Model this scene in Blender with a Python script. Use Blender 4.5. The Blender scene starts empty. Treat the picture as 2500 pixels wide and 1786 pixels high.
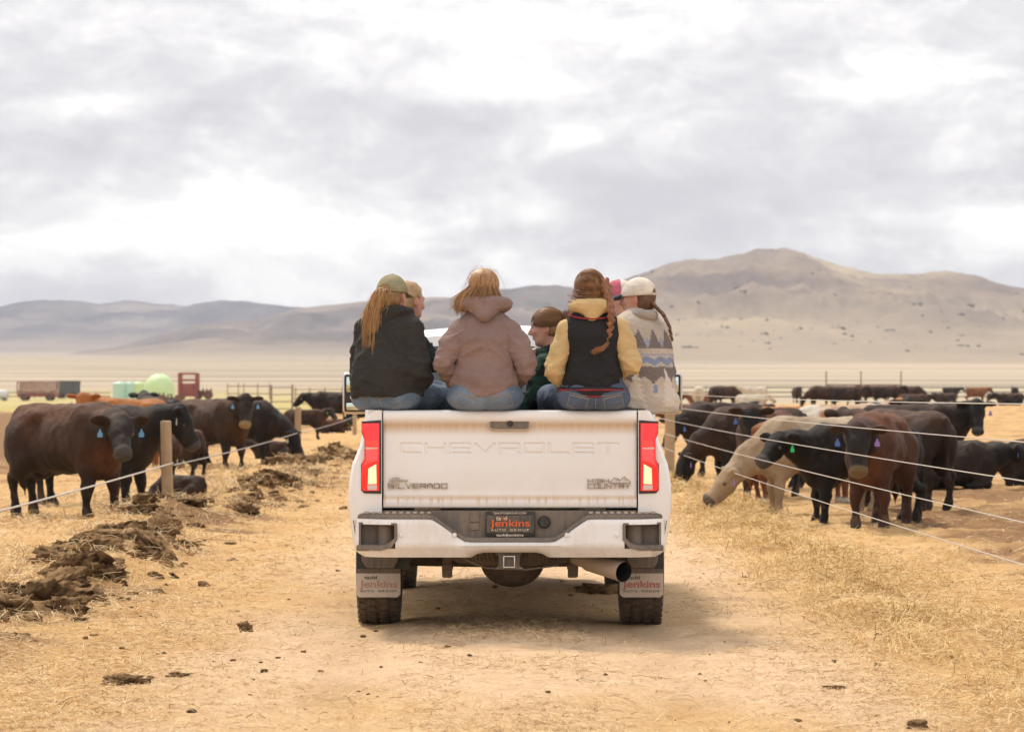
import bpy, bmesh, math, random
import numpy as np
from mathutils import Vector, Matrix

random.seed(7)
rng = np.random.default_rng(7)
SC = bpy.context.scene
COL = SC.collection

# ------------------------------------------------------------------ camera
F, H, HOR = 7870.0, 1.527, 948.0            # focal length in photo pixels, eye height, horizon row
cam_data = bpy.data.cameras.new('camera')
cam = bpy.data.objects.new('camera', cam_data)
COL.objects.link(cam)
cam_data.sensor_width = 36.0
cam_data.lens = F / 2500.0 * 36.0
cam_data.clip_start, cam_data.clip_end = 0.5, 40000.0
cam.location = (0, 0, H)
cam.rotation_euler = (math.radians(90) + math.atan(55.0 / F), 0, 0)
cam_data.dof.use_dof = True
cam_data.dof.focus_distance = 20.2
cam_data.dof.aperture_fstop = 6.3
SC.camera = cam

# ------------------------------------------------------------------ sky and sun
SUN_EL, SUN_AZ = math.radians(56), math.radians(-28)     # azimuth from +Y (view direction), negative = left
world = bpy.data.worlds.new('World')
SC.world = world
world.use_nodes = True


class NT:
    """small helper for building node trees"""
    def __init__(self, tree):
        self.t = tree
        tree.nodes.clear()

    def n(self, kind, **kw):
        nd = self.t.nodes.new(kind)
        for k, v in kw.items():
            if k == 'inp':
                for i, val in v.items():
                    if hasattr(val, 'is_linked') or hasattr(val, 'links'):
                        self.t.links.new(val, nd.inputs[i])
                    else:
                        nd.inputs[i].default_value = val
            else:
                setattr(nd, k, v)
        return nd

    def math(self, op, a, b=0.0, c=None, clamp=False):
        inp = {0: a, 1: b}
        if c is not None:
            inp[2] = c
        return self.n('ShaderNodeMath', operation=op, use_clamp=clamp, inp=inp).outputs[0]

    def ramp(self, fac, stops, interp='LINEAR'):
        nd = self.n('ShaderNodeValToRGB', inp={0: fac})
        cr = nd.color_ramp
        cr.interpolation = interp
        while len(cr.elements) < len(stops):
            cr.elements.new(0.5)
        for e, (p, c) in zip(cr.elements, stops):
            e.position = p
            e.color = (*c, 1) if len(c) == 3 else c
        return nd.outputs[0]

    def mix(self, fac, a, b, blend='MIX'):
        nd = self.n('ShaderNodeMix', data_type='RGBA', blend_type=blend)
        for i, v in ((0, fac), (6, a), (7, b)):
            if hasattr(v, 'links'):
                self.t.links.new(v, nd.inputs[i])
            else:
                if i and len(v) == 3:
                    v = (*v, 1)
                nd.inputs[i].default_value = v
        return nd.outputs[2]

    def noise(self, vec, scale, detail=4, rough=0.5, dist=0.0, out=0):
        inp = {2: scale, 3: detail, 4: rough}
        if vec is not None:
            inp[0] = vec
        nd = self.n('ShaderNodeTexNoise', inp=inp)
        nd.inputs['Distortion'].default_value = dist
        return nd.outputs[out]

    def mapping(self, vec, loc=(0, 0, 0), rot=(0, 0, 0), scale=(1, 1, 1)):
        return self.n('ShaderNodeMapping', inp={0: vec, 1: loc, 2: rot, 3: scale}).outputs[0]

    def link(self, a, b):
        self.t.links.new(a, b)


def build_world():
    w = NT(world.node_tree)
    tc = w.n('ShaderNodeTexCoord').outputs['Generated']
    sky = w.n('ShaderNodeTexSky', sky_type='NISHITA')
    sky.sun_disc = False
    sky.sun_elevation = SUN_EL
    sky.sun_rotation = SUN_AZ
    sky.air_density = 1.0
    sky.dust_density = 2.0
    clear = w.mix(1.0, sky.outputs[0], (0.10, 0.10, 0.10), 'MULTIPLY')
    sep = w.n('ShaderNodeSeparateXYZ', inp={0: tc})
    x, y, z = sep.outputs
    # overcast deck: broad masses, then billows, stretched along the horizon
    big = w.noise(w.mapping(tc, loc=(2.35, 0.6, 0.25), scale=(6.5, 6.5, 22)), 1.0, 4.0, 0.5, 0.3)
    fine = w.noise(w.mapping(tc, loc=(7.1, 3.2, 0.4), scale=(17, 17, 44)), 1.0, 8.0, 0.6, 0.5)
    rag = w.noise(w.mapping(tc, loc=(1.1, 5.2, 2.4), scale=(46, 46, 88)), 1.0, 8.0, 0.66, 0.5)
    dens = w.math('ADD', w.math('MULTIPLY', big, 0.50), w.math('MULTIPLY', fine, 0.44))
    dens = w.math('ADD', dens, w.math('MULTIPLY_ADD', rag, 0.37, -0.055))

    def blob(cx, cz, sx, sz, amp):
        a = w.math('POWER', w.math('DIVIDE', w.math('SUBTRACT', x, cx), sx), 2.0)
        b = w.math('POWER', w.math('DIVIDE', w.math('SUBTRACT', z, cz), sz), 2.0)
        g = w.math('POWER', 2.718, w.math('MULTIPLY', w.math('ADD', a, b), -1.0))
        return w.math('MULTIPLY', w.math('MULTIPLY', g, amp), w.math('GREATER_THAN', y, 0.0))

    # the thin bright openings and the thick banks of this particular sky
    for cx, cz, sx, sz, amp in SKY_BLOBS:
        dens = w.math('ADD', dens, blob(cx, cz, sx, sz, amp))
    cloud = w.ramp(dens, [(0.425, (1.10, 1.07, 1.01)), (0.50, (0.93, 0.905, 0.87)), (0.555, (0.755, 0.735, 0.722)),
                          (0.63, (0.605, 0.592, 0.60)), (0.74, (0.48, 0.475, 0.497))])
    cover = w.ramp(dens, [(0.26, (0.75, 0.75, 0.75)), (0.42, (0.985, 0.985, 0.985))])
    col = w.mix(cover, clear, cloud)
    bg = w.n('ShaderNodeBackground', inp={0: col, 1: 1.0})
    out = w.n('ShaderNodeOutputWorld')
    w.link(bg.outputs[0], out.inputs[0])


SKY_BLOBS = [
    (-0.130, 0.048, 0.070, 0.016, -0.17),     # white opening low on the left
    (-0.060, 0.030, 0.070, 0.011, -0.15),
    (-0.130, 0.024, 0.040, 0.009, 0.08),
    (0.150, 0.050, 0.018, 0.005, -0.20),      # bright streak over the right-hand hill
    (0.030, 0.033, 0.050, 0.006, -0.07),
    (0.045, 0.058, 0.085, 0.012, 0.08),       # grey bank in the middle
    (-0.060, 0.083, 0.110, 0.013, 0.06),
    (0.018, 0.078, 0.012, 0.004, -0.12),
    (0.010, 0.055, 0.012, 0.006, -0.13),
    (-0.128, 0.086, 0.016, 0.004, -0.13),
    (-0.010, 0.094, 0.030, 0.005, -0.09),
    (-0.100, 0.118, 0.050, 0.008, -0.07),
    (0.090, 0.117, 0.030, 0.006, -0.05),
]
build_world()

sun_data = bpy.data.lights.new('sun', 'SUN')
sun = bpy.data.objects.new('sun', sun_data)
COL.objects.link(sun)
sun_data.energy = 2.1
sun_data.angle = math.radians(10)
sun_data.color = (1.0, 0.90, 0.76)
sd = Vector((math.sin(SUN_AZ) * math.cos(SUN_EL), math.cos(SUN_AZ) * math.cos(SUN_EL), math.sin(SUN_EL)))
sun.rotation_euler = sd.to_track_quat('Z', 'Y').to_euler()

SC.view_settings.view_transform = 'Standard'
SC.view_settings.look = 'None'
SC.view_settings.gamma = 1.0
SC.view_settings.exposure = 0.65
SC.view_settings.use_curve_mapping = False
SC.render.engine = 'CYCLES'
SC.cycles.use_denoising = True
SC.cycles.max_bounces = 5
SC.cycles.diffuse_bounces = 2
SC.cycles.glossy_bounces = 2
SC.cycles.transmission_bounces = 4
SC.cycles.volume_bounces = 0
SC.cycles.use_adaptive_sampling = True

# ------------------------------------------------------------------ helpers
D = 2500.0 / 2273.0


def at(xd, yd, Y):
    """point seen at (xd, yd) of the 2273 px wide view of the photograph, at distance Y"""
    return Vector(((xd * D - 1250) / F * Y, Y, H - (yd * D - HOR) / F * Y))


def link(name, mesh, mat=None, parent=None):
    o = bpy.data.objects.new(name, mesh)
    COL.objects.link(o)
    if mat is not None and len(mesh.materials) == 0:
        mesh.materials.append(mat)
    if parent is not None:
        o.parent = parent
    return o


def empty(name, loc=(0, 0, 0), rz=0.0):
    o = bpy.data.objects.new(name, None)
    COL.objects.link(o)
    o.location = loc
    o.rotation_euler = (0, 0, rz)
    o.empty_display_size = 0.1
    return o


def tag(o, label=None, cat=None, group=None, kind=None):
    for k, v in (('label', label), ('category', cat), ('group', group), ('kind', kind)):
        if v:
            o[k] = v
    return o


def mesh_np(name, V, Fc, smooth=True, col=None):
    """mesh from numpy vertices and faces (n,3) or (n,4)"""
    V = np.asarray(V, dtype=np.float32)
    Fc = np.asarray(Fc, dtype=np.int32)
    me = bpy.data.meshes.new(name)
    k = Fc.shape[1]
    me.vertices.add(len(V))
    me.vertices.foreach_set('co', V.ravel())
    me.loops.add(Fc.size)
    me.loops.foreach_set('vertex_index', Fc.ravel())
    me.polygons.add(len(Fc))
    me.polygons.foreach_set('loop_start', np.arange(0, Fc.size, k, dtype=np.int32))
    if smooth:
        me.polygons.foreach_set('use_smooth', np.ones(len(Fc), dtype=bool))
    me.update(calc_edges=True)
    if col is not None:
        paint(me, col)
    return me


def paint(me, col):
    col = np.asarray(col, dtype=np.float32)
    a = me.color_attributes.new('Col', 'FLOAT_COLOR', 'POINT')
    c4 = np.ones((len(me.vertices), 4), dtype=np.float32)
    c4[:, :col.shape[1]] = col
    a.data.foreach_set('color', c4.ravel())


def mesh_verts(me):
    v = np.empty(len(me.vertices) * 3, dtype=np.float32)
    me.vertices.foreach_get('co', v)
    return v.reshape(-1, 3)


def join_np(parts):
    """[(V, F)] -> V, F"""
    Vs, Fs, n = [], [], 0
    for V, Fc in parts:
        Vs.append(np.asarray(V, dtype=float))
        Fs.append(np.asarray(Fc) + n)
        n += len(V)
    return np.concatenate(Vs), np.concatenate(Fs)


def _hash(ix, iy, iz):
    h = (ix * 374761393 + iy * 668265263 + iz * 2147483647 + 144665) & 0xFFFFFFFF
    h = ((h ^ (h >> 13)) * 1274126177) & 0xFFFFFFFF
    h = h ^ (h >> 16)
    return (h & 0xFFFFFF) / float(0xFFFFFF)


def vnoise(P):
    P = np.asarray(P, dtype=float)
    i = np.floor(P).astype(np.int64)
    f = P - i
    f = f * f * f * (f * (f * 6 - 15) + 10)
    r = 0
    for dx in (0, 1):
        wx = f[..., 0] if dx else 1 - f[..., 0]
        for dy in (0, 1):
            wy = f[..., 1] if dy else 1 - f[..., 1]
            for dz in (0, 1):
                wz = f[..., 2] if dz else 1 - f[..., 2]
                r = r + wx * wy * wz * _hash(i[..., 0] + dx, i[..., 1] + dy, i[..., 2] + dz)
    return r * 2 - 1


def fbm(P, octs=4, gain=0.5):
    P = np.asarray(P, dtype=float)
    a, s, r = 1.0, 1.0, 0
    for o in range(octs):
        r = r + a * vnoise(P * s + 17.3 * o)
        a *= gain
        s *= 2.03
    return r


def sstep(a, b, x):
    t = np.clip((np.asarray(x, dtype=float) - a) / (b - a), 0, 1)
    return t * t * (3 - 2 * t)


def xyz(*a):
    return np.stack(np.broadcast_arrays(*a), -1)


# ---- implicit-surface modeller: smooth unions of round cones and ellipsoids, meshed by surface nets
_CORN = [(0, 0, 0), (1, 0, 0), (0, 1, 0), (1, 1, 0), (0, 0, 1), (1, 0, 1), (0, 1, 1), (1, 1, 1)]
_EDG = [(a, b) for a in range(8) for b in range(a + 1, 8) if sum(abs(_CORN[a][i] - _CORN[b][i]) for i in range(3)) == 1]


def surface_nets(V, org, h):
    S = V < 0
    cnt = np.zeros(tuple(s - 1 for s in V.shape), dtype=np.int8)
    for c in _CORN:
        cnt += S[c[0]:V.shape[0] - 1 + c[0], c[1]:V.shape[1] - 1 + c[1], c[2]:V.shape[2] - 1 + c[2]]
    act = (cnt > 0) & (cnt < 8)
    idx = np.full(act.shape, -1, dtype=np.int64)
    I = np.argwhere(act)
    idx[act] = np.arange(len(I))
    vals = [V[I[:, 0] + c[0], I[:, 1] + c[1], I[:, 2] + c[2]] for c in _CORN]
    acc = np.zeros((len(I), 3))
    num = np.zeros(len(I))
    for a, b in _EDG:
        va, vb = vals[a], vals[b]
        m = (va < 0) != (vb < 0)
        t = va[m] / (va[m] - vb[m])
        ca, cb = np.array(_CORN[a], float), np.array(_CORN[b], float)
        acc[m] += ca + t[:, None] * (cb - ca)
        num[m] += 1
    P = (I + acc / num[:, None]) * h + org
    quads = []
    for ax in range(3):
        u, v = (ax + 1) % 3, (ax + 2) % 3
        lo = [slice(None)] * 3
        hi = [slice(None)] * 3
        lo[ax], hi[ax] = slice(0, -1), slice(1, None)
        s0, s1 = S[tuple(lo)], S[tuple(hi)]
        E = np.argwhere(s0 != s1)
        ok = (E[:, u] > 0) & (E[:, v] > 0) & (E[:, u] < V.shape[u] - 1) & (E[:, v] < V.shape[v] - 1)
        E = E[ok]
        q = []
        for du, dv in ((-1, -1), (0, -1), (0, 0), (-1, 0)):
            c = E.copy()
            c[:, u] += du
            c[:, v] += dv
            q.append(idx[c[:, 0], c[:, 1], c[:, 2]])
        q = np.stack(q, 1)
        fl = ~s0[E[:, 0], E[:, 1], E[:, 2]]
        q[fl] = q[fl][:, ::-1]
        quads.append(q)
    return P, np.concatenate(quads)


class Sdf:
    """collects primitives: cone(a, b, ra, rb), ell(c, r, rot); k = blend radius; sub = carve"""
    def __init__(self):
        self.p = []

    def cone(self, a, b, ra, rb, k=0.03, sc=None, sub=False):
        a, b = np.array(a, float), np.array(b, float)
        m = max(ra, rb) * (max(sc) if sc else 1)
        self.p.append(('c', a, b, ra, rb, k, sc, sub, np.minimum(a, b) - m, np.maximum(a, b) + m))
        return self

    def chain(self, pts, rs, k=0.03, sc=None):
        for i in range(len(pts) - 1):
            self.cone(pts[i], pts[i + 1], rs[i], rs[i + 1], k, sc)
        return self

    def ell(self, c, r, rot=None, k=0.03, sub=False):
        c, r = np.array(c, float), np.array(r, float)
        R = np.eye(3) if rot is None else np.array(rot.to_3x3() if hasattr(rot, 'to_3x3') else rot, float)
        self.p.append(('e', c, r, R, None, k, None, sub, c - r.max(), c + r.max()))
        return self

    def xform(self, M):
        """apply a rigid 4x4 (mathutils) to everything added so far"""
        R = np.array(M.to_3x3(), float)
        t = np.array(M.to_translation(), float)
        new = []
        for q in self.p:
            if q[0] == 'c':
                a, b = R @ q[1] + t, R @ q[2] + t
                m = max(q[3], q[4]) * (max(q[6]) if q[6] else 1)
                new.append(('c', a, b, q[3], q[4], q[5], q[6], q[7], np.minimum(a, b) - m, np.maximum(a, b) + m))
            else:
                c = R @ q[1] + t
                new.append(('e', c, q[2], R @ q[3], None, q[5], None, q[7], c - q[2].max(), c + q[2].max()))
        self.p = new
        return self

    def add(self, other):
        self.p += other.p
        return self

    def mesh(self, h, grow=0.0, clip=None, smooth=1, post=None):
        pos = [q for q in self.p if not q[7]]
        lo = np.min([q[8] for q in pos], 0) - grow - 3 * h
        hi = np.max([q[9] for q in pos], 0) + grow + 3 * h
        n = np.ceil((hi - lo) / h).astype(int) + 1
        V = np.full(n, 1.0, dtype=np.float64)
        ax = [lo[i] + h * np.arange(n[i]) for i in range(3)]
        for q in self.p:
            pad = q[5] + 3 * h + grow
            i0 = np.clip(np.floor((q[8] - pad - lo) / h).astype(int), 0, n - 1)
            i1 = np.clip(np.ceil((q[9] + pad - lo) / h).astype(int) + 1, 1, n)
            X = ax[0][i0[0]:i1[0], None, None]
            Y = ax[1][None, i0[1]:i1[1], None]
            Z = ax[2][None, None, i0[2]:i1[2]]
            if q[0] == 'c':
                a, b, ra, rb, s = q[1], q[2], q[3], q[4], q[6]
                if s:
                    s = np.array(s, float)
                    X, Y, Z, a, b = X / s[0], Y / s[1], Z / s[2], a / s, b / s
                ba = b - a
                L2 = max(float(ba @ ba), 1e-9)
                t = np.clip(((X - a[0]) * ba[0] + (Y - a[1]) * ba[1] + (Z - a[2]) * ba[2]) / L2, 0, 1)
                d = np.sqrt((X - a[0] - t * ba[0]) ** 2 + (Y - a[1] - t * ba[1]) ** 2 + (Z - a[2] - t * ba[2]) ** 2)
                d = d - (ra + (rb - ra) * t)
                if s is not None:
                    d = d * min(s)
            else:
                c, r, R = q[1], q[2], q[3]
                px, py, pz = X - c[0], Y - c[1], Z - c[2]
                l = [R[0, i] * px + R[1, i] * py + R[2, i] * pz for i in range(3)]
                k0 = np.sqrt(sum((l[i] / r[i]) ** 2 for i in range(3)))
                k1 = np.sqrt(sum((l[i] / r[i] ** 2) ** 2 for i in range(3))) + 1e-9
                d = k0 * (k0 - 1) / k1
            blk = V[i0[0]:i1[0], i0[1]:i1[1], i0[2]:i1[2]]
            k = q[5]
            if q[7]:
                hh = np.maximum(k - np.abs(blk + d), 0) / k
                blk[...] = np.maximum(blk, -d) + hh * hh * k * 0.25
            else:
                hh = np.maximum(k - np.abs(blk - d), 0) / k
                blk[...] = np.minimum(blk, d) - hh * hh * k * 0.25
        if grow:
            V -= grow
        if clip is not None:
            V = np.maximum(V, clip(ax[0][:, None, None], ax[1][None, :, None], ax[2][None, None, :]))
        P, Q = surface_nets(V, lo, h)
        for _ in range(smooth):
            P = relax(P, Q)
        if post is not None:
            P = P + vnormals(P, Q) * post(P)[:, None]
        return P, Q


def relax(P, Q, f=0.5):
    e = np.concatenate([Q[:, [0, 1]], Q[:, [1, 2]], Q[:, [2, 3]], Q[:, [3, 0]]])
    n = len(P)
    cnt = np.bincount(e[:, 0], minlength=n) + np.bincount(e[:, 1], minlength=n)
    out = np.empty_like(P)
    for i in range(3):
        s = np.bincount(e[:, 0], P[e[:, 1], i], n) + np.bincount(e[:, 1], P[e[:, 0], i], n)
        out[:, i] = s / np.maximum(cnt, 1)
    return P * (1 - f) + out * f


def vnormals(P, Q):
    nrm = np.cross(P[Q[:, 2]] - P[Q[:, 0]], P[Q[:, 3]] - P[Q[:, 1]])
    N = np.zeros_like(P)
    for i in range(4):
        for j in range(3):
            N[:, j] += np.bincount(Q[:, i], nrm[:, j], len(P))
    return N / (np.linalg.norm(N, axis=1, keepdims=True) + 1e-12)


# ---- hard-surface helpers
def tube_np(pts, rad, sides=8, closed=False, cap=True):
    pts = [Vector(p) for p in pts]
    rads = rad if hasattr(rad, '__len__') else [rad] * len(pts)
    n = len(pts)
    V, Q = [], []
    up = None
    for i, p in enumerate(pts):
        if closed:
            t = (pts[(i + 1) % n] - pts[i - 1])
        else:
            t = pts[min(i + 1, n - 1)] - pts[max(i - 1, 0)]
        t.normalize()
        if up is None:
            up = Vector((0, 0, 1)) if abs(t.z) < 0.9 else Vector((1, 0, 0))
        s = t.cross(up).normalized()
        up = s.cross(t).normalized()
        for j in range(sides):
            a = 2 * math.pi * j / sides
            V.append(p + (s * math.cos(a) + up * math.sin(a)) * rads[i])
    m = n if closed else n - 1
    for i in range(m):
        for j in range(sides):
            a, b = i * sides + j, i * sides + (j + 1) % sides
            c, d = ((i + 1) % n) * sides + (j + 1) % sides, ((i + 1) % n) * sides + j
            Q.append((a, d, c, b)[::-1])
    if cap and not closed:
        for base, flip in ((0, False), ((n - 1) * sides, True)):
            c = len(V)
            V.append(sum((V[base + j] for j in range(sides)), Vector()) / sides)
            for j in range(0, sides):
                q = (base + j, base + (j + 1) % sides, c, c)
                Q.append((q[0], q[1], q[2], q[2]))
    return np.array([tuple(v) for v in V]), Q


class B:
    """bmesh builder for one mesh object"""
    def __init__(self):
        self.bm = bmesh.new()

    def box(self, lo, hi, bevel=0.0, seg=2, M=None):
        lo, hi = Vector(lo), Vector(hi)
        r = bmesh.ops.create_cube(self.bm, size=1.0)
        vs = r['verts']
        for v in vs:
            v.co = Vector(((lo[i] + hi[i]) / 2 + v.co[i] * (hi[i] - lo[i])) for i in range(3))
        if bevel:
            es = list({e for v in vs for e in v.link_edges})
            res = bmesh.ops.bevel(self.bm, geom=es, offset=bevel, segments=seg, affect='EDGES', profile=0.6)
            vs = list({v for f in res['faces'] for v in f.verts} | {v for v in vs if v.is_valid})
        if M is not None:
            bmesh.ops.transform(self.bm, matrix=M, verts=[v for v in vs if v.is_valid])
        return self

    def tube(self, pts, rad, sides=8, closed=False, cap=True):
        V, Q = tube_np(pts, rad, sides, closed, cap)
        vs = [self.bm.verts.new(v) for v in V]
        for q in Q:
            try:
                if q[2] == q[3]:
                    self.bm.faces.new([vs[i] for i in q[:3]])
                else:
                    self.bm.faces.new([vs[i] for i in q])
            except ValueError:
                pass
        return self

    def prism(self, poly, d0, d1, axis=1, bevel=0.0):
        """polygon in the plane across `axis` extruded from d0 to d1; axis 1: poly is (x, z)"""
        def mk(p, d):
            if axis == 1:
                return (p[0], d, p[1])
            if axis == 0:
                return (d, p[0], p[1])
            return (p[0], p[1], d)
        a = [self.bm.verts.new(mk(p, d0)) for p in poly]
        b = [self.bm.verts.new(mk(p, d1)) for p in poly]
        fs = [self.bm.faces.new(a), self.bm.faces.new(b[::-1])]
        n = len(poly)
        for i in range(n):
            fs.append(self.bm.faces.new((a[i], b[i], b[(i + 1) % n], a[(i + 1) % n])))
        if bevel:
            bmesh.ops.bevel(self.bm, geom=list({e for v in a for e in v.link_edges if e.other_vert(v) in a}),
                            offset=bevel, segments=2, affect='EDGES', profile=0.6)
        return self

    def lathe(self, prof, axis='x', n=32, c=(0, 0, 0), closed=True):
        """prof: (along, radius)"""
        rings = []
        for al, r in prof:
            ring = []
            for j in range(n):
                a = 2 * math.pi * j / n
                u, v = r * math.cos(a), r * math.sin(a)
                co = {'x': (al, u, v), 'y': (v, al, u), 'z': (u, v, al)}[axis]
                ring.append(self.bm.verts.new(Vector(co) + Vector(c)))
            rings.append(ring)
        for i in range(len(rings) - 1):
            for j in range(n):
                self.bm.faces.new((rings[i][j], rings[i + 1][j], rings[i + 1][(j + 1) % n], rings[i][(j + 1) % n]))
        if closed:
            for rg, fl in ((rings[0], True), (rings[-1], False)):
                try:
                    self.bm.faces.new(rg[::-1] if fl else rg)
                except ValueError:
                    pass
        return self

    def grid(self, P):
        """P: (m, n, 3) array -> surface"""
        m, n = len(P), len(P[0])
        vs = [[self.bm.verts.new(P[i][j]) for j in range(n)] for i in range(m)]
        for i in range(m - 1):
            for j in range(n - 1):
                self.bm.faces.new((vs[i][j], vs[i + 1][j], vs[i + 1][j + 1], vs[i][j + 1]))
        return self

    def build(self, name, mat, parent=None, smooth=True, angle=40):
        bmesh.ops.recalc_face_normals(self.bm, faces=self.bm.faces[:])
        for f in self.bm.faces:
            f.smooth = smooth
        if smooth:
            for e in self.bm.edges:
                if len(e.link_faces) == 2 and e.calc_face_angle(0) > math.radians(angle):
                    e.smooth = False
        me = bpy.data.meshes.new(name)
        self.bm.to_mesh(me)
        self.bm.free()
        return link(name, me, mat, parent)


def copy_tree(o, parent=None):
    c = o.copy()
    COL.objects.link(c)
    if parent is not None:
        c.parent = parent
    for ch in o.children:
        copy_tree(ch, c)
    return c


# ---- materials
MATS = {}


def mat(name, color=(0.5, 0.5, 0.5), rough=0.6, metal=0.0, spec=0.5, noise=None, bump=None, vcol=False, sheen=0.0,
        coat=0.0, emit=None, alpha=None, trans=0.0, dust=None):
    """procedural principled material.  noise=(scale, amount, detail), bump=(scale, strength, distance),
    dust=(colour, coverage, scale)"""
    if name in MATS:
        return MATS[name]
    m = bpy.data.materials.new(name)
    m.use_nodes = True
    t = NT(m.node_tree)
    out = t.n('ShaderNodeOutputMaterial')
    p = t.n('ShaderNodeBsdfPrincipled')
    t.link(p.outputs[0], out.inputs[0])
    oc = t.n('ShaderNodeTexCoord').outputs['Object']
    if vcol:
        c = t.n('ShaderNodeVertexColor', layer_name='Col').outputs[0]
    else:
        c = t.n('ShaderNodeRGB').outputs[0]
        c.default_value = (*color, 1)
    if noise:
        s, a, d = noise
        nz = t.noise(oc, s, d, 0.6)
        f = t.math('MULTIPLY_ADD', t.math('SUBTRACT', nz, 0.5), 2.0 * a, 1.0)
        cc = t.n('ShaderNodeCombineColor', inp={0: f, 1: f, 2: f}).outputs[0]
        c = t.mix(1.0, c, cc, 'MULTIPLY')
    if dust:
        dc, cov, s = dust
        n1 = t.noise(oc, s, 6, 0.65)
        n2 = t.noise(t.mapping(oc, scale=(1, 1, 0.12)), s * 14, 4, 0.6)
        n3 = t.noise(oc, s * 45, 3, 0.7)
        v = t.math('ADD', t.math('ADD', t.math('MULTIPLY', n1, 0.5), t.math('MULTIPLY', n2, 0.3)), t.math('MULTIPLY', n3, 0.2))
        f = t.ramp(v, [(max(0.0, 0.62 - cov * 0.45), (0, 0, 0)), (0.80 - cov * 0.30, (1, 1, 1))])
        f = t.math('MULTIPLY', f, min(1.0, 0.35 + cov * 0.6))
        c = t.mix(f, c, dc)
        rr = t.math('MULTIPLY_ADD', f, 0.85 - rough, rough)
        t.link(rr, p.inputs['Roughness'])
    else:
        p.inputs['Roughness'].default_value = rough
    t.link(c, p.inputs['Base Color'])
    p.inputs['Metallic'].default_value = metal
    p.inputs['Specular IOR Level'].default_value = spec
    if sheen:
        p.inputs['Sheen Weight'].default_value = sheen
        p.inputs['Sheen Roughness'].default_value = 0.5
    if coat:
        p.inputs['Coat Weight'].default_value = coat
        p.inputs['Coat Roughness'].default_value = 0.08
    if emit:
        p.inputs['Emission Color'].default_value = (*emit[0], 1)
        p.inputs['Emission Strength'].default_value = emit[1]
    if trans:
        p.inputs['Transmission Weight'].default_value = trans
    if bump:
        s, st, dist = bump
        nb = t.noise(oc, s, 5, 0.65)
        bp = t.n('ShaderNodeBump', inp={'Height': nb, 'Strength': st, 'Distance': dist})
        t.link(bp.outputs[0], p.inputs['Normal'])
    MATS[name] = m
    return m
# ================================================================== the land
def ground_z(X, Y):
    """height of the ground sheet (without the near-field relief)"""
    X, Y = np.asarray(X, float), np.asarray(Y, float)
    z = 0.33 * sstep(70, 200, Y) * (0.25 + 0.75 * sstep(-20, 5, X))
    far = np.maximum(Y - 330, 0)
    z = z + far ** 1.22 * 0.0018
    z = z + 0.10 * fbm(xyz(X * 0.03, Y * 0.03, 1.7), 2) * sstep(45, 120, np.abs(X) + Y * 0.6)
    z = z + 3.0 * fbm(xyz(X * 0.002, Y * 0.0012, 4.7), 3) * sstep(500, 1600, Y)
    return z


RIDGE_X = -3.62      # manure ridge along the left fence
ROW_X = 2.62         # windrow of hay along the right fence


def ridge_h(X, Y):
    """relief of the manure ridge on the left and the hay windrow on the right"""
    cx = RIDGE_X + 0.25 * np.sin(Y * 0.31) - 0.012 * np.maximum(Y - 40, 0)
    w = 0.55 + 0.15 * np.sin(Y * 0.7 + 1)
    lump = 0.55 + 0.9 * np.clip(fbm(xyz(X * 0.9, Y * 0.55, 0.3), 3), -0.5, 1.0)
    a = 0.20 * np.exp(-((X - cx) / w) ** 2) * lump * sstep(13, 20, Y) * (1 - sstep(75, 110, Y))
    cr = ROW_X + 0.12 * np.sin(Y * 0.5) - 0.011 * (Y - 20)
    lump2 = 0.6 + 0.8 * np.clip(fbm(xyz(X * 1.6, Y * 1.0, 7.3), 3), -0.6, 1.0)
    b = 0.085 * np.exp(-((X - cr) / 0.42) ** 2) * lump2 * sstep(8, 13, Y) * (1 - sstep(60, 90, Y))
    return np.maximum(a, 0) + np.maximum(b, 0)


def rut_h(X, Y):
    z = 0
    for c, s in ((-0.86, 0.26), (0.86, 0.26)):
        cc = c + 0.05 * np.sin(Y * 0.23)
        z = z - 0.018 * np.exp(-((X - cc) / s) ** 2)
    z = z + 0.022 * np.exp(-(X / 0.45) ** 2)
    return z * (1 - sstep(60, 120, Y))


def relief(X, Y):
    X, Y = np.asarray(X, float), np.asarray(Y, float)
    near = 1 - sstep(60, 160, Y)
    r = ridge_h(X, Y) + rut_h(X, Y)
    r = r + near * (0.010 * fbm(xyz(X * 1.3, Y * 0.9, 2.2), 3) + 0.012 * fbm(xyz(X * 5, Y * 4.2, 5.2), 4, 0.65))
    pit = sstep(0.15, 0.6, fbm(xyz(X * 2.3, Y * 2.0, 9.1), 3)) * (sstep(2.6, 4.0, X) + sstep(4.2, 5.5, -X))
    return r + near * 0.045 * pit


def gz(X, Y):
    return ground_z(X, Y) + relief(X, Y)


def gz1(x, y):
    return float(gz(np.array([x]), np.array([y]))[0])


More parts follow.
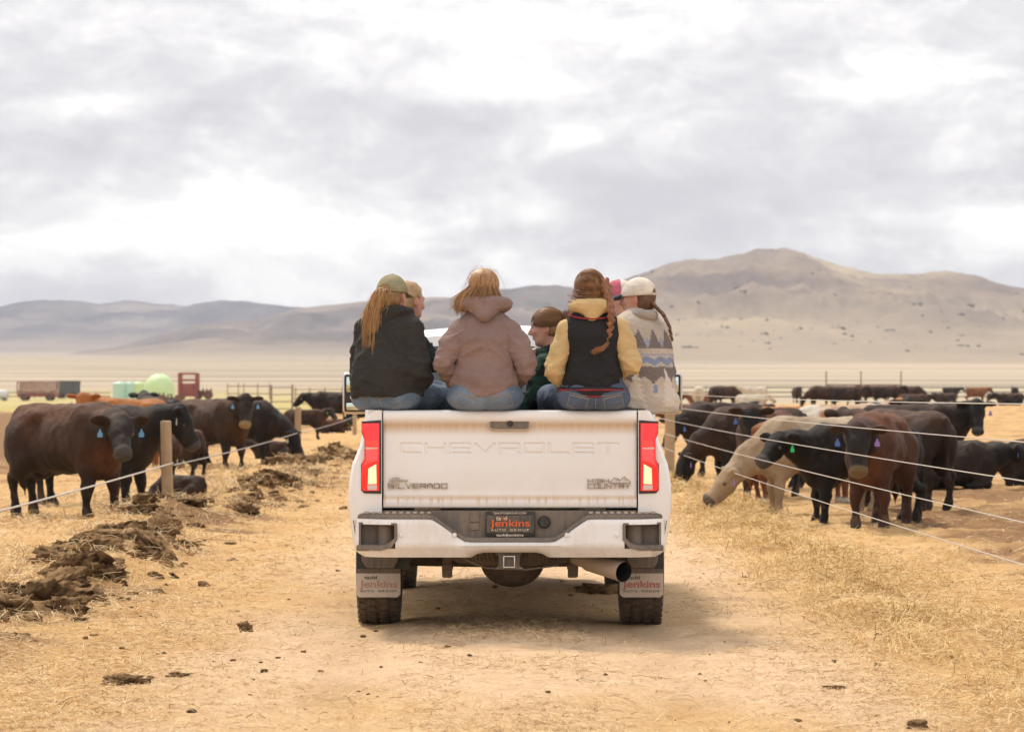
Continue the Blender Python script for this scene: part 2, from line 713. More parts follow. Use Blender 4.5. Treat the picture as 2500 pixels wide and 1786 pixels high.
def land_colour(X, Y):
    """what lies on the ground: R hay cover, G bare manure-brown soil, B green-yellow grass"""
    n1 = fbm(xyz(X * 0.35, Y * 0.22, 3.3), 4)
    n2 = fbm(xyz(X * 1.7, Y * 1.2, 8.3), 4)
    leftpen = sstep(4.5, 9.0, -X - 0.010 * Y)
    rightpen = sstep(3.6, 5.2, X + 0.004 * Y)
    soil = 0.95 * leftpen * sstep(45, 75, Y + 6 * n1) + 0.85 * rightpen * sstep(10, 22, Y + 8 * n1) * (1 - 0.7 * sstep(42, 60, Y + 10 * n1))
    soil = soil + 0.25 * leftpen * np.clip(n2 + 0.4, 0, 1)
    soil = np.clip(soil + 0.35 * n2 * (soil > 0.05), 0, 1)
    track = 0
    for c in (-0.86, 0.86):
        track = track + np.exp(-((X - c - 0.05 * np.sin(Y * 0.23)) / 0.33) ** 2)
    dirt = 0.75 * np.exp(-((X + 3.45) / 0.75) ** 2) * (1 - sstep(60, 100, Y)) * np.clip(0.45 + 1.3 * n2, 0, 1)
    dirt = dirt + 0.33 * track * np.clip(0.75 + 0.35 * n2, 0, 1) * (1 - sstep(60, 90, Y))
    dirt = dirt + 0.34 * np.clip(-n1 - 0.05 + 0.35 * n2, 0, 1) * sstep(1.0, 2.5, -X)
    soil = np.clip(np.maximum(soil, dirt), 0, 1)
    edge = 175 + 50 * sstep(-12, 6, X)
    grass = sstep(edge, edge + 40, Y + 22 * n1)
    soil = soil * (1 - np.clip(grass, 0, 1))
    return np.stack([soil, np.clip(grass, 0, 1), 0 * soil + np.clip(0.80 + 0.5 * n1 + 0.35 * fbm(xyz(X * 1.4, Y * 0.5, 12.1), 4, 0.6), 0, 1) * sstep(2.3 + 0.3 * n2, 1.5, X) * sstep(2.4 + 0.5 * n2, 1.3, -X) * (1 - sstep(60, 100, Y))], -1)


def ground_material():
    m = bpy.data.materials.new('ground')
    m.use_nodes = True
    t = NT(m.node_tree)
    out = t.n('ShaderNodeOutputMaterial')
    p = t.n('ShaderNodeBsdfPrincipled')
    t.link(p.outputs[0], out.inputs[0])
    oc = t.n('ShaderNodeTexCoord').outputs['Object']
    vc = t.n('ShaderNodeVertexColor', layer_name='Col').outputs[0]
    sp = t.n('ShaderNodeSeparateColor', inp={0: vc}).outputs
    chaff = t.noise(oc, 42, 6, 0.72, 0.5)
    chaff2 = t.noise(t.mapping(oc, rot=(0, 0, 0.6), scale=(1, 3.5, 1)), 60, 4, 0.7, 1.2)
    chaff3 = t.noise(t.mapping(oc, rot=(0, 0, -0.7), scale=(3.5, 1, 1)), 60, 4, 0.7, 1.2)
    mid = t.noise(oc, 5.5, 6, 0.65)
    broad = t.noise(oc, 0.7, 5, 0.6)
    v = t.math('ADD', t.math('ADD', t.math('MULTIPLY', chaff, 0.34), t.math('MULTIPLY', chaff2, 0.2)),
               t.math('ADD', t.math('MULTIPLY', chaff3, 0.2), t.math('MULTIPLY', mid, 0.26)))
    hay = t.ramp(v, [(0.34, (0.19, 0.100, 0.042)), (0.43, (0.45, 0.272, 0.118)), (0.52, (0.65, 0.425, 0.20)), (0.64, (0.78, 0.57, 0.32))])
    hay = t.mix(t.ramp(broad, [(0.35, (0, 0, 0)), (0.7, (1, 1, 1))]), hay, t.mix(1.0, hay, (0.86, 0.80, 0.72), 'MULTIPLY'))
    grey = t.ramp(v, [(0.34, (0.30, 0.185, 0.10)), (0.43, (0.54, 0.37, 0.225)), (0.53, (0.70, 0.51, 0.335)), (0.64, (0.80, 0.645, 0.475))])
    hay = t.mix(t.math('MULTIPLY', sp[2], 0.85), hay, grey)
    soil = t.ramp(v, [(0.36, (0.085, 0.045, 0.022)), (0.48, (0.22, 0.122, 0.058)), (0.60, (0.38, 0.225, 0.105)), (0.68, (0.52, 0.35, 0.18))])
    sf = t.math('ADD', sp[0], t.math('MULTIPLY', t.math('SUBTRACT', mid, 0.5), 0.9))
    sf = t.ramp(sf, [(0.18, (0, 0, 0)), (0.72, (1, 1, 1))])
    c = t.mix(t.math('MULTIPLY', sf, t.ramp(sp[0], [(0.02, (0, 0, 0)), (0.2, (1, 1, 1))])), hay, soil)
    gb = t.noise(t.mapping(oc, scale=(0.05, 0.02, 1)), 1.0, 5, 0.6)
    band = t.noise(t.mapping(oc, scale=(0.0012, 0.0045, 1)), 1.0, 6, 0.6)
    grass = t.ramp(gb, [(0.35, (0.40, 0.34, 0.115)), (0.6, (0.50, 0.41, 0.19))])
    pl = t.ramp(band, [(0.38, (0.27, 0.225, 0.175)), (0.47, (0.41, 0.335, 0.245)), (0.6, (0.49, 0.405, 0.295))])
    yy = t.n('ShaderNodeSeparateXYZ', inp={0: oc}).outputs[1]
    pf = t.n('ShaderNodeMapRange', inp={0: yy, 1: 330.0, 2: 620.0, 3: 0.0, 4: 1.0}).outputs[0]
    xx = t.n('ShaderNodeSeparateXYZ', inp={0: oc}).outputs[0]
    pf = t.math('MAXIMUM', pf, t.n('ShaderNodeMapRange', inp={0: xx, 1: -8.0, 2: 14.0, 3: 0.0, 4: 0.85}).outputs[0])
    grass = t.mix(pf, grass, pl)
    c = t.mix(sp[1], c, grass)
    t.link(c, p.inputs['Base Color'])
    p.inputs['Roughness'].default_value = 0.95
    p.inputs['Specular IOR Level'].default_value = 0.15
    bp = t.n('ShaderNodeBump', inp={'Height': t.math('ADD', v, t.math('MULTIPLY', mid, 0.5)), 'Strength': 0.7, 'Distance': 0.03})
    t.link(bp.outputs[0], p.inputs['Normal'])
    return m


def build_ground():
    ys = np.concatenate([np.linspace(-60, 9.0, 24), 9.0 * np.exp(np.linspace(0.004, math.log(120 / 9.0), 560)),
                         120 * np.exp(np.linspace(0.02, math.log(7000 / 120), 170))])
    s = np.linspace(-1, 1, 330)
    e = 1 + np.geomspace(0.03, 7.0, 34)
    s = np.concatenate([-e[::-1], s, e])
    Yg, Sg = np.meshgrid(ys, s, indexing='ij')
    W = 3.2 + 0.165 * np.maximum(Yg, 0) + 0.3 * np.maximum(-Yg, 0)
    X = Sg * W
    Z = gz(X, Yg)
    V = np.stack([X, Yg, Z], -1).reshape(-1, 3)
    n, m = len(ys), len(s)
    i = np.arange(n * m).reshape(n, m)
    Q = np.stack([i[:-1, :-1], i[:-1, 1:], i[1:, 1:], i[1:, :-1]], -1).reshape(-1, 4)
    me = mesh_np('ground', V, Q, True, land_colour(X, Yg).reshape(-1, 3))
    o = link('ground', me, ground_material())
    tag(o, 'straw-littered dirt road and cattle pens running out to the plain', 'ground', kind='structure')


build_ground()


# ---- hills: ridge lines (photo column in the 2273 px view -> row), each ridge a real range at its own distance
def hill_material(name, ca, cb, cc, sc, z0=0.0, z1=1.0):
    m = bpy.data.materials.new(name)
    m.use_nodes = True
    t = NT(m.node_tree)
    out = t.n('ShaderNodeOutputMaterial')
    p = t.n('ShaderNodeBsdfPrincipled')
    t.link(p.outputs[0], out.inputs[0])
    oc = t.n('ShaderNodeTexCoord').outputs['Object']
    a = t.noise(t.mapping(oc, scale=(1, 0.5, 2.5)), sc, 7, 0.6, 0.4)
    b = t.noise(oc, sc * 7, 5, 0.65)
    c = t.ramp(a, [(0.36, ca), (0.52, cb), (0.66, cc)])
    spots = t.ramp(b, [(0.60, (0, 0, 0)), (0.70, (1, 1, 1))])
    fine = t.noise(t.mapping(oc, scale=(1, 0.6, 1)), sc * 26, 4, 0.7)
    ff = t.math('MULTIPLY_ADD', t.math('SUBTRACT', fine, 0.5), 0.9, 1.0)
    c = t.mix(1.0, c, t.n('ShaderNodeCombineColor', inp={0: ff, 1: ff, 2: ff}).outputs[0], 'MULTIPLY')
    c = t.mix(t.math('MULTIPLY', spots, 0.5), c, (0.10, 0.095, 0.075))
    zz = t.n('ShaderNodeSeparateXYZ', inp={0: oc}).outputs[2]
    nz = t.noise(oc, sc * 1.6, 4, 0.6)
    hgt = t.math('ADD', zz, t.math('MULTIPLY', t.math('SUBTRACT', nz, 0.5), (z1 - z0) * 0.9))
    foot_ = t.n('ShaderNodeMapRange', interpolation_type='SMOOTHSTEP', inp={0: hgt, 1: z0, 2: z1, 3: 1.0, 4: 0.0}).outputs[0]
    c = t.mix(t.math('MULTIPLY', foot_, 0.75), c, (0.41, 0.335, 0.245))
    t.link(c, p.inputs['Base Color'])
    p.inputs['Roughness'].default_value = 1.0
    p.inputs['Specular IOR Level'].default_value = 0.0
    return m


def hill(name, label, ridge, dist, foot, back, seed, mtl, rough=1.0, ncol=300, nrow=90, amp=0.15):
    """ridge: [(column, row)] skyline in the 2273 px view; dist: metres to the crest; foot: metres to where it meets the plain"""
    rx = np.array([(c * D - 1250) / F for c, _ in ridge])
    rz = np.array([(HOR - r * D) / F for _, r in ridge])
    nside = ncol // 7
    xa, xb = max(rx[0], -0.19), min(rx[-1], 0.19)
    az = np.concatenate([np.linspace(rx[0], xa, nside, endpoint=False), np.linspace(xa, xb, ncol - 2 * nside), np.linspace(xb, rx[-1], nside + 1)[1:]])
    cz = np.interp(az, rx, rz)
    for _ in range(2):
        cz = np.convolve(np.pad(cz, 2, mode='edge'), [.1, .2, .4, .2, .1], 'valid')
    t = np.linspace(-0.25, 1.6, nrow)
    A, T = np.meshgrid(az, t, indexing='xy')
    crest = dist * (1 + 0.05 * fbm(xyz(A * 14, A * 0, seed), 3))
    Yh = np.where(T < 1, foot + (crest - foot) * T, crest + (back - crest) * (T - 1) / 0.6)
    X = A * Yh
    zc = cz[None, :] * crest + H
    base = ground_z(A * foot, np.full_like(A, foot))
    sh = np.where(T < 1, np.clip(T, 0, 1) ** 1.25 * (1.35 - 0.35 * np.clip(T, 0, 1)), 1 - ((T - 1) / 0.6) ** 1.5 * 0.8)
    Z = base + (zc - base) * sh
    spur = fbm(xyz(X / dist * 30 + 1.5 * fbm(xyz(X / dist * 9, Yh / dist * 9, seed), 2), Yh / dist * 9, seed + 1.0), 6, 0.58)
    spur = -np.abs(spur) + 0.35
    mid = np.clip(T, 0, 1) * (1 - np.clip(T, 0, 1)) * 4
    Z = Z + spur * amp * (zc - base) * (mid * 1.7 * sstep(0.05, 0.75, T) + 0.12 * np.clip(T, 0, 1)) * rough
    Z = Z + fbm(xyz(X / dist * 130, Yh / dist * 60, seed + 5.0), 4, 0.6) * 0.022 * (zc - base) * np.clip(T * 2, 0, 1)
    Z = np.where(T < 0, base - 12 * (-T / 0.25) - 0.5, Z)
    V = np.stack([X, Yh, Z], -1).reshape(-1, 3)
    i = np.arange(nrow * ncol).reshape(nrow, ncol)
    Q = np.stack([i[:-1, :-1], i[:-1, 1:], i[1:, 1:], i[1:, :-1]], -1).reshape(-1, 4)
    o = link(name, mesh_np(name, V, Q), mtl)
    tag(o, label, 'hill', kind='structure')
    return (X, Yh, Z, T)


HM = [hill_material('far_range', (0.075, 0.075, 0.09), (0.18, 0.155, 0.155), (0.32, 0.265, 0.235), 0.0030, 75.0, 150.0),  # dark bluish tone: forest, also painted in for cloud-shadow patches
      hill_material('mid_range', (0.095, 0.083, 0.083), (0.20, 0.162, 0.145), (0.36, 0.285, 0.215), 0.0036, 45.0, 85.0),
      hill_material('near_hill', (0.18, 0.142, 0.122), (0.30, 0.235, 0.178), (0.45, 0.36, 0.235), 0.0034, 10.0, 135.0)]
hill('hills', 'distant blue range along the horizon on the left',
     [(-4200, 735), (-2500, 690), (-1500, 730), (-700, 665), (-300, 700), (-60, 692), (60, 668), (150, 664), (230, 676), (283, 664), (350, 676),
      (420, 674), (500, 664), (560, 668), (620, 680), (700, 684), (800, 690), (950, 684), (1150, 668), (1400, 680), (1900, 700), (2600, 690), (4000, 690), (6400, 700)],
     9500, 6800, 11500, 3.1, HM[0], ncol=420)
hill('hills', 'dark mid-distance ridge rising behind the passengers',
     [(-3600, 800), (-2000, 790), (-900, 800), (-300, 798), (0, 800), (140, 786), (260, 770), (350, 742), (450, 718), (560, 712), (640, 690), (700, 680), (800, 672),
      (930, 664), (1020, 657), (1100, 640), (1200, 633), (1270, 636), (1380, 650), (1500, 662), (1700, 690), (2100, 700), (2600, 690), (3600, 720)],
     6300, 4300, 7600, 8.7, HM[1], ncol=420)
hx = hill('hill', 'broad tan grassy hill with a rounded peak on the right',
          [(250, 840), (600, 835), (900, 815), (1120, 770), (1220, 720), (1300, 668), (1380, 622), (1450, 592), (1520, 573), (1600, 574), (1660, 558), (1700, 550), (1745, 550),
           (1780, 556), (1830, 578), (1900, 602), (1960, 610), (2010, 612), (2080, 606), (2110, 604), (2160, 612), (2230, 632), (2300, 646), (2500, 640), (2750, 610), (3100, 640), (3600, 700), (4200, 740)],
          4700, 2500, 6000, 5.3, HM[2], rough=1.1, ncol=420, nrow=120)


# scattered junipers on the hills: too far to count
def junipers():
    X, Yh, Z, T = hx
    parts = []
    r = np.random.default_rng(3)
    base = bmesh.new()
    bmesh.ops.create_icosphere(base, subdivisions=1, radius=1.0)
    bv = np.array([v.co[:] for v in base.verts])
    bf = np.array([[v.index for v in f.verts] for f in base.faces])
    base.free()
    k = 0
    while k < 380:
        i, j = r.integers(12, 100), r.integers(60, 400)
        if not (0.05 < T[i, j] < 0.93):
            continue
        dn = float(fbm(np.array([[X[i, j] / 260, Yh[i, j] / 500, 2.0]]), 3)[0])
        if dn < r.uniform(-0.35, 0.55):
            continue
        s = r.choice([0.9, 1.2, 1.7, 2.3]) * r.uniform(0.7, 1.2)
        for q in range(r.integers(1, 4)):
            v = bv * (1 + 0.35 * r.normal(size=(len(bv), 1)).clip(-1, 1)) * [s, s, s * 0.9]
            parts.append((v + [X[i, j] + r.normal() * s, Yh[i, j] + r.normal() * s, Z[i, j] - s * 0.1], bf))
        k += 1
    V, Q = join_np(parts)
    o = link('shrubbery', mesh_np('shrubbery', V, Q), mat('juniper', (0.15, 0.135, 0.11), 1.0, spec=0, noise=(0.3, 0.4, 3)))
    tag(o, 'dark junipers dotted over the tan hillside', 'shrubs', kind='stuff')


junipers()


# ---- haze that greys the far hills
def haze():
    b = B()
    b.box((-9000, -120, -25), (9000, 12500, 420))
    m = bpy.data.materials.new('haze')
    m.use_nodes = True
    t = NT(m.node_tree)
    out = t.n('ShaderNodeOutputMaterial')
    v = t.n('ShaderNodeVolumePrincipled')
    v.inputs['Color'].default_value = (0.82, 0.87, 1.0, 1)
    v.inputs['Density'].default_value = HAZE
    v.inputs['Density Attribute'].default_value = ''
    v.inputs['Anisotropy'].default_value = 0.0
    t.link(v.outputs[0], out.inputs['Volume'])
    m.cycles.homogeneous_volume = True
    o = b.build('haze', m, smooth=False)
    o.display_type = 'WIRE'
    tag(o, 'thin pale haze hanging over the plain and hills', 'haze', kind='stuff')


HAZE = 9.5e-5
haze()
# ================================================================== pickup truck (local: x right, y forward from the tailgate, z up)
STROKES = {
    'C': [[(1, 1), (0, 1), (0, 0), (1, 0)]], 'H': [[(0, 0), (0, 1)], [(1, 0), (1, 1)], [(0, .5), (1, .5)]],
    'E': [[(1, 1), (0, 1), (0, 0), (1, 0)], [(0, .5), (.95, .5)]], 'V': [[(0, 1), (.5, 0), (1, 1)]],
    'R': [[(0, 0), (0, 1), (1, 1), (1, .45), (.1, .45)], [(.5, .45), (1, 0)]], 'O': [[(0, 0), (0, 1), (1, 1), (1, 0), (0, 0)]],
    'L': [[(0, 1), (0, 0), (1, 0)]], 'T': [[(0, 1), (1, 1)], [(.5, 1), (.5, 0)]], 'S': [[(1, 1), (0, 1), (0, .5), (1, .5), (1, 0), (0, 0)]],
    'I': [[(.5, 0), (.5, 1)]], 'A': [[(0, 0), (0, .7), (.3, 1), (.7, 1), (1, .7), (1, 0)], [(0, .4), (1, .4)]],
    'D': [[(0, 0), (0, 1), (.75, 1), (1, .75), (1, .25), (.75, 0), (0, 0)]], 'G': [[(1, 1), (0, 1), (0, 0), (1, 0), (1, .5), (.5, .5)]],
    'U': [[(0, 1), (0, 0), (1, 0), (1, 1)]], 'N': [[(0, 0), (0, 1), (1, 0), (1, 1)]], 'Y': [[(0, 1), (.5, .5), (1, 1)], [(.5, .5), (.5, 0)]],
}


def stroke_segments(word, x0, z0, width, height, gap=0.16, thick=0.2):
    """[(ax, az, bx, bz)] of a word drawn in wide block letters"""
    ws = [0.35 if ch == 'I' else 1.0 for ch in word]
    unit = width / (sum(ws) + gap * (len(word) - 1))
    t = thick * height / 2
    segs, x = [], x0
    for ch, w in zip(word, ws):
        for pl in STROKES[ch]:
            for a, b in zip(pl, pl[1:]):
                sx, sz = unit * w - 2 * t, height - 2 * t
                segs.append((x + t + a[0] * sx, z0 + t + a[1] * sz, x + t + b[0] * sx, z0 + t + b[1] * sz))
        x += unit * (w + gap)
    return segs, t


def stroke_mesh(b, segs, t, y0, y1):
    for ax, az, bx, bz in segs:
        d = Vector((bx - ax, bz - az))
        d.normalize()
        n = Vector((-d.y, d.x)) * t
        e = d * t * 0.98
        b.prism([(ax - e.x + n.x, az - e.y + n.y), (bx + e.x + n.x, bz + e.y + n.y),
                 (bx + e.x - n.x, bz + e.y - n.y), (ax - e.x - n.x, az - e.y - n.y)], y0, y1)


def text_obj(name, body, width, mtl, parent, loc, height=None, bold=0.0, extrude=0.0015, spacing=1.0, shear=0.0):
    """lettering standing in the x-z plane, centred on loc, facing -y"""
    cu = bpy.data.curves.new(name, 'FONT')
    cu.body = body
    cu.size = 1.0
    cu.offset = bold
    cu.extrude = 0.01
    cu.space_character = spacing
    cu.shear = shear
    tmp = bpy.data.objects.new('tmp', cu)
    COL.objects.link(tmp)
    dg = bpy.context.evaluated_depsgraph_get()
    me = bpy.data.meshes.new_from_object(tmp.evaluated_get(dg))
    bpy.data.objects.remove(tmp)
    v = mesh_verts(me)
    lo, hi = v.min(0), v.max(0)
    s = width / (hi[0] - lo[0])
    sz = s if height is None else height / (hi[1] - lo[1])
    w = np.stack([(v[:, 0] - (lo[0] + hi[0]) / 2) * s, -v[:, 2] / 0.01 * extrude, (v[:, 1] - (lo[1] + hi[1]) / 2) * sz], -1)
    me.vertices.foreach_set('co', w.astype(np.float32).ravel())
    me.name = name
    o = link(name, me, None, parent)
    me.materials.clear()
    me.materials.append(mtl)
    o.location = loc
    return o


def lx(xd):
    return (xd - 1132) / 357.7


def lz(yd):
    return 1.39 + (912 - yd) / 357.7


DUST = (0.56, 0.40, 0.25)
M_PAINT = mat('truck_paint', (0.87, 0.858, 0.855), 0.28, spec=0.5, coat=0.4, dust=(DUST, 0.2, 1.6))
M_PAINT_LOW = mat('bumper_paint', (0.86, 0.845, 0.835), 0.32, spec=0.5, coat=0.25, dust=((0.62, 0.46, 0.30), 0.34, 1.9))
M_PLASTIC = mat('grey_plastic', (0.085, 0.082, 0.08), 0.6, dust=((0.36, 0.27, 0.19), 0.55, 3.0))
M_BLACK = mat('black_plastic', (0.025, 0.024, 0.024), 0.55, dust=((0.22, 0.16, 0.11), 0.25, 3.0))
M_RUBBER = mat('tyre_rubber', (0.032, 0.030, 0.028), 0.85, bump=(30, 0.35, 0.01), dust=((0.21, 0.145, 0.09), 0.66, 2.6))
M_STEEL = mat('frame_steel', (0.06, 0.052, 0.046), 0.7, dust=((0.30, 0.21, 0.14), 0.6, 3.5))
M_RED = mat('red_lens', (0.62, 0.012, 0.014), 0.12, coat=0.6, emit=((1.0, 0.015, 0.02), 0.34))
M_REDLIT = mat('lit_red_lens', (0.75, 0.03, 0.03), 0.12, coat=0.6, emit=((1.0, 0.06, 0.05), 0.52))
M_LAMP = mat('lit_reverse_lamp', (0.5, 0.42, 0.28), 0.2, emit=((1.0, 0.78, 0.40), 0.60))
M_CLEAR = mat('clear_lens', (0.72, 0.58, 0.55), 0.15, coat=0.5)
M_CHROME = mat('chrome', (0.62, 0.60, 0.57), 0.25, metal=1.0, dust=(DUST, 0.3, 4.0))
M_GLASS = mat('cab_glass', (0.018, 0.035, 0.026), 0.06, spec=0.7, coat=0.6)
M_BADGE = mat('dusty_badge', (0.50, 0.43, 0.37), 0.45, metal=0.2, dust=((0.52, 0.39, 0.28), 0.6, 6.0))
M_ALU = mat('rim_aluminium', (0.55, 0.54, 0.53), 0.3, metal=1.0)
M_EXH = mat('exhaust_pipe', (0.46, 0.37, 0.29), 0.5, metal=0.3, dust=((0.58, 0.44, 0.32), 0.75, 4.0))
M_SOOT_SHADE = mat('soot_and_shade', (0.006, 0.006, 0.006), 0.9)  # soot in the tailpipe, painted shade in the hitch receiver
M_FLAP = mat('flap_plate', (0.60, 0.55, 0.49), 0.5, dust=((0.50, 0.375, 0.27), 0.62, 4.0))
M_FLAPTXT_R = mat('flap_red', (0.50, 0.05, 0.05), 0.6, dust=((0.52, 0.40, 0.30), 0.52, 7.0))
M_FLAPTXT_F = mat('flap_red_faded', (0.50, 0.17, 0.14), 0.7, dust=((0.50, 0.38, 0.28), 0.72, 7.0))
M_FLAPTXT_K = mat('flap_dark', (0.06, 0.06, 0.065), 0.6, dust=((0.50, 0.38, 0.28), 0.45, 7.0))
M_PLATE = mat('plate_insert', (0.05, 0.048, 0.045), 0.5, dust=((0.33, 0.25, 0.17), 0.45, 6.0))
M_PTXT_O = mat('plate_orange', (0.75, 0.13, 0.035), 0.5)
M_PTXT_W = mat('plate_cream', (0.72, 0.62, 0.50), 0.6, dust=((0.4, 0.3, 0.2), 0.3, 9.0))
M_BED = mat('bed_liner', (0.03, 0.03, 0.03), 0.8, dust=((0.30, 0.22, 0.15), 0.4, 3.0))

truck = empty('pickup_truck', (-0.0125, 20.0, 0.0))
tag(truck, 'white pickup truck with dusty tailgate and lit tail lights on the dirt road', 'pickup truck')


def build_tailgate():
    prof = [(1.386, 0.085), (1.392, 0.03), (1.389, 0.004), (1.380, -0.006), (1.345, -0.010), (1.330, -0.004), (1.318, 0.010), (1.300, 0.024),
            (1.28, 0.030), (1.24, 0.028), (1.205, 0.025)]
    prof += [(z, 0.025 - (1.205 - z) * 0.02) for z in np.linspace(1.20, 1.10, 34)]
    prof += [(1.07, 0.021), (1.035, 0.018), (1.00, 0.018), (0.95, 0.018), (0.90, 0.018), (0.868, 0.018), (0.858, 0.012), (0.846, -0.002),
             (0.836, -0.006), (0.80, -0.006), (0.790, -0.002), (0.786, 0.03)]
    zs = np.array([p[0] for p in prof])
    ys = np.array([p[1] for p in prof])
    xs = np.concatenate([[-0.787, -0.784], np.linspace(-0.76, 0.76, 500), [0.784, 0.787]])
    X, Z = np.meshgrid(xs, zs, indexing='xy')
    Y = np.repeat(ys[:, None], len(xs), 1)
    Y = Y - 0.012 * (1 - (X / 0.787) ** 2)
    Y[:, 0] += 0.03
    Y[:, -1] += 0.03
    segs, t = stroke_segments('CHEVROLET', lx(888), lz(1010), lx(1374) - lx(888), 0.074, 0.14, 0.24)
    dmin = np.full(X.shape, 9.0)
    for ax, az, bx, bz in segs:
        d = np.array([bx - ax, bz - az])
        L = max(float(d @ d), 1e-9)
        tt = np.clip(((X - ax) * d[0] + (Z - az) * d[1]) / L, 0, 1)
        dmin = np.minimum(dmin, np.hypot(X - ax - tt * d[0], Z - az - tt * d[1]))
    Y = Y + 0.0075 * sstep(t + 0.002, t - 0.002, dmin)
    V = np.stack([X, Y, Z], -1).reshape(-1, 3)
    i = np.arange(X.size).reshape(X.shape)
    Q = np.stack([i[:-1, :-1], i[1:, :-1], i[1:, 1:], i[:-1, 1:]], -1).reshape(-1, 4)
    me = mesh_np('tailgate', V, Q)
    g = link('tailgate', me, tailgate_paint(), truck)
    b = B()
    b.box((-0.785, 0.09, 0.80), (0.785, 0.105, 1.383))
    b.box((-0.785, 0.03, 1.3865), (0.785, 0.105, 1.3945), 0.003)
    b.build('inner_panel', M_PLASTIC, g)
    # handle with camera
    b = B()
    x0, x1, z1, z0 = lx(1084), lx(1178), lz(929), lz(957)
    pl = [(x0, z1), (x1, z1), (x1, z0 + .022), (x1 - .02, z0), (x0 + .02, z0), (x0, z0 + .022)]
    b.prism(pl, -0.006, 0.04, bevel=0.004)
    h = b.build('handle', M_BADGE, g)
    b = B()
    b.prism([(x0 + .012, z1 - .01), (x1 - .012, z1 - .01), (x1 - .012, z0 + .022), (x1 - .028, z0 + .012), (x0 + .028, z0 + .012), (x0 + .012, z0 + .022)], -0.0085, -0.004)
    b.build('handle_recess', M_PLASTIC, h)
    b = B()
    b.lathe([(-0.016, 0.001), (-0.016, 0.016), (-0.006, 0.022)], 'y', 18, (0.0, 0, (z0 + z1) / 2 + .008))
    b.build('camera_eye', M_BLACK, h)
    # badges
    b = B()
    s, t = stroke_segments('SILVERADO', lx(861), lz(1085), lx(993) - lx(861), 0.034, 0.18, 0.19)
    stroke_mesh(b, s, t, 0.000, 0.020)
    b.build('lettering', M_BADGE, g, smooth=False)
    text_obj('lettering', 'Jenkins', 0.118, M_BADGE, g, (lx(884), 0.004, lz(1067.5)), 0.028, bold=0.012, extrude=0.004)
    text_obj('lettering', 'tadd', 0.045, M_BADGE, g, (lx(878), 0.004, lz(1061)), 0.013, bold=0.008, extrude=0.004)
    b = B()
    s, t = stroke_segments('HIGH', lx(1304), lz(1072), lx(1352) - lx(1304), 0.026, 0.18, 0.19)
    stroke_mesh(b, s, t, 0.000, 0.020)
    s, t = stroke_segments('COUNTRY', lx(1304), lz(1084.5), lx(1399) - lx(1304), 0.030, 0.18, 0.19)
    stroke_mesh(b, s, t, 0.000, 0.020)
    b.build('lettering', M_BADGE, g, smooth=False)
    b = B()
    ridge = [(1352, 1070.5), (1358, 1068), (1364, 1060.5), (1368, 1064), (1371, 1061.5), (1376, 1067), (1381, 1063), (1386, 1058), (1391, 1064), (1396, 1066), (1400, 1070.5)]
    pts = [(lx(x), 0.010, lz(y)) for x, y in ridge]
    for a, c in zip(pts, pts[1:]):
        b.tube([a, c], 0.0028, 5)
    b.tube([(lx(1352), 0.010, lz(1072)), (lx(1400), 0.010, lz(1072))], 0.0026, 5)
    b.tube([(lx(1366), 0.010, lz(1069)), (lx(1371), 0.010, lz(1065)), (lx(1376), 0.010, lz(1069))], 0.002, 5)
    b.tube([(lx(1384), 0.010, lz(1068)), (lx(1388), 0.010, lz(1064)), (lx(1393), 0.010, lz(1068))], 0.002, 5)
    b.build('mountain_emblem', M_BADGE, g)


def tailgate_paint():
    """white paint with road dust settled in the ledges and run down from them"""
    m = bpy.data.materials.new('tailgate_paint')
    m.use_nodes = True
    t = NT(m.node_tree)
    out = t.n('ShaderNodeOutputMaterial')
    p = t.n('ShaderNodeBsdfPrincipled')
    t.link(p.outputs[0], out.inputs[0])
    oc = t.n('ShaderNodeTexCoord').outputs['Object']
    x, y, z = t.n('ShaderNodeSeparateXYZ', inp={0: oc}).outputs
    streak = t.noise(t.mapping(oc, scale=(38, 1, 1.6)), 1.0, 5, 0.65)
    cloudy = t.noise(oc, 2.4, 6, 0.65)
    speck = t.noise(oc, 90, 3, 0.7)

    def band(c, up, dn):
        a = t.n('ShaderNodeMapRange', interpolation_type='SMOOTHSTEP', inp={0: z, 1: c - dn, 2: c, 3: 0.0, 4: 1.0}).outputs[0]
        b = t.n('ShaderNodeMapRange', interpolation_type='SMOOTHSTEP', inp={0: z, 1: c, 2: c + up, 3: 1.0, 4: 0.0}).outputs[0]
        return t.math('MULTIPLY', a, b)
    v = t.math('MULTIPLY', band(1.300, 0.028, 0.075), 0.85)
    v = t.math('ADD', v, t.math('MULTIPLY', band(0.850, 0.030, 0.020), 0.75))
    v = t.math('ADD', v, t.math('MULTIPLY', band(0.840, 0.01, 0.055), t.math('MULTIPLY', t.ramp(streak, [(0.5, (0, 0, 0)), (0.62, (1, 1, 1))]), 0.55)))
    v = t.math('MULTIPLY', v, t.math('MULTIPLY_ADD', streak, 1.1, 0.42))
    film = t.ramp(cloudy, [(0.35, (0.02, 0.02, 0.02)), (0.7, (0.24, 0.24, 0.24))])
    low = t.n('ShaderNodeMapRange', inp={0: z, 1: 1.25, 2: 0.95, 3: 0.25, 4: 1.0}).outputs[0]
    v = t.math('ADD', v, t.math('MULTIPLY', film, low))
    v = t.math('ADD', v, t.math('MULTIPLY', t.ramp(speck, [(0.64, (0, 0, 0)), (0.72, (1, 1, 1))]), t.math('MULTIPLY', low, 0.22)), clamp=True)
    c = t.mix(v, (0.88, 0.868, 0.868), (0.64, 0.46, 0.29))
    t.link(c, p.inputs['Base Color'])
    t.link(t.math('MULTIPLY_ADD', v, 0.55, 0.28), p.inputs['Roughness'])
    p.inputs['Coat Weight'].default_value = 0.25
    return m


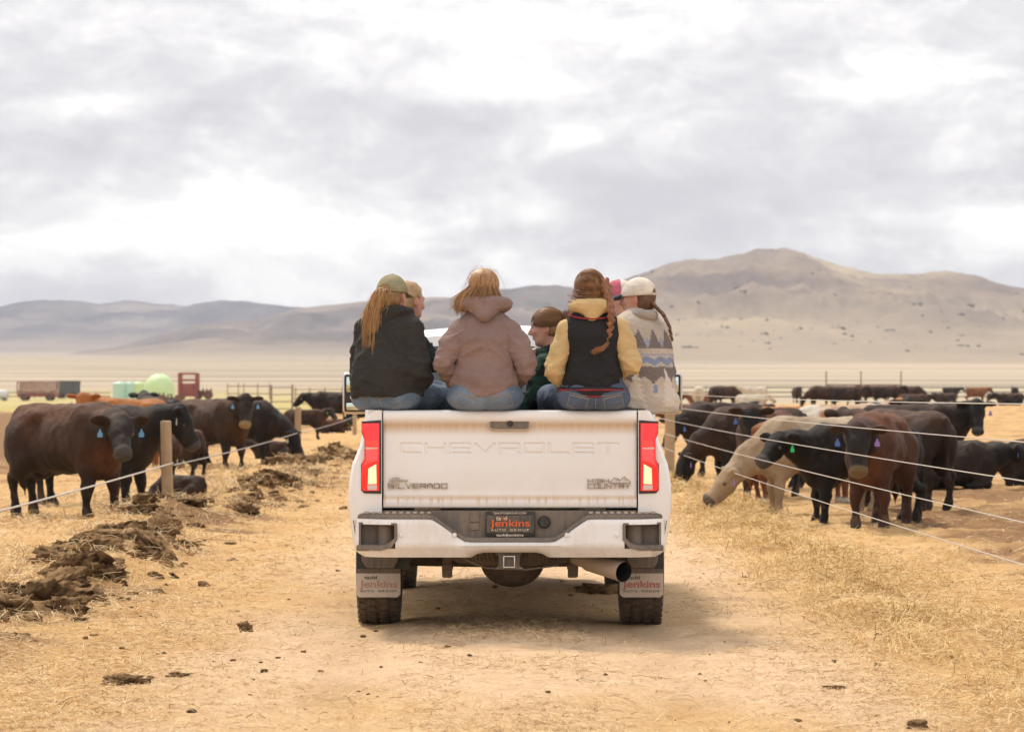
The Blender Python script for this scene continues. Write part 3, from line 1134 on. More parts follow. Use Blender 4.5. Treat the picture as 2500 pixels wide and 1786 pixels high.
build_tailgate()


def build_bedside(s):
    """outer skin of one side of the bed, with the wheel arch, and its rear face"""
    prof = [(1.380, 0.800), (1.392, 0.812), (1.393, 0.850), (1.386, 0.872), (1.36, 0.888), (1.31, 0.905), (1.25, 0.917), (1.18, 0.932), (1.12, 0.955),
            (1.06, 0.980), (1.0, 0.992), (0.94, 1.000), (0.88, 1.004), (0.82, 1.004), (0.76, 1.000), (0.70, 0.992), (0.64, 0.984), (0.58, 0.975), (0.53, 0.965)]
    zz = np.concatenate([np.array([1.380, 1.392, 1.393, 1.386]), np.linspace(1.37, 0.53, 52)])
    pz = np.array([p[0] for p in prof])[::-1]
    px = np.array([p[1] for p in prof])[::-1]
    xx = np.interp(zz, pz, px)
    xx[:4] = [0.800, 0.812, 0.850, 0.872]
    ys = np.concatenate([[0.0, 0.006, 0.02, 0.05], np.linspace(0.08, 2.18, 90)])
    V, idx = [], {}
    for j, y in enumerate(ys):
        for i, z in enumerate(zz):
            bul = 0.035 * math.exp(-((y - 1.22) / 0.5) ** 2) * float(sstep(1.2, 1.05, z)) * (1 - float(sstep(0.62, 0.5, z)))
            tuck = -0.020 * (1 - min(1, y / 0.05)) ** 2
            V.append((s * (xx[i] + bul + tuck), y, z))
    n = len(zz)
    Q = []
    for j in range(len(ys) - 1):
        for i in range(n - 1):
            yc, zc = (ys[j] + ys[j + 1]) / 2, (zz[i] + zz[i + 1]) / 2
            if (yc - 1.22) ** 2 + (zc - 0.42) ** 2 < 0.49 ** 2 and zc < 0.9:
                continue
            Q.append((j * n + i, j * n + i + 1, (j + 1) * n + i + 1, (j + 1) * n + i))
    # rear face, from the outer skin in to the tailgate gap
    k = len(V)
    for i, z in enumerate(zz):
        V.append((s * 0.795, 0.004, z))
        V.append((s * 0.795, 0.16, z))
    for i in range(1, n - 1):
        if zz[i + 1] < 0.705:
            break
        Q.append((i, k + 2 * i, k + 2 * i + 2, i + 1))
        Q.append((k + 2 * i, k + 2 * i + 1, k + 2 * i + 3, k + 2 * i + 2))
    b = B()
    vs = [b.bm.verts.new(v) for v in V]
    for q in Q:
        try:
            b.bm.faces.new([vs[i] for i in q])
        except ValueError:
            pass
    bmesh.ops.delete(b.bm, geom=[v for v in b.bm.verts if not v.link_faces], context='VERTS')
    o = b.build('bedside', M_PAINT, truck, angle=55)
    # black cap along the rail, inner wall, arch lining
    b = B()
    b.box((s * 0.80 - 0.045, 0.10, 1.385), (s * 0.80 + 0.045, 2.15, 1.401), 0.006)
    b.build('rail_cap', M_BLACK, o)
    b = B()
    b.box((min(s * 0.735, s * 0.755), 0.11, 0.92), (max(s * 0.735, s * 0.755), 2.15, 1.384))
    b.build('inner_wall', M_BED, o)
    b = B()
    arc = [(1.22 + 0.50 * math.cos(a), 0.42 + 0.50 * math.sin(a)) for a in np.linspace(-0.1, math.pi + 0.1, 26)]
    b.grid([[(s * x, y, z) for x in (0.64, 0.80, 0.985)] for y, z in arc])
    b.build('arch_lining', M_BLACK, o)
    # tail light
    def pt(xd, yd):
        return (s * abs(lx(xd)), lz(yd))
    out = [(803.5, 940), (842.5, 939.5), (842.5, 1090), (807, 1090), (803, 1086), (802.5, 1052), (804, 1030), (811.5, 1018), (812, 977), (804.5, 962)]
    hb = B()
    hb.prism([pt(*p) for p in [(802.5, 936), (846, 933), (846, 1096), (808, 1095), (801.5, 1088), (801.5, 1031), (810.5, 1019), (811, 977), (803, 962)]], -0.008, 0.05, bevel=0.004)
    lt = hb.build('tail_light', M_BLACK, truck)
    b = B()
    b.prism([pt(*p) for p in out], -0.020, -0.006, bevel=0.005)
    b.build('red_lens', M_RED, lt)
    b = B()
    b.prism([pt(*p) for p in [(813.5, 975), (818, 981), (838.5, 976), (838.5, 993), (813.5, 992)]], -0.0235, -0.019, bevel=0.002)
    b.prism([pt(*p) for p in [(813.5, 998), (838.5, 997), (838.5, 1023), (820, 1027), (808, 1035), (813.5, 1018)]], -0.0235, -0.019, bevel=0.002)
    b.build('lit_lens', M_REDLIT, lt)
    b = B()
    b.prism([pt(*p) for p in [(812.5, 993), (838.5, 994), (838.5, 996.5), (812.5, 997.5)]], -0.026, -0.020)
    b.build('lens_bar', M_CLEAR, lt)
    b = B()
    b.prism([pt(*p) for p in [(818, 1040), (835.5, 1030), (836.5, 1074), (817, 1075)]], -0.0275, -0.019, bevel=0.003)
    b.build('reverse_lamp', M_LAMP, lt)
    b = B()
    b.prism([pt(*p) for p in [(816, 1077), (837, 1076.5), (837, 1088), (816, 1087.5)]], -0.025, -0.019, bevel=0.002)
    b.build('reflector', M_CLEAR, lt)


for s in (-1, 1):
    build_bedside(s)
b = B()
b.box((-0.735, 0.10, 0.88), (0.735, 2.16, 0.915))
b.box((-0.78, 2.12, 0.90), (0.78, 2.17, 1.40), 0.01)
for x in np.linspace(-0.66, 0.66, 12):
    b.box((x - 0.02, 0.12, 0.914), (x + 0.02, 2.1, 0.925))
for s in (-1, 1):
    b.box((min(s * .54, s * .745), 0.80, 0.91), (max(s * .54, s * .745), 1.64, 1.16), 0.03)
b.build('bed', M_BED, truck)


def build_bumper():
    xs = np.concatenate([[-0.962, -0.955, -0.93, -0.90, -0.86, -0.80, -0.745, -0.705, -0.68], np.linspace(-0.64, 0.64, 33), [0.68, 0.705, 0.745, 0.80, 0.86, 0.90, 0.93, 0.955, 0.962]])

    def ztop(x):
        a = abs(x)
        if a > 0.485:
            return 0.722
        if a > 0.27:
            return 0.722 - 0.142 * float(sstep(0.0, 1.0, (0.485 - a) / 0.215) * 0.25 + 0.75 * (0.485 - a) / 0.215)
        return 0.580

    def zbot(x):
        return 0.486 + 0.030 * float(sstep(0.22, 0.19, abs(x))) + 0.03 * float(sstep(0.9, 0.962, abs(x)))

    def curve(x):
        a = abs(x)
        return 0.16 * max(0.0, (a - 0.70) / 0.262) ** 2.2

    rows = []
    for x in xs:
        zt, zb, c = ztop(x), zbot(x), curve(x)
        zc = 0.562
        fr = -0.150 + c
        zh = max(zt - 0.012, zc + 0.004)
        r = [(x, fr + 0.05, zt), (x, fr + 0.012, zt), (x, fr, zh)]
        zz = np.linspace(zh, zc, 8)
        for z in zz[1:]:
            r.append((x, fr - 0.010 * (zh - z) / max(zh - zc, 1e-3), z))
        r += [(x, fr + 0.002, zc - 0.02), (x, fr + 0.05, zb), (x, fr + 0.10, zb + 0.004)]
        rows.append(r)
    b = B()
    vs = [[b.bm.verts.new(p) for p in r] for r in rows]
    for i in range(len(rows) - 1):
        xc = (xs[i] + xs[i + 1]) / 2
        for j in range(len(rows[0]) - 1):
            zc = (rows[i][j][2] + rows[i][j + 1][2]) / 2
            if 0.705 < abs(xc) < 0.93 and 0.545 < zc < 0.69:
                continue
            b.bm.faces.new((vs[i][j], vs[i + 1][j], vs[i + 1][j + 1], vs[i][j + 1]))
    for s in (0, -1):
        pass
    bp = b.build('bumper', M_PAINT_LOW, truck, angle=50)
    # step pad on top, following the dip round the plate
    b = B()
    P = []
    for x in xs:
        zt, c = ztop(x), curve(x)
        P.append([(x, -0.136 + c, zt - 0.002), (x, -0.140 + c, zt + 0.010), (x, -0.130 + c, zt + 0.026), (x, -0.10 + c, zt + 0.034 if abs(x) > 0.485 else zt + 0.03), (x, 0.03, 0.762 if abs(x) > 0.485 else zt + 0.012)])
    b.grid(P)
    b.build('step_pad', M_PLASTIC, bp)
    for s in (-1, 1):
        for k in range(10):
            x = s * (0.50 + k * 0.043)
            b = B()
            b.box((x - 0.013, -0.11 + curve(x), 0.7545), (x + 0.013, -0.04, 0.766), 0.003)
            b.build('grip_rib', M_BADGE, bp)
        # corner step: recess lined in grey
        def cx(xd):
            return s * abs(lx(xd))
        b = B()
        x0, x1 = s * 0.932, s * 0.700
        ya = -0.150 + curve(0.932) - 0.012
        yb = -0.150 - 0.012
        rim_o = [(0.936, 0.700, curve(0.936)), (0.70, 0.700, curve(0.70)), (0.693, 0.690, 0), (0.693, 0.596, 0), (0.735, 0.545, curve(.735)), (0.80, 0.528, curve(.80)), (0.936, 0.528, curve(.936))]
        rim_i = [(0.922, 0.688, curve(0.922)), (0.716, 0.688, curve(0.716)), (0.712, 0.684, curve(.712)), (0.712, 0.604, curve(.712)), (0.748, 0.572, curve(.748)), (0.80, 0.560, curve(.80)), (0.922, 0.560, curve(.922))]
        vo = [b.bm.verts.new((s * x, -0.166 + c, z)) for x, z, c in rim_o]
        vi = [b.bm.verts.new((s * x, -0.158 + c, z)) for x, z, c in rim_i]
        vd = [b.bm.verts.new((s * (x - 0.004 if x > .8 else x + 0.004), 0.005, z - (0.0 if z > 0.6 else -0.008))) for x, z, c in rim_i]
        vk = [b.bm.verts.new((s * x, -0.140 + c, z)) for x, z, c in rim_o]
        n = len(vo)
        for i in range(n):
            j = (i + 1) % n
            b.bm.faces.new((vo[i], vo[j], vi[j], vi[i]))
            b.bm.faces.new((vi[i], vi[j], vd[j], vd[i]))
            b.bm.faces.new((vo[j], vo[i], vk[i], vk[j]))
        b.bm.faces.new(vd)
        st = b.build('corner_step', M_PLASTIC, bp, angle=30)
        b = B()
        b.lathe([(0.56, 0.055), (0.68, 0.055)], 'z', 16, (s * 0.765, -0.02, 0))
        b.build('step_pillar', M_PLASTIC, st)
        b = B()
        b.box((min(s * .74, s * .95), -0.15 + curve(.88), 0.524), (max(s * .74, s * .95), -0.03, 0.562), 0.012)
        b.build('step_tread', M_PLASTIC, st)
    # dark centre panel, outlets, plate
    b = B()
    b.prism([(-0.50, 0.772), (0.50, 0.772), (0.44, 0.70), (0.29, 0.585), (0.22, 0.560), (-0.22, 0.560), (-0.29, 0.585), (-0.44, 0.70)], -0.055, -0.02)
    b.prism([(-0.785, 0.772), (0.785, 0.772), (0.785, 0.755), (-0.785, 0.755)], -0.02, 0.03)
    pn = b.build('plate_panel', M_PLASTIC, bp)
    b = B()
    b.lathe([(-0.085, 0.004), (-0.085, 0.030), (-0.078, 0.037), (-0.05, 0.040)], 'y', 26, (lx(1208), 0, lz(1158)))
    b.build('trailer_socket', M_BLACK, pn)
    for z in (lz(1150), lz(1168)):
        b = B()
        b.box((lx(1053) - .030, -0.066, z - .022), (lx(1053) + .030, -0.05, z + .022), 0.006)
        b.build('outlet_cover', M_PLASTIC, pn)
    for xd in (893, 1010, 1257, 1367):
        b = B()
        b.lathe([(-0.1685, 0.0005), (-0.1685, 0.008), (-0.1665, 0.0125), (-0.150, 0.0135)], 'y', 20, (lx(xd), curve(lx(xd)), lz(1185)))
        b.build('parking_sensor', M_PAINT_LOW, bp)
    b = B()
    b.box((lx(1078), -0.088, lz(1190)), (lx(1188), -0.070, lz(1134)), 0.006)
    b.box((lx(1078) + .02, -0.072, lz(1180)), (lx(1188) - .02, -0.05, lz(1140)))
    pf = b.build('licence_plate', M_BLACK, bp)
    b = B()
    b.box((lx(1081), -0.0905, lz(1181)), (lx(1185), -0.086, lz(1143)), 0.002)
    b.build('plate_insert', M_PLATE, pf)
    cx_ = lx(1133)
    y = -0.0925
    text_obj('lettering', 'TJAUTOGROUP.COM', 0.205, M_PTXT_W, pf, (cx_ - .005, y + .001, lz(1138.5)), 0.0155, bold=0.012)
    text_obj('lettering', 'Jenkins', 0.245, M_PTXT_O, pf, (cx_ - .003, y - .001, lz(1162)), 0.056, bold=0.014)
    text_obj('lettering', 't', 0.013, M_PTXT_W, pf, (lx(1103.5), y - .001, lz(1149.5)), 0.022, bold=0.014)
    text_obj('lettering', 'a', 0.017, M_PTXT_W, pf, (lx(1109), y - .001, lz(1150.5)), 0.017, bold=0.014)
    text_obj('lettering', 'd', 0.018, M_PTXT_O, pf, (lx(1116), y - .001, lz(1149)), 0.023, bold=0.014)
    text_obj('lettering', 'd', 0.018, M_PTXT_W, pf, (lx(1122.5), y - .001, lz(1149)), 0.023, bold=0.014)
    text_obj('lettering', 'AUTO', 0.092, M_PTXT_W, pf, (cx_ - .075, y - .001, lz(1175)), 0.014, bold=0.012, spacing=1.35)
    text_obj('lettering', 'GROUP', 0.118, M_PTXT_W, pf, (cx_ + .055, y - .001, lz(1175)), 0.014, bold=0.012, spacing=1.35)
    text_obj('lettering', 'taddJenkins', 0.170, M_PTXT_W, pf, (cx_ - .003, y + .001, lz(1187)), 0.021, bold=0.022)


build_bumper()


def wheel(name, x, y, z, s, r=0.41, w=0.275, parent=None):
    o = empty(name, (x, y, z))
    o.parent = truck
    hw = w / 2
    b = B()
    prof = [(-hw + .02, 0.235), (-hw, 0.27), (-hw - .004, 0.32), (-hw + .006, r - .035), (-hw + .03, r - .008), (-hw + .06, r), (0, r + .003),
            (hw - .06, r), (hw - .03, r - .008), (hw - .006, r - .035), (hw + .004, 0.32), (hw, 0.27), (hw - .02, 0.235)]
    b.lathe(prof, 'x', 56, closed=False)
    ty = b.build('tyre', M_RUBBER, o, angle=60)
    # tread blocks
    b = B()
    for k in range(44):
        a = 2 * math.pi * k / 44
        for col, off in ((-0.105, 0), (-0.038, 0.5), (0.038, 0.2), (0.105, 0.7)):
            aa = a + off * 2 * math.pi / 44
            M = Matrix.Rotation(aa, 4, 'X') @ Matrix.Translation((col, 0, r + (0.004 if abs(col) < .1 else -0.001))) @ Matrix.Rotation(0.3 * (1 if col > 0 else -1), 4, 'Z')
            b.box((-0.024, -0.021, -0.010), (0.024, 0.021, 0.008), 0, M=M)
    b.build('tread', M_RUBBER, ty, smooth=False)
    b = B()
    b.lathe([(-0.10, 0.235), (-0.11, 0.225), (0.02, 0.215), (s * 0.03 + .02, 0.20), (0.10, 0.225), (0.11, 0.235)], 'x', 40, closed=False)
    b.lathe([(s * 0.06, 0.001), (s * 0.075, 0.06), (s * 0.05, 0.10), (s * 0.03, 0.19), (0.0, 0.22)], 'x', 40, closed=False)
    rm = b.build('rim', M_ALU, o)
    for k in range(8):
        a = 2 * math.pi * k / 8
        b = B()
        b.tube([(s * 0.085, 0.05 * math.cos(a), 0.05 * math.sin(a)), (s * 0.075, 0.215 * math.cos(a), 0.215 * math.sin(a))], [0.022, 0.03], 6)
        b.build('spoke', M_ALU, rm)
    return o


for s in (-1, 1):
    wheel('wheel', s * 0.858, 1.22, 0.394, s)
    wheel('wheel', s * 0.868, 5.05, 0.394, s)

# mud flaps with their plates
for s, fade in ((-1, True), (1, False)):
    x0, x1 = (-0.990, -0.705) if s < 0 else (0.705, 0.985)
    b = B()
    b.box((x0, 0.745, 0.335), (x1, 0.757, 0.70), 0.003)
    fl = b.build('mud_flap', M_PLASTIC, truck)
    b = B()
    pl = [(x0, 0.340), (x1, 0.340), (x1, 0.205), (x1 - .02, 0.186), (x0 + .02, 0.186), (x0, 0.205)]
    b.prism(pl, 0.738, 0.744, bevel=0.002)
    b.build('plate', M_FLAP, fl)
    b = B()
    xa, xb = (x0 + .02, x1 - .01) if s < 0 else (x0 + .03, x1 - .03)
    b.prism([(xa, 0.56), (xb, 0.56), (xb - .005, 0.42), (xb - .03, 0.375), (xa + .05, 0.375), (xa + .02, 0.42)], 0.690, 0.733, bevel=0.01)
    b.build('fender_lining', M_PLASTIC, fl)
    xm = (x0 + x1) / 2
    mr = M_FLAPTXT_F if fade else M_FLAPTXT_R
    text_obj('lettering', 'Jenkins', 0.245, mr, fl, (xm, 0.736, 0.264), 0.060, bold=0.014)
    text_obj('lettering', 'tadd', 0.082, M_FLAPTXT_K, fl, (xm - .050, 0.736, 0.3135), 0.023, bold=0.014)
    text_obj('lettering', 'AUTO', 0.092, M_FLAPTXT_K, fl, (xm - .072, 0.736, 0.2265), 0.0125, bold=0.012, spacing=1.35)
    text_obj('lettering', 'GROUP', 0.118, M_FLAPTXT_K, fl, (xm + .058, 0.736, 0.2265), 0.0125, bold=0.012, spacing=1.35)

# under-body: spare wheel, hitch, exhaust, axle, springs
sp = empty('spare_wheel', (0.015, 0.50, 0.545))
sp.parent = truck
b = B()
hw, r = 0.125, 0.415
b.lathe([(-hw + .01, 0.22), (-hw, 0.27), (-hw, 0.34), (-hw + .02, r - .03), (-hw + .05, r - .005), (0, r), (hw - .05, r - .005), (hw - .02, r - .03), (hw, 0.34), (hw, 0.27), (hw - .01, 0.22)], 'z', 60, closed=False)
st = b.build('tyre', M_RUBBER, sp, angle=60)
b = B()
for k in range(90):
    a = 2 * math.pi * k / 90
    if math.sin(a) > 0.35:
        continue
    pts = [Matrix.Rotation(a + off, 4, 'Z') @ Vector((r + .002 - 0.006 * abs(zz) / .1, 0, zz)) for zz, off in ((-0.10, 0.03), (-0.05, 0.0), (0, 0.012), (0.05, 0.0), (0.10, 0.03))]
    b.tube(pts, 0.005, 4)
b.build('tread', M_STEEL, st)
b = B()
b.lathe([(-0.06, 0.22), (-0.02, 0.18), (-0.02, 0.05)], 'z', 30, closed=False)
b.build('rim', M_STEEL, sp)

b = B()
zc, xc = lz(1246), lx(1130)
b.prism([(xc - 0.10, 0.525), (xc + 0.10, 0.525), (xc + 0.062, 0.49), (xc + 0.062, 0.43), (xc + 0.10, 0.408), (xc - 0.10, 0.408), (xc - 0.062, 0.43), (xc - 0.062, 0.49)], -0.03, 0.0, bevel=0.003)
b.box((-0.62, 0.02, 0.535), (0.62, 0.09, 0.60), 0.01)
hi = b.build('tow_hitch', M_PLASTIC, truck)
b = B()
for (ax, az, bx, bz) in ((-.037, -.037, .037, -.030), (-.037, .030, .037, .037), (-.037, -.030, -.030, .030), (.030, -.030, .037, .030)):
    b.box((xc + ax, -0.055, zc + az), (xc + bx, 0.10, zc + bz), 0.001)
b.build('receiver_tube', M_CHROME, hi)
b = B()
b.box((xc - .030, 0.02, zc - .030), (xc + .030, 0.03, zc + .030))
b.build('receiver_hollow', M_SOOT_SHADE, hi)  # black plate stands in for the shade inside the tube

ex = empty('exhaust', (0, 0, 0))
ex.parent = truck
A_, B_ = Vector((0.415, 0.34, 0.462)), Vector((0.705, -0.03, 0.392))
b = B()
d = (B_ - A_).normalized()
b.tube([A_, A_ + d * 0.10, A_ + d * 0.13, B_ - d * 0.01, B_], [0.046, 0.048, 0.060, 0.064, 0.064], 28, cap=False)
b.build('tailpipe', M_EXH, ex)
b = B()
b.tube([B_ + d * 0.001, A_ + d * 0.16], [0.0612, 0.056], 28, cap=False)
b.tube([A_ + d * 0.165, A_ + d * 0.16], [0.056, 0.0], 28, cap=False)
b.build('tailpipe_bore', M_SOOT_SHADE, ex)
b = B()
b.tube([A_ + Vector((0, .01, 0)), A_ + Vector((-0.05, 0.35, 0.02)), A_ + Vector((-0.05, 1.2, 0.05))], 0.04, 12)
b.tube([A_ + Vector((0.02, 0, 0.05)), A_ + Vector((0.02, 0, 0.16))], 0.012, 6)
b.build('pipe', M_STEEL, ex)

ax = empty('rear_axle', (0, 1.22, 0.408))
ax.parent = truck
b = B()
b.tube([(-0.74, 0, 0), (-0.2, 0, 0), (0.2, 0, 0), (0.74, 0, 0)], [0.045, 0.055, 0.055, 0.045], 16)
b.build('axle_tube', M_STEEL, ax)
V, Q = Sdf().ell((0.015, -0.02, -0.02), (0.21, 0.19, 0.165), k=.02).ell((0.015, 0.05, 0.0), (0.14, 0.22, 0.12), k=.03).mesh(0.02)
link('differential', mesh_np('differential', V, Q), M_STEEL, ax)
for s in (-1, 1):
    b = B()
    b.box((s * .40 - .035, -0.62, -0.04), (s * .40 + .035, 0.75, 0.0), 0.01)
    b.box((s * .40 - .03, -0.60, -0.09), (s * .40 + .03, -0.52, 0.12), 0.008)
    b.build('leaf_spring', M_STEEL, ax)
    b = B()
    b.tube([(s * .41, -0.28, -0.10), (s * .43, -0.2, 0.28)], 0.032, 10)
    b.build('shock_absorber', M_STEEL, ax)
b = B()
for s in (-1, 1):
    b.box((s * .44 - .04, 0.05, 0.56), (s * .44 + .04, 5.7, 0.70), 0.01)
b.box((-0.44, 2.2, 0.57), (0.44, 2.3, 0.66))
b.box((-0.44, 0.9, 0.62), (0.44, 1.0, 0.68))
b.build('frame', M_STEEL, truck)
b = B()
b.box((-0.38, 4.7, 0.38), (0.38, 5.2, 0.60), 0.06)
b.box((-0.66, 3.0, 0.45), (-0.35, 4.0, 0.60), 0.05)
b.tube([(-0.78, 5.05, 0.40), (0.78, 5.05, 0.40)], 0.05, 10)
b.tube([(0, 1.4, 0.43), (0, 4.6, 0.50)], 0.04, 10)
b.build('drivetrain', M_STEEL, truck)
b = B()
b.tube([(-0.33, 0.02, 0.50), (-0.22, 0.0, 0.44), (-0.15, 0.0, 0.415), (0.1, 0.0, 0.405), (0.3, 0.03, 0.43)], 0.006, 6)
b.build('cable', M_STEEL, truck)


def build_cab():
    def sec(y, xb, xm, zb, zbelt, xr, zr, crown):
        h = [(xb, zb), (xm, zb + 0.12), (xm + .012, (zb + zbelt) / 2), (xm, zbelt - 0.04), (xm - 0.012, zbelt), (xr + (xm - xr) * 0.45, zbelt + (zr - zbelt) * 0.5),
             (xr, zr - 0.045), (xr * 0.95, zr - 0.012), (xr * 0.82, zr + crown * .35), (xr * 0.45, zr + crown * .85), (0, zr + crown)]
        pts = [(-x, y, z) for x, z in h] + [(x, y, z) for x, z in h[::-1][1:]]
        return pts
    S = [sec(2.235, .95, .98, .55, 1.40, .95, 1.44, 0.0), sec(2.25, .97, 1.0, .52, 1.42, .93, 1.46, 0.0), sec(2.36, .97, 1.005, .52, 1.43, .76, 1.865, 0.045),
         sec(2.46, .97, 1.005, .52, 1.43, .74, 1.905, 0.05), sec(2.9, .97, 1.005, .50, 1.42, .735, 1.925, 0.05), sec(3.6, .97, 1.005, .50, 1.42, .73, 1.92, 0.045),
         sec(4.0, .97, 1.005, .50, 1.41, .73, 1.88, 0.04), sec(4.75, .97, 1.005, .50, 1.38, .90, 1.42, 0.03), sec(5.2, .97, 1.0, .60, 1.33, .90, 1.38, 0.04),
         sec(5.9, .96, .99, .60, 1.27, .88, 1.31, 0.03), sec(6.12, .92, .95, .55, 1.18, .84, 1.24, 0.02)]
    b = B()
    b.grid(S)
    for ring, fl in ((S[0], 0), (S[-1], 1)):
        b.bm.faces.new([b.bm.verts.new(p) for p in ring])
    bmesh.ops.remove_doubles(b.bm, verts=b.bm.verts[:], dist=1e-4)
    c = b.build('cab', M_PAINT, truck, angle=35)
    # rear window (lies in the sloping back), in its black surround
    def back(x, z, off):
        t = (z - 1.46) / (1.865 - 1.46)
        return (x, 2.25 + 0.11 * t - off, z)
    for nm, m, x_, za, zb_, off in (('rear_window_frame', M_BLACK, 0.70, 1.475, 1.845, 0.006), ('rear_window', M_GLASS, 0.66, 1.50, 1.82, 0.010)):
        b = B()
        b.grid([[back(x, z, off) for z in np.linspace(za, zb_, 4)] for x in np.linspace(-x_, x_, 5)])
        w = b.build(nm, m, c)
    b = B()
    b.box((-0.11, 2.352, 1.868), (0.09, 2.40, 1.892), 0.006)
    b.build('brake_light', M_RED, c)
    for s in (-1, 1):
        for y0, y1 in ((2.62, 3.42), (3.50, 4.30)):
            b = B()
            P = []
            for y in np.linspace(y0, y1, 5):
                top = 1.85 if y < 4.0 else 1.85 - (y - 4.0) * 0.55
                row = []
                for t in np.linspace(0.02, 1, 4):
                    z = 1.45 + (top - 1.45) * t
                    x = 0.993 + (0.735 - 0.993) * ((z - 1.42) / (1.88 - 1.42)) + 0.016
                    row.append((s * x, y, z))
                P.append(row)
            b.grid(P)
            b.build('side_window', M_GLASS, c)
            b = B()
            b.box((min(s * 1.012, s * 1.035), y0 + .05, 1.27), (max(s * 1.012, s * 1.035), y0 + .26, 1.305), 0.008)
            b.build('door_handle', M_CHROME, c)
        b = B()
        b.tube([(s * 1.02, 4.28, 1.44), (s * 1.12, 4.30, 1.45)], 0.025, 8)
        b.tube([(s * 1.02, 4.28, 1.38), (s * 1.12, 4.30, 1.39)], 0.025, 8)
        ar = b.build('mirror_arm', M_BLACK, c)
        hx = -1.160 if s < 0 else 1.192
        b = B()
        b.box((hx - 0.105, 4.27, 1.335), (hx + 0.105, 4.40, 1.648), 0.03, 3)
        mh = b.build('mirror', M_CHROME, c)
        b = B()
        b.box((hx - 0.090, 4.262, 1.352), (hx + 0.090, 4.285, 1.632), 0.02, 2)
        b.build('mirror_frame', M_BLACK, mh)
        for za, zb_ in ((1.50, 1.615), (1.365, 1.42)):
            b = B()
            b.box((hx - 0.074, 4.256, za), (hx + 0.074, 4.264, zb_), 0.004)
            b.build('mirror_glass', M_MIRROR, mh)
        b = B()
        b.lathe([(4.254, .001), (4.254, .016), (4.264, .018)], 'y', 14, (hx + s * .03, 0, 1.46))
        b.build('mirror_lamp', M_CLEAR, mh)
    b = B()
    b.grid([[(x, 4.03 + 0.70 * t + 0.012, 1.89 - 0.46 * t + 0.022) for t in np.linspace(0, 1, 4)] for x in np.linspace(-.72, .72, 6)])
    b.build('windscreen', M_GLASS, c)
    for s in (-1, 1):
        b = B()
        b.box((min(s * .86, s * 1.02), 2.4, 0.42), (max(s * .86, s * 1.02), 4.5, 0.47), 0.015)
        b.build('running_board', M_BLACK, c)


M_MIRROR = mat('mirror_glass', (0.62, 0.70, 0.66), 0.04, metal=1.0)
build_cab()
# ================================================================== cattle
M_HIDE = mat('hide', vcol=True, rough=0.60, spec=0.20, noise=(14, 0.30, 7), bump=(60, 0.8, 0.02))
M_EYE = mat('animal_eye', (0.010, 0.007, 0.005), 0.08, coat=0.8)
TAGM = {c: mat('ear_tag_' + c, v, 0.5) for c, v in {'blue': (0.13, 0.34, 0.55), 'purple': (0.32, 0.20, 0.52), 'green': (0.05, 0.62, 0.18),
                                                   'white': (0.62, 0.58, 0.48), 'dark blue': (0.07, 0.15, 0.42)}.items()}


def rotv(yaw, pitch):
    """unit vector: yaw about z from +x (left positive), pitch up"""
    return np.array([math.cos(pitch) * math.cos(yaw), math.cos(pitch) * math.sin(yaw), math.sin(pitch)])


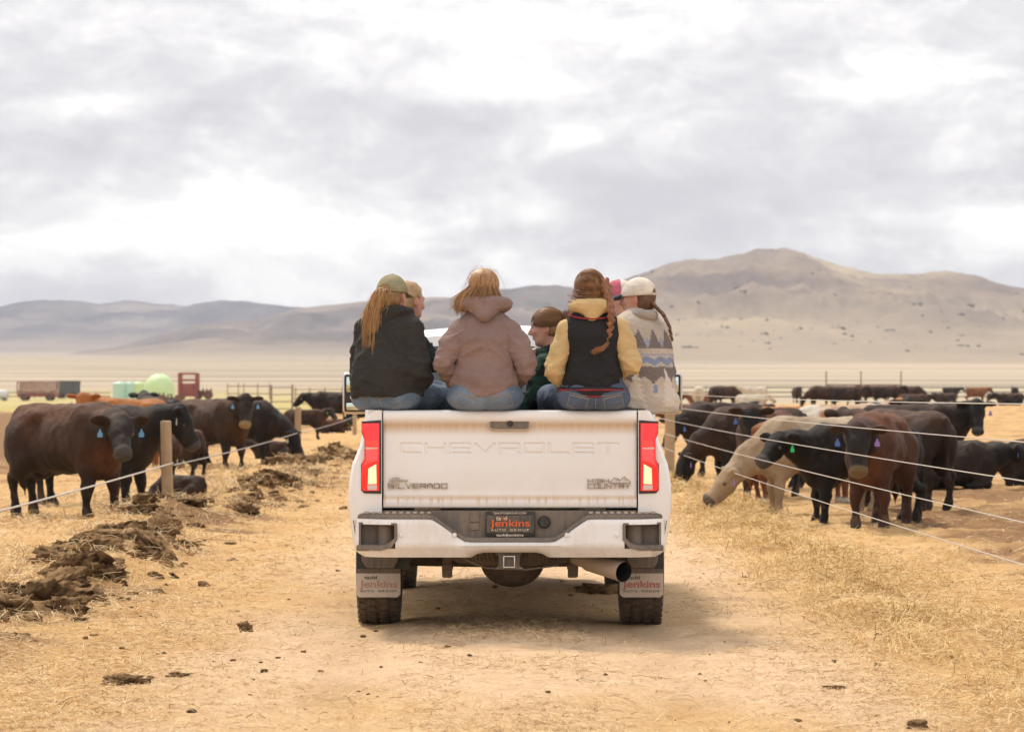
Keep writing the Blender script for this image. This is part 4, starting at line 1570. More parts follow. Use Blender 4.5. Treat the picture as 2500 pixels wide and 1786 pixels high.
def cow_mesh(pose='stand', neck=(0.0, 0.55), head=(0.0, -0.65), calf=False, h=0.022, fat=1.0, step=0.0, seed=0.0, nl=0.50, tail=0.0):
    """local frame: x forward, y left, z up.  neck, head = (yaw, pitch) in radians"""
    S = Sdf()
    lie = pose == 'lie'
    dz = -0.50 if lie else 0.0
    w = fat * (0.84 if calf else 1.0)
    lg = 1.0
    # trunk: barrel, chest, loin, rump; the belly line rises to the flank
    if calf and not lie:
        S.ell((0.02, 0, 0.95 + dz), (0.64, 0.315 * w, 0.315), k=0.05)
        S.ell((-0.10, 0, 0.88 + dz), (0.48, 0.32 * w, 0.27 * w), k=0.10)
    else:
        S.ell((0.02, 0, 0.905 + dz), (0.66, 0.345 * w, 0.365), k=0.05)
        S.ell((-0.12, 0, 0.84 + dz), (0.52, 0.35 * w, 0.315 * w), k=0.10)
    S.ell((0.44, 0, 0.90 + dz), (0.33, 0.285 * w, 0.42), k=0.12)
    S.ell((0.50, 0, 0.74 + dz), (0.24, 0.20 * w, 0.28), k=0.10)
    S.ell((-0.60, 0, 1.00 + dz), (0.36, 0.295 * w, 0.30), k=0.12)
    S.cone((-0.80, 0, 1.20 + dz), (0.46, 0, 1.24 + dz), 0.105, 0.10, k=0.12, sc=(1, 1.25, 1))
    for s in (-1, 1):
        S.ell((-0.42, s * 0.225 * w, 1.18 + dz), (0.12, 0.07, 0.07), k=0.12)       # hook bones
        S.ell((0.40, s * 0.20 * w, 1.02 + dz), (0.18, 0.11, 0.30), k=0.10)        # shoulder blade
        S.ell((-0.66, s * 0.18 * w, 0.86 + dz), (0.25, 0.145, 0.32), k=0.10)        # thigh
    # neck and head
    n0 = np.array([0.62, 0, 1.06 + dz])
    nd = rotv(*neck)
    n1 = n0 + nd * nl
    hd = rotv(head[0], head[1])
    side = np.array([-math.sin(head[0]), math.cos(head[0]), 0.0])
    up = np.cross(hd, side)
    hs = 1.12 if calf else 1.16
    nm = n0 + nd * nl * 0.55
    S.cone(n0 + [-0.10, 0, -0.05], nm, 0.27 * w, 0.19, k=0.12)
    S.cone(nm, n1, 0.185, 0.135, k=0.08)
    S.cone(n0 + [-0.02, 0, -0.20], nm + [0, 0, -0.06], 0.20 * w, 0.13, k=0.12)         # brisket
    S.cone(n0 + [0.04, 0, -0.34], n1 - 0.12 * nd + [0, 0, -0.10], 0.09, 0.05, k=0.09)   # dewlap

    def hp(a, b=0.0, c=0.0):
        return n1 + hs * (hd * a + side * b + up * c)
    S.ell(hp(0.10, 0, 0.01), np.array([0.16, 0.118, 0.118]) * hs, Matrix((hd, side, up)).transposed(), k=0.06)
    S.cone(hp(0.12, 0, 0.0), hp(0.40, 0, -0.015), 0.106 * hs, 0.082 * hs, k=0.05)
    S.cone(hp(0.14, 0, -0.085), hp(0.36, 0, -0.080), 0.068 * hs, 0.055 * hs, k=0.05)      # jaw
    S.ell(hp(0.425, 0, -0.03), np.array([0.055, 0.096, 0.084]) * hs, Matrix((hd, side, up)).transposed(), k=0.04)   # muzzle
    S.ell(hp(-0.005, 0, 0.085), np.array([0.075, 0.070, 0.05]) * hs, Matrix((hd, side, up)).transposed(), k=0.05)    # poll
    for s in (-1, 1):
        S.ell(hp(0.155, s * 0.088, 0.035), np.array([0.05, 0.028, 0.03]) * hs, Matrix((hd, side, up)).transposed(), k=0.03)   # brow
        S.ell(hp(0.45, s * 0.04, 0.0), np.array([0.018, 0.016, 0.014]) * hs, k=0.012, sub=True)   # nostril
        ea, eb = hp(0.02, s * 0.10, 0.055), hp(-0.01, s * 0.245, 0.055)
        S.cone(ea, eb, 0.034, 0.030, k=0.03)
        S.ell(hp(-0.005, s * 0.20, 0.052), np.array([0.030, 0.100, 0.070]) * hs, Matrix((hd, side * s, up)).transposed(), k=0.03)
        S.ell(hp(0.032, s * 0.20, 0.050), np.array([0.022, 0.070, 0.035]) * hs, Matrix((hd, side * s, up)).transposed(), k=0.015, sub=True)
    # legs
    if not lie:
        for s in (-1, 1):
            f = step * s
            fx = 0.50 + f * 0.10
            S.chain([(0.46, s * 0.175 * w, 0.80), (0.47 + f * 0.04, s * 0.175 * w, 0.60), (0.50 + f * 0.07, s * 0.165, 0.40), (0.50 + f * 0.09, s * 0.165, 0.31)],
                    [0.155, 0.105, 0.074, 0.058], k=0.06)
            S.chain([(0.50 + f * 0.09, s * 0.165, 0.33), (fx, s * 0.165, 0.14), (fx + 0.01, s * 0.165, 0.10), (fx + 0.035, s * 0.165, 0.035)], [0.058, 0.045, 0.057, 0.064], k=0.03)
            g = -step * s * 0.9
            hxk = -0.86 + g * 0.10
            S.chain([(-0.62, s * 0.19 * w, 0.92), (-0.56, s * 0.20 * w, 0.70), (-0.68 + g * .05, s * 0.185, 0.56), (hxk, s * 0.175, 0.475)], [0.20, 0.165, 0.105, 0.068], k=0.07)
            S.chain([(hxk, s * 0.175, 0.475), (hxk + .02, s * 0.175, 0.36), (hxk + .05, s * 0.175, 0.14), (hxk + .06, s * 0.175, 0.10), (hxk + .085, s * 0.175, 0.035)],
                    [0.068, 0.048, 0.047, 0.058, 0.064], k=0.03)
        if not calf:
            S.ell((-0.36, 0, 0.60), (0.17, 0.14, 0.10), k=0.08)      # udder
            for a, b_ in ((-0.30, .06), (-0.30, -.06), (-0.42, .06), (-0.42, -.06)):
                S.cone((a, b_, 0.53), (a, b_, 0.47), 0.018, 0.012, k=0.02)
        t0 = np.array([-0.94, 0, 1.20])
        S.chain([(-0.84, 0, 1.23), t0, t0 + [-0.055, tail * .1, -0.25], t0 + [-0.05, tail * .3, -0.55], t0 + [-0.05, tail * .5, -0.80]], [0.05, 0.036, 0.028, 0.026, 0.05], k=0.03)
        S.cone(t0 + [-0.05, tail * .5, -0.78], t0 + [-0.05, tail * .6, -0.96], 0.05, 0.012, k=0.03)
    else:
        for s in (-1, 1):
            S.chain([(0.46, s * 0.19, 0.26), (0.66, s * 0.24, 0.10), (0.52, s * 0.30, 0.065), (0.34, s * 0.30, 0.055)], [0.15, 0.085, 0.06, 0.06], k=0.05)
            S.chain([(-0.60, s * 0.24, 0.36), (-0.30, s * 0.36, 0.18), (-0.62, s * 0.40, 0.08), (-0.40, s * 0.42, 0.06), (-0.26, s * 0.42, 0.05)], [0.22, 0.13, 0.07, 0.055, 0.06], k=0.06)
        S.chain([(-0.90, 0, 0.72), (-1.0, 0.05, 0.5), (-1.0, 0.18, 0.2), (-0.9, 0.3, 0.06)], [0.045, 0.032, 0.026, 0.035], k=0.03)

    def post(P):
        rib = np.sin(P[:, 0] * 48 + P[:, 2] * 6) * np.exp(-((P[:, 0] - 0.05) / 0.28) ** 2) * sstep(0.2, 0.3, np.abs(P[:, 1])) * 0.0035
        return 0.013 * fbm(P * 4 + seed, 3) + 0.007 * fbm(P * np.array([10, 10, 6]) + seed, 3) + (rib if not lie else 0)
    P, Q = S.mesh(h, clip=(lambda X, Y, Z: -Z + 0 * X + 0 * Y), smooth=2, post=post)
    info = dict(n1=n1, hd=hd, side=side, up=up, hs=hs, n0=n0, lie=lie)
    return P, Q, info


def cow_colour(P, info, base, warm, amount=0.5, white=None, seed=0.0, muzzle=(0.07, 0.06, 0.055), face=None):
    """coat colours: base with warm patches on brisket and flank; warm back also paints rim light"""
    z = P[:, 2] + (0.5 if info['lie'] else 0)
    n = fbm(P * np.array([1.6, 1.6, 1.8]) + seed * 3.1, 5, 0.6)
    n2 = fbm(P * np.array([16, 16, 7]) + seed, 4, 0.65)
    n = fbm(P * np.array([1.3, 1.3, 1.5]) + seed * 3.1, 2, 0.4)
    m = 0.60 * sstep(1.02, 1.32, z) * (P[:, 0] < 0.8) + 0.50 * sstep(0.45, 0.8, P[:, 0]) * sstep(1.0, 0.70, z) + 0.34 * sstep(-0.5, 0.7, n) * sstep(0.40, 0.75, z)  # first term warms the top of the back: sun's rim light put into the coat
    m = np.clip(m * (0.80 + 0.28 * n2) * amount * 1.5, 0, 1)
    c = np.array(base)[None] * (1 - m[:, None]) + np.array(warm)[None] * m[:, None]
    rel = (P - info['n1']) / info['hs']
    a = rel @ info['hd']
    lat = rel @ info['side']
    uu = rel @ info['up']
    inhead = sstep(-0.05, 0.08, a) * (np.abs(lat) < 0.30) * (np.abs(uu) < 0.2) * (a < 0.6)
    hb = np.array(face if face is not None else base)
    c = c * (1 - inhead[:, None]) + hb[None] * inhead[:, None]
    mz = sstep(0.385, 0.42, a) * (np.abs(lat) < 0.12) * (np.abs(uu) < 0.14) * (a < 0.6)
    c = c * (1 - mz[:, None]) + np.array(muzzle)[None] * mz[:, None]
    if white is not None:
        wm = white(P, z, n)
        c = c * (1 - wm[:, None]) + np.array([0.66, 0.60, 0.50])[None] * wm[:, None]
    lum = float(np.mean(base))
    dusty = np.clip(0.17 * sstep(-0.1, 0.7, fbm(P * np.array([7, 7, 4]) + seed * 1.7, 4, 0.65)) * sstep(0.5, 0.9, z), 0, 1)[:, None]
    dc = np.array([0.115, 0.080, 0.055]) if lum < 0.1 else np.array(base) * np.array([0.55, 0.48, 0.42])
    c = c * (1 - dusty) + dc[None] * dusty
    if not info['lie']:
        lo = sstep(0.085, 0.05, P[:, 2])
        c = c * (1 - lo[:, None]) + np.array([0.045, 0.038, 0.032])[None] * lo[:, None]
        mud = sstep(0.45, 0.1, P[:, 2]) * sstep(0.1, 0.6, n2) * 0.35
        c = c * (1 - mud[:, None]) + np.array([0.20, 0.13, 0.075])[None] * mud[:, None]
    return c


def ear_tag_mesh():
    b = B()
    w, hh, t = 0.029, 0.060, 0.003
    b.prism([(-w, 0), (w, 0), (w, -hh), (-w, -hh)][::-1] if False else [(-w, -hh), (w, -hh), (w, -.018), (.012, .004), (.008, .03), (-.008, .03), (-.012, .004), (-w, -.018)], -t, t, axis=0)
    bm = b.bm
    me = bpy.data.meshes.new('ear_tag')
    bmesh.ops.recalc_face_normals(bm, faces=bm.faces[:])
    bm.to_mesh(me)
    bm.free()
    return me


EYE_ME = None
TAG_ME = {}


def cow_parts(o, info, tags, eyes=True):
    """eyes and ear tags as children of the body; tags = (left ear, right ear) colours"""
    global EYE_ME
    if EYE_ME is None:
        bm = bmesh.new()
        bmesh.ops.create_icosphere(bm, subdivisions=2, radius=0.027)
        EYE_ME = bpy.data.meshes.new('eye')
        bm.to_mesh(EYE_ME)
        bm.free()
        EYE_ME.materials.append(M_EYE)
    n1, hd, side, up, hs = (info[k] for k in ('n1', 'hd', 'side', 'up', 'hs'))

    def hp(a, b, c):
        return n1 + hs * (hd * a + side * b + up * c)
    if eyes:
        for s in (-1, 1):
            e = link('eye', EYE_ME, None, o)
            e.location = hp(0.17, s * 0.097, 0.018)
    for s, c in ((1, tags[0]), (-1, tags[1])):
        if not c:
            continue
        if c not in TAG_ME:
            TAG_ME[c] = ear_tag_mesh()
            TAG_ME[c].materials.append(TAGM[c])
        g = link('ear_tag', TAG_ME[c], None, o)
        g.location = hp(0.055, s * 0.20, 0.005) + np.array([0, 0, -0.045])
        g.rotation_euler = (0, 0, math.atan2(hd[1], hd[0]))


COW_CACHE = {}
BLACK, DKBR, RED, ORANGE, CREAM, TAN = (0.0105, 0.0085, 0.0078), (0.024, 0.0135, 0.0095), (0.16, 0.055, 0.022), (0.36, 0.125, 0.030), (0.58, 0.50, 0.38), (0.47, 0.34, 0.215)
W_BLK, W_BRN, W_ORG = (0.075, 0.032, 0.015), (0.15, 0.055, 0.020), (0.46, 0.19, 0.055)


def white_face(P, z, n):
    return sstep(0.9, 1.0, P[:, 0]) * 0.9


def cow(label, x, y, heading, size=1.0, key=None, base=BLACK, warm=W_BLK, amount=0.5, tags=(None, None), cat='cow', group='cattle in the pens',
        white=None, seed=1.0, eyes=True, muzzle=(0.07, 0.06, 0.055), face=None, **kw):
    """x, y ground position of the body's middle; heading: degrees, 0 = towards +x, 90 = away from the camera, -90 = towards it"""
    ck = (key, base, warm, seed) if key else None
    if ck and ck in COW_CACHE:
        me, info = COW_CACHE[ck]
    else:
        P, Q, info = cow_mesh(seed=seed, **kw)
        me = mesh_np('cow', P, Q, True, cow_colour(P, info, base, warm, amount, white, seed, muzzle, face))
        me.materials.append(M_HIDE)
        if ck:
            COW_CACHE[ck] = (me, info)
    o = link('calf' if cat == 'calf' else 'cow', me)
    o.location = (x, y, gz1(x, y) - 0.012)
    o.rotation_euler = (0, 0, math.radians(heading))
    o.scale = (size, size, size)
    tag(o, label, cat, group)
    cow_parts(o, info, tags, eyes)
    return o


def foot(xd, yd):
    """ground position under the photo point (xd, yd) of the 2273 px view"""
    Y = F * H / (yd * D - HOR)
    for _ in range(12):
        Y = 0.5 * Y + 0.5 * F * (H - float(ground_z(np.array([(xd * D - 1250) / F * Y]), np.array([Y]))[0])) / (yd * D - HOR)
    return (xd * D - 1250) / F * Y, Y


LG, RG = 'cattle in the pen on the left', 'cattle in the pen on the right'
FG = 'cattle far back in the pen on the right'
R_ = math.radians
# --- left pen
x, y = foot(158, 1150)
cow('big brown-black cow standing broadside with two blue ear tags, nearest on the left', x, y, -40, 1.02, base=(0.020, 0.0125, 0.0095), warm=(0.15, 0.055, 0.021), amount=0.66, tags=('blue', 'blue'),
    group=LG, seed=2.0, h=0.020, neck=(R_(-25), R_(5)), head=(R_(-40), R_(-38)), step=0.5, fat=0.97, nl=0.46, tail=0.3)
x, y = foot(222, 1126)
cow('black cow half hidden behind the big brown-black one, its face turned to the right', x, y, -22, 0.97, amount=0.35, tags=(None, 'white'), group=LG, seed=3.0, h=0.022,
    neck=(R_(8), R_(22)), head=(R_(20), R_(-58)), step=0.3, nl=0.52)
x, y = foot(398, 1066)
cow('small dark calf seen from behind beside the nearest wooden post', x, y, 132, 0.64, base=DKBR, warm=W_BRN, amount=0.6, cat='calf', group=LG, calf=True, seed=4.0, h=0.026, neck=(0, R_(10)), head=(0, R_(-40)), tail=0.4)
x, y = foot(396, 1113)
cow('dark calf lying asleep in the straw at the foot of the nearest post', x, y, 158, 0.43, base=DKBR, warm=(0.11, 0.065, 0.045), amount=0.5, cat='calf', group=LG, calf=True, pose='lie', seed=5.0, h=0.028,
    neck=(R_(60), R_(-45)), head=(R_(120), R_(-20)))
x, y = foot(478, 1043)
cow('black-brown cow facing the road with two blue ear tags and hay on its muzzle', x, y, -42, 1.0, base=(0.019, 0.013, 0.010), warm=W_BRN, amount=0.5, tags=('blue', 'blue'), group=LG, seed=6.0, h=0.024,
    neck=(R_(-25), R_(30)), head=(R_(-44), R_(-62)), step=0.4, muzzle=(0.30, 0.21, 0.10), fat=1.08)
x, y = foot(535, 1032)
cow('black cow with its head lowered to eat at the left fence line', x, y, -14, 0.98, amount=0.3, tags=(None, 'white'), group=LG, seed=7.0, h=0.024, neck=(R_(-5), R_(-42)), head=(R_(-8), R_(-62)), nl=0.62, step=-0.3)
x, y = foot(606, 1020)
cow('dark calf lying behind the feeding black cow', x, y, 175, 0.50, base=DKBR, cat='calf', group=LG, calf=True, pose='lie', seed=8.0, h=0.032, neck=(0, R_(25)), head=(0, R_(-35)))
x, y = foot(680, 976)
cow('small dark calf standing broadside with a green ear tag', x, y, 8, 0.66, base=DKBR, warm=W_BRN, amount=0.35, tags=(None, 'green'), cat='calf', group=LG, calf=True, seed=9.0, h=0.028, neck=(R_(-20), R_(25)), head=(R_(-50), R_(-40)))
x, y = foot(738, 946)
cow('black cow standing broadside facing left behind the calves', x, y, 176, 1.0, base=BLACK, warm=W_BLK, amount=0.6, tags=('white', None), group=LG, seed=10.0, h=0.03, neck=(0, R_(12)), head=(0, R_(-42)))
x, y = foot(738, 962)
cow('brown-black calf lying in straw with a green ear tag', x, y, 4, 0.56, base=DKBR, warm=W_BRN, amount=0.75, tags=(None, 'green'), cat='calf', group=LG, calf=True, pose='lie', seed=11.0, h=0.03, neck=(R_(-20), R_(15)), head=(R_(-50), R_(-30)))
cow('orange-red cow looking over the backs with two blue ear tags', -7.45, 62, -142, 1.0, base=ORANGE, warm=W_ORG, amount=0.6, tags=('blue', 'blue'), group=LG, seed=12.0, h=0.024, neck=(R_(25), R_(34)), head=(R_(48), R_(-58)), muzzle=(0.30, 0.16, 0.10))
cow('black rump of a cow standing behind the orange-red one', -7.72, 69, 105, 1.02, amount=0.25, group=LG, seed=13.0, h=0.03, eyes=False)
cow('black cow standing in the gap left of the nearest post', -8.20, 76, -65, 0.95, amount=0.25, tags=('blue', 'blue'), group=LG, seed=14.0, h=0.03, neck=(R_(-10), R_(18)), head=(R_(-10), R_(-60)))
cow('orange calf showing in the gap just right of the nearest post', -8.36, 80, -75, 0.80, base=ORANGE, warm=W_ORG, cat='calf', group=LG, calf=True, seed=15.0, h=0.03, neck=(R_(10), R_(5)), head=(R_(10), R_(-55)))
cow('black cow standing past the truck mirror on the left', -4.95, 112, 20, 0.95, amount=0.3, group=LG, seed=16.0, h=0.034, neck=(0, R_(-35)), head=(0, R_(-60)), nl=0.6)

# --- right pen
x, y = foot(1800, 1140)
cow('cream-tan calf reaching its head under the right fence to eat hay', x, y, -164, 0.90, base=(0.34, 0.235, 0.14), warm=(0.52, 0.43, 0.31), amount=0.5, tags=('purple', None), cat='calf', group=RG, calf=True, seed=20.0, h=0.020,
    neck=(R_(-6), R_(-46)), head=(R_(-4), R_(-44)), nl=0.70, muzzle=(0.10, 0.075, 0.065), face=(0.38, 0.265, 0.16), fat=1.1, step=0.25)
x, y = foot(1668, 1087)
cow('black cow grazing with a purple ear tag next to the right fence post', x, y, -162, 0.92, base=BLACK, warm=W_BLK, amount=0.6, tags=('purple', None), group=RG, seed=21.0, h=0.024, neck=(R_(-8), R_(-50)), head=(R_(-6), R_(-62)), nl=0.70)
cow('black cow behind the right fence post with a blue ear tag', 3.62, 56, -150, 0.95, amount=0.4, tags=('dark blue', None), group=RG, seed=22.0, h=0.028, neck=(R_(20), R_(-10)), head=(R_(20), R_(-55)))
x, y = foot(1898, 1160)
cow('black calf looking left over the road with a green ear tag', x, y, -160, 0.86, amount=0.15, tags=('green', 'dark blue'), cat='calf', group=RG, calf=True, seed=23.0, h=0.019, neck=(R_(2), R_(6)), head=(R_(28), R_(-28)), nl=0.46, step=0.2)
x, y = foot(1950, 1172)
cow('shaggy red-brown calf facing the camera with blue and purple ear tags', x, y, -108, 0.94, base=(0.048, 0.019, 0.011), warm=(0.17, 0.060, 0.024), amount=0.8, tags=('purple', 'dark blue'), cat='calf', group=RG, calf=True, seed=24.0, h=0.018,
    neck=(R_(-4), R_(8)), head=(R_(16), R_(-62)), nl=0.44, muzzle=(0.16, 0.11, 0.06), face=(0.020, 0.0165, 0.0155), step=0.15, fat=1.0)
x, y = foot(1998, 1134)
cow('dark brown cow seen from its rump behind the red-brown calf', x, y, 122, 0.92, base=DKBR, warm=W_BRN, amount=0.45, group=RG, seed=25.0, h=0.022, eyes=False, fat=1.1, neck=(0.2, R_(20)))
x, y = foot(2035, 1074)
cow('black cow standing broadside staring at the camera with blue and purple tags', x, y, -8, 0.94, base=BLACK, warm=W_BLK, amount=0.35, tags=('purple', 'dark blue'), group=RG, seed=26.0, h=0.024, neck=(R_(-30), R_(28)), head=(R_(-85), R_(-55)), fat=1.05)
x, y = foot(2105, 1086)
cow('black cow lying down at the right with a blue ear tag', x, y, -4, 0.86, base=BLACK, warm=(0.06, 0.032, 0.02), amount=0.6, tags=(None, 'dark blue'), group=RG, pose='lie', seed=27.0, h=0.024, neck=(R_(0), R_(14)), head=(R_(8), R_(-30)))
x, y = foot(2330, 1082)
cow('black head and shoulder of a cow lying at the right edge', x, y, 172, 0.9, base=BLACK, amount=0.4, group=RG, pose='lie', seed=28.0, h=0.03, neck=(0, R_(10)), head=(0, R_(-40)), muzzle=(0.4, 0.3, 0.25))
x, y = foot(1705, 1106)
cow('black cow with an orange brisket and blue ear tags behind the cream calf', x, y, -112, 0.93, base=BLACK, warm=(0.26, 0.085, 0.03), amount=0.55, tags=('purple', 'dark blue'), group=RG, seed=29.0, h=0.024, neck=(R_(10), R_(28)), head=(R_(20), R_(-55)))
x, y = foot(1800, 1120)
cow('rust-red cow behind the cream calf, its legs and white feet showing', x, y, 14, 0.84, base=RED, warm=W_ORG, amount=0.6, group=RG, seed=30.0, h=0.026, white=lambda P, z, n: sstep(0.16, 0.10, z), eyes=False)
cow('orange cow with a white head, its back showing over the cream calf', 4.85, 60, 175, 0.90, base=ORANGE, warm=W_ORG, amount=0.6, group=RG, seed=31.0, h=0.03, white=white_face, neck=(R_(150) * 0, R_(5)), head=(0, R_(-40)))
cow('orange cow patched with white standing behind the black calf', 5.9, 57, 10, 0.93, base=ORANGE, warm=(0.62, 0.52, 0.40), amount=0.7, group=RG, seed=32.0, h=0.03, white=lambda P, z, n: sstep(0.1, 0.3, n) * sstep(1.0, 1.2, z))
cow('black cow with a purple ear tag looking over the red-brown calf', 6.75, 58, -70, 0.97, amount=0.4, tags=('purple', 'blue'), group=RG, seed=33.0, h=0.03, neck=(R_(-15), R_(30)), head=(R_(-20), R_(-50)))
x, y = foot(1925, 948)
cow('orange calf lying behind the black cows in the middle of the pen', x, y, 10, 0.78, base=ORANGE, warm=W_ORG, cat='calf', group=RG, calf=True, pose='lie', seed=34.0, h=0.035, neck=(0, R_(-10)), head=(0, R_(-30)), eyes=False)
x, y = foot(1968, 938)
cow('black-brown cow lying with its purple-tagged head raised', x, y, 168, 0.95, base=DKBR, warm=W_BRN, amount=0.5, tags=('purple', None), group=RG, pose='lie', seed=35.0, h=0.033, neck=(0.2, R_(35)), head=(R_(60), R_(-40)))
x, y = foot(2108, 938)
cow('brown cow lying alone with its back to the camera', x, y, 78, 0.92, base=DKBR, warm=W_BRN, amount=0.9, group=RG, pose='lie', seed=36.0, h=0.033, neck=(0, R_(35)), head=(0, R_(-20)), eyes=False)
for i, (xd, yd, hdg, bs, lab) in enumerate((
        (1545, 948, 10, DKBR, 'dark brown cow lying just right of the truck mirror'),
        (1604, 950, 170, DKBR, 'dark brown cow lying second from the mirror'),
        (1652, 944, 5, DKBR, 'brown-black cow lying below the white cows'),
        (1512, 940, 160, RED, 'rust-brown cow lying partly hidden by the mirror'))):
    x, y = foot(xd, yd)
    cow(lab, x, y, hdg, 0.97, key='lie%d' % (i % 2), base=bs, warm=W_BRN, amount=0.8, group=RG, pose='lie', seed=40.0 + i % 2, h=0.036, neck=(0.1, R_(20 - 30 * (i % 2))), head=(0.2, R_(-40)), eyes=False)

# --- far cattle: few pixels each, so no tags or eyes
GR = dict(neck=(0, R_(-42)), head=(0, R_(-62)), nl=0.64)
UP = dict(neck=(0, R_(20)), head=(0, R_(-40)))
far = [
    (1554, 899, 172, 'lie', RED, 'red cow lying beyond the truck mirror', UP),
    (1551, 905, 85, 'stand', CREAM, 'cream cow seen from behind beyond the truck mirror', GR),
    (1590, 902, -80, 'stand', BLACK, 'black cow standing just right of the cream rump', UP),
    (1612, 903, 20, 'stand', DKBR, 'brown-black cow facing right beside the black one near the mirror', GR),
    (1675, 897, 178, 'stand', CREAM, 'white cow standing broadside alone far back', UP),
    (1668, 905, 4, 'lie', CREAM, 'white cow lying in front of the standing white cow', UP),
    (1770, 894, -85, 'stand', DKBR, 'dark brown cow facing the camera between the white cow and the herd', UP),
    (1822, 906, -158, 'stand', DKBR, 'dark brown cow grazing at the left end of the far herd', GR),
    (1852, 903, 170, 'stand', BLACK, 'black cow second from the left end of the far herd', UP),
    (1884, 908, 12, 'stand', BLACK, 'black cow under the left part of the pipe frame', UP),
    (1938, 899, 174, 'stand', DKBR, 'dark brown cow under the right part of the pipe frame', UP),
    (1972, 899, 6, 'stand', BLACK, 'black cow near the last post of the pipe frame', UP),
    (2024, 896, -14, 'stand', BLACK, 'black cow with lowered head at the right end of the far herd', GR),
    (2030, 905, 8, 'lie', DKBR, 'brown cow lying in front of the far herd', UP),
    (2100, 893, 175, 'lie', DKBR, 'brown cow lying right of the far herd', UP),
    (2112, 886, 2, 'stand', BLACK, 'black cow behind the lying brown cow far right', UP),
    (2168, 893, 4, 'stand', RED, 'rust-brown cow standing far right', UP),
    (2252, 886, 88, 'stand', BLACK, 'black cow seen end-on at the far right', UP),
    (2242, 899, 176, 'lie', BLACK, 'black cow lying below the end-on black cow', UP),
]
for i, (xd, yd, hdg, pose, bs, lab, kw) in enumerate(far):
    x, y = foot(xd, yd)
    sz = {'lie': 1.0}.get(pose, 1.0)
    k = pose + ('g' if kw is GR else 'u')
    cow(lab, x, y, hdg, sz, key=k, base=bs, warm=W_BRN if bs in (DKBR, BLACK) else (0.66, 0.60, 0.50) if bs == CREAM else W_ORG, amount=0.4, group=FG, pose=pose, seed=60.0, h=0.045, eyes=False, **kw)
x, y = foot(2207, 897)
cow('small white-faced calf standing right of the rust-brown cow', x, y, -30, 0.6, base=BLACK, cat='calf', group=FG, calf=True, seed=61.0, h=0.045, white=white_face, eyes=False, **UP)
x, y = foot(1672, 912)
cow('black calf lying in front of the white cows', x, y, -80, 0.66, base=BLACK, cat='calf', group=FG, calf=True, pose='lie', seed=62.0, h=0.045, eyes=False, **UP)
# ================================================================== people sitting in the truck bed
M_SKIN = mat('skin', vcol=True, rough=0.5, spec=0.4, noise=(40, 0.06, 4))
M_CLOTH = mat('woven_cloth', vcol=True, rough=0.88, spec=0.2, noise=(55, 0.12, 5), bump=(260, 0.35, 0.003))


def add_wrinkles(m, scale, strength, dist):
    """fine creases on top of the modelled folds"""
    nt = m.node_tree
    t = NT.__new__(NT)
    t.t = nt
    p = next(n for n in nt.nodes if n.type == 'BSDF_PRINCIPLED')
    old = p.inputs['Normal'].links[0].from_socket
    oc = next(n for n in nt.nodes if n.type == 'TEX_COORD').outputs['Object']
    w = t.noise(t.mapping(oc, rot=(0.3, 0.5, 0.2), scale=(1.0, 1.0, 2.2)), scale, 4, 0.55, 1.2)
    r = t.math('ABSOLUTE', t.math('SUBTRACT', w, 0.5))
    r = t.math('POWER', t.math('SUBTRACT', 1.0, t.math('MULTIPLY', r, 3.0), clamp=True), 2.0)
    b = t.n('ShaderNodeBump', inp={'Height': r, 'Strength': strength, 'Distance': dist})
    t.link(old, b.inputs['Normal'])
    t.link(b.outputs[0], p.inputs['Normal'])


add_wrinkles(M_CLOTH, 5.0, 0.26, 0.02)
M_DENIM = mat('denim', vcol=True, rough=0.9, spec=0.2, noise=(75, 0.28, 5), bump=(300, 0.4, 0.003))
add_wrinkles(M_DENIM, 8.0, 0.25, 0.02)
M_HAIR = mat('hair', vcol=True, rough=0.42, spec=0.45, noise=(120, 0.25, 3))
M_BOOT = mat('boot_leather', (0.07, 0.045, 0.03), 0.6, noise=(20, 0.3, 4))
SKIN = np.array([0.56, 0.30, 0.215])


def head_rot(yaw, pitch=0.0, roll=0.0):
    return (Matrix.Rotation(math.radians(yaw), 4, 'Z') @ Matrix.Rotation(math.radians(pitch), 4, 'X') @ Matrix.Rotation(math.radians(roll), 4, 'Y'))


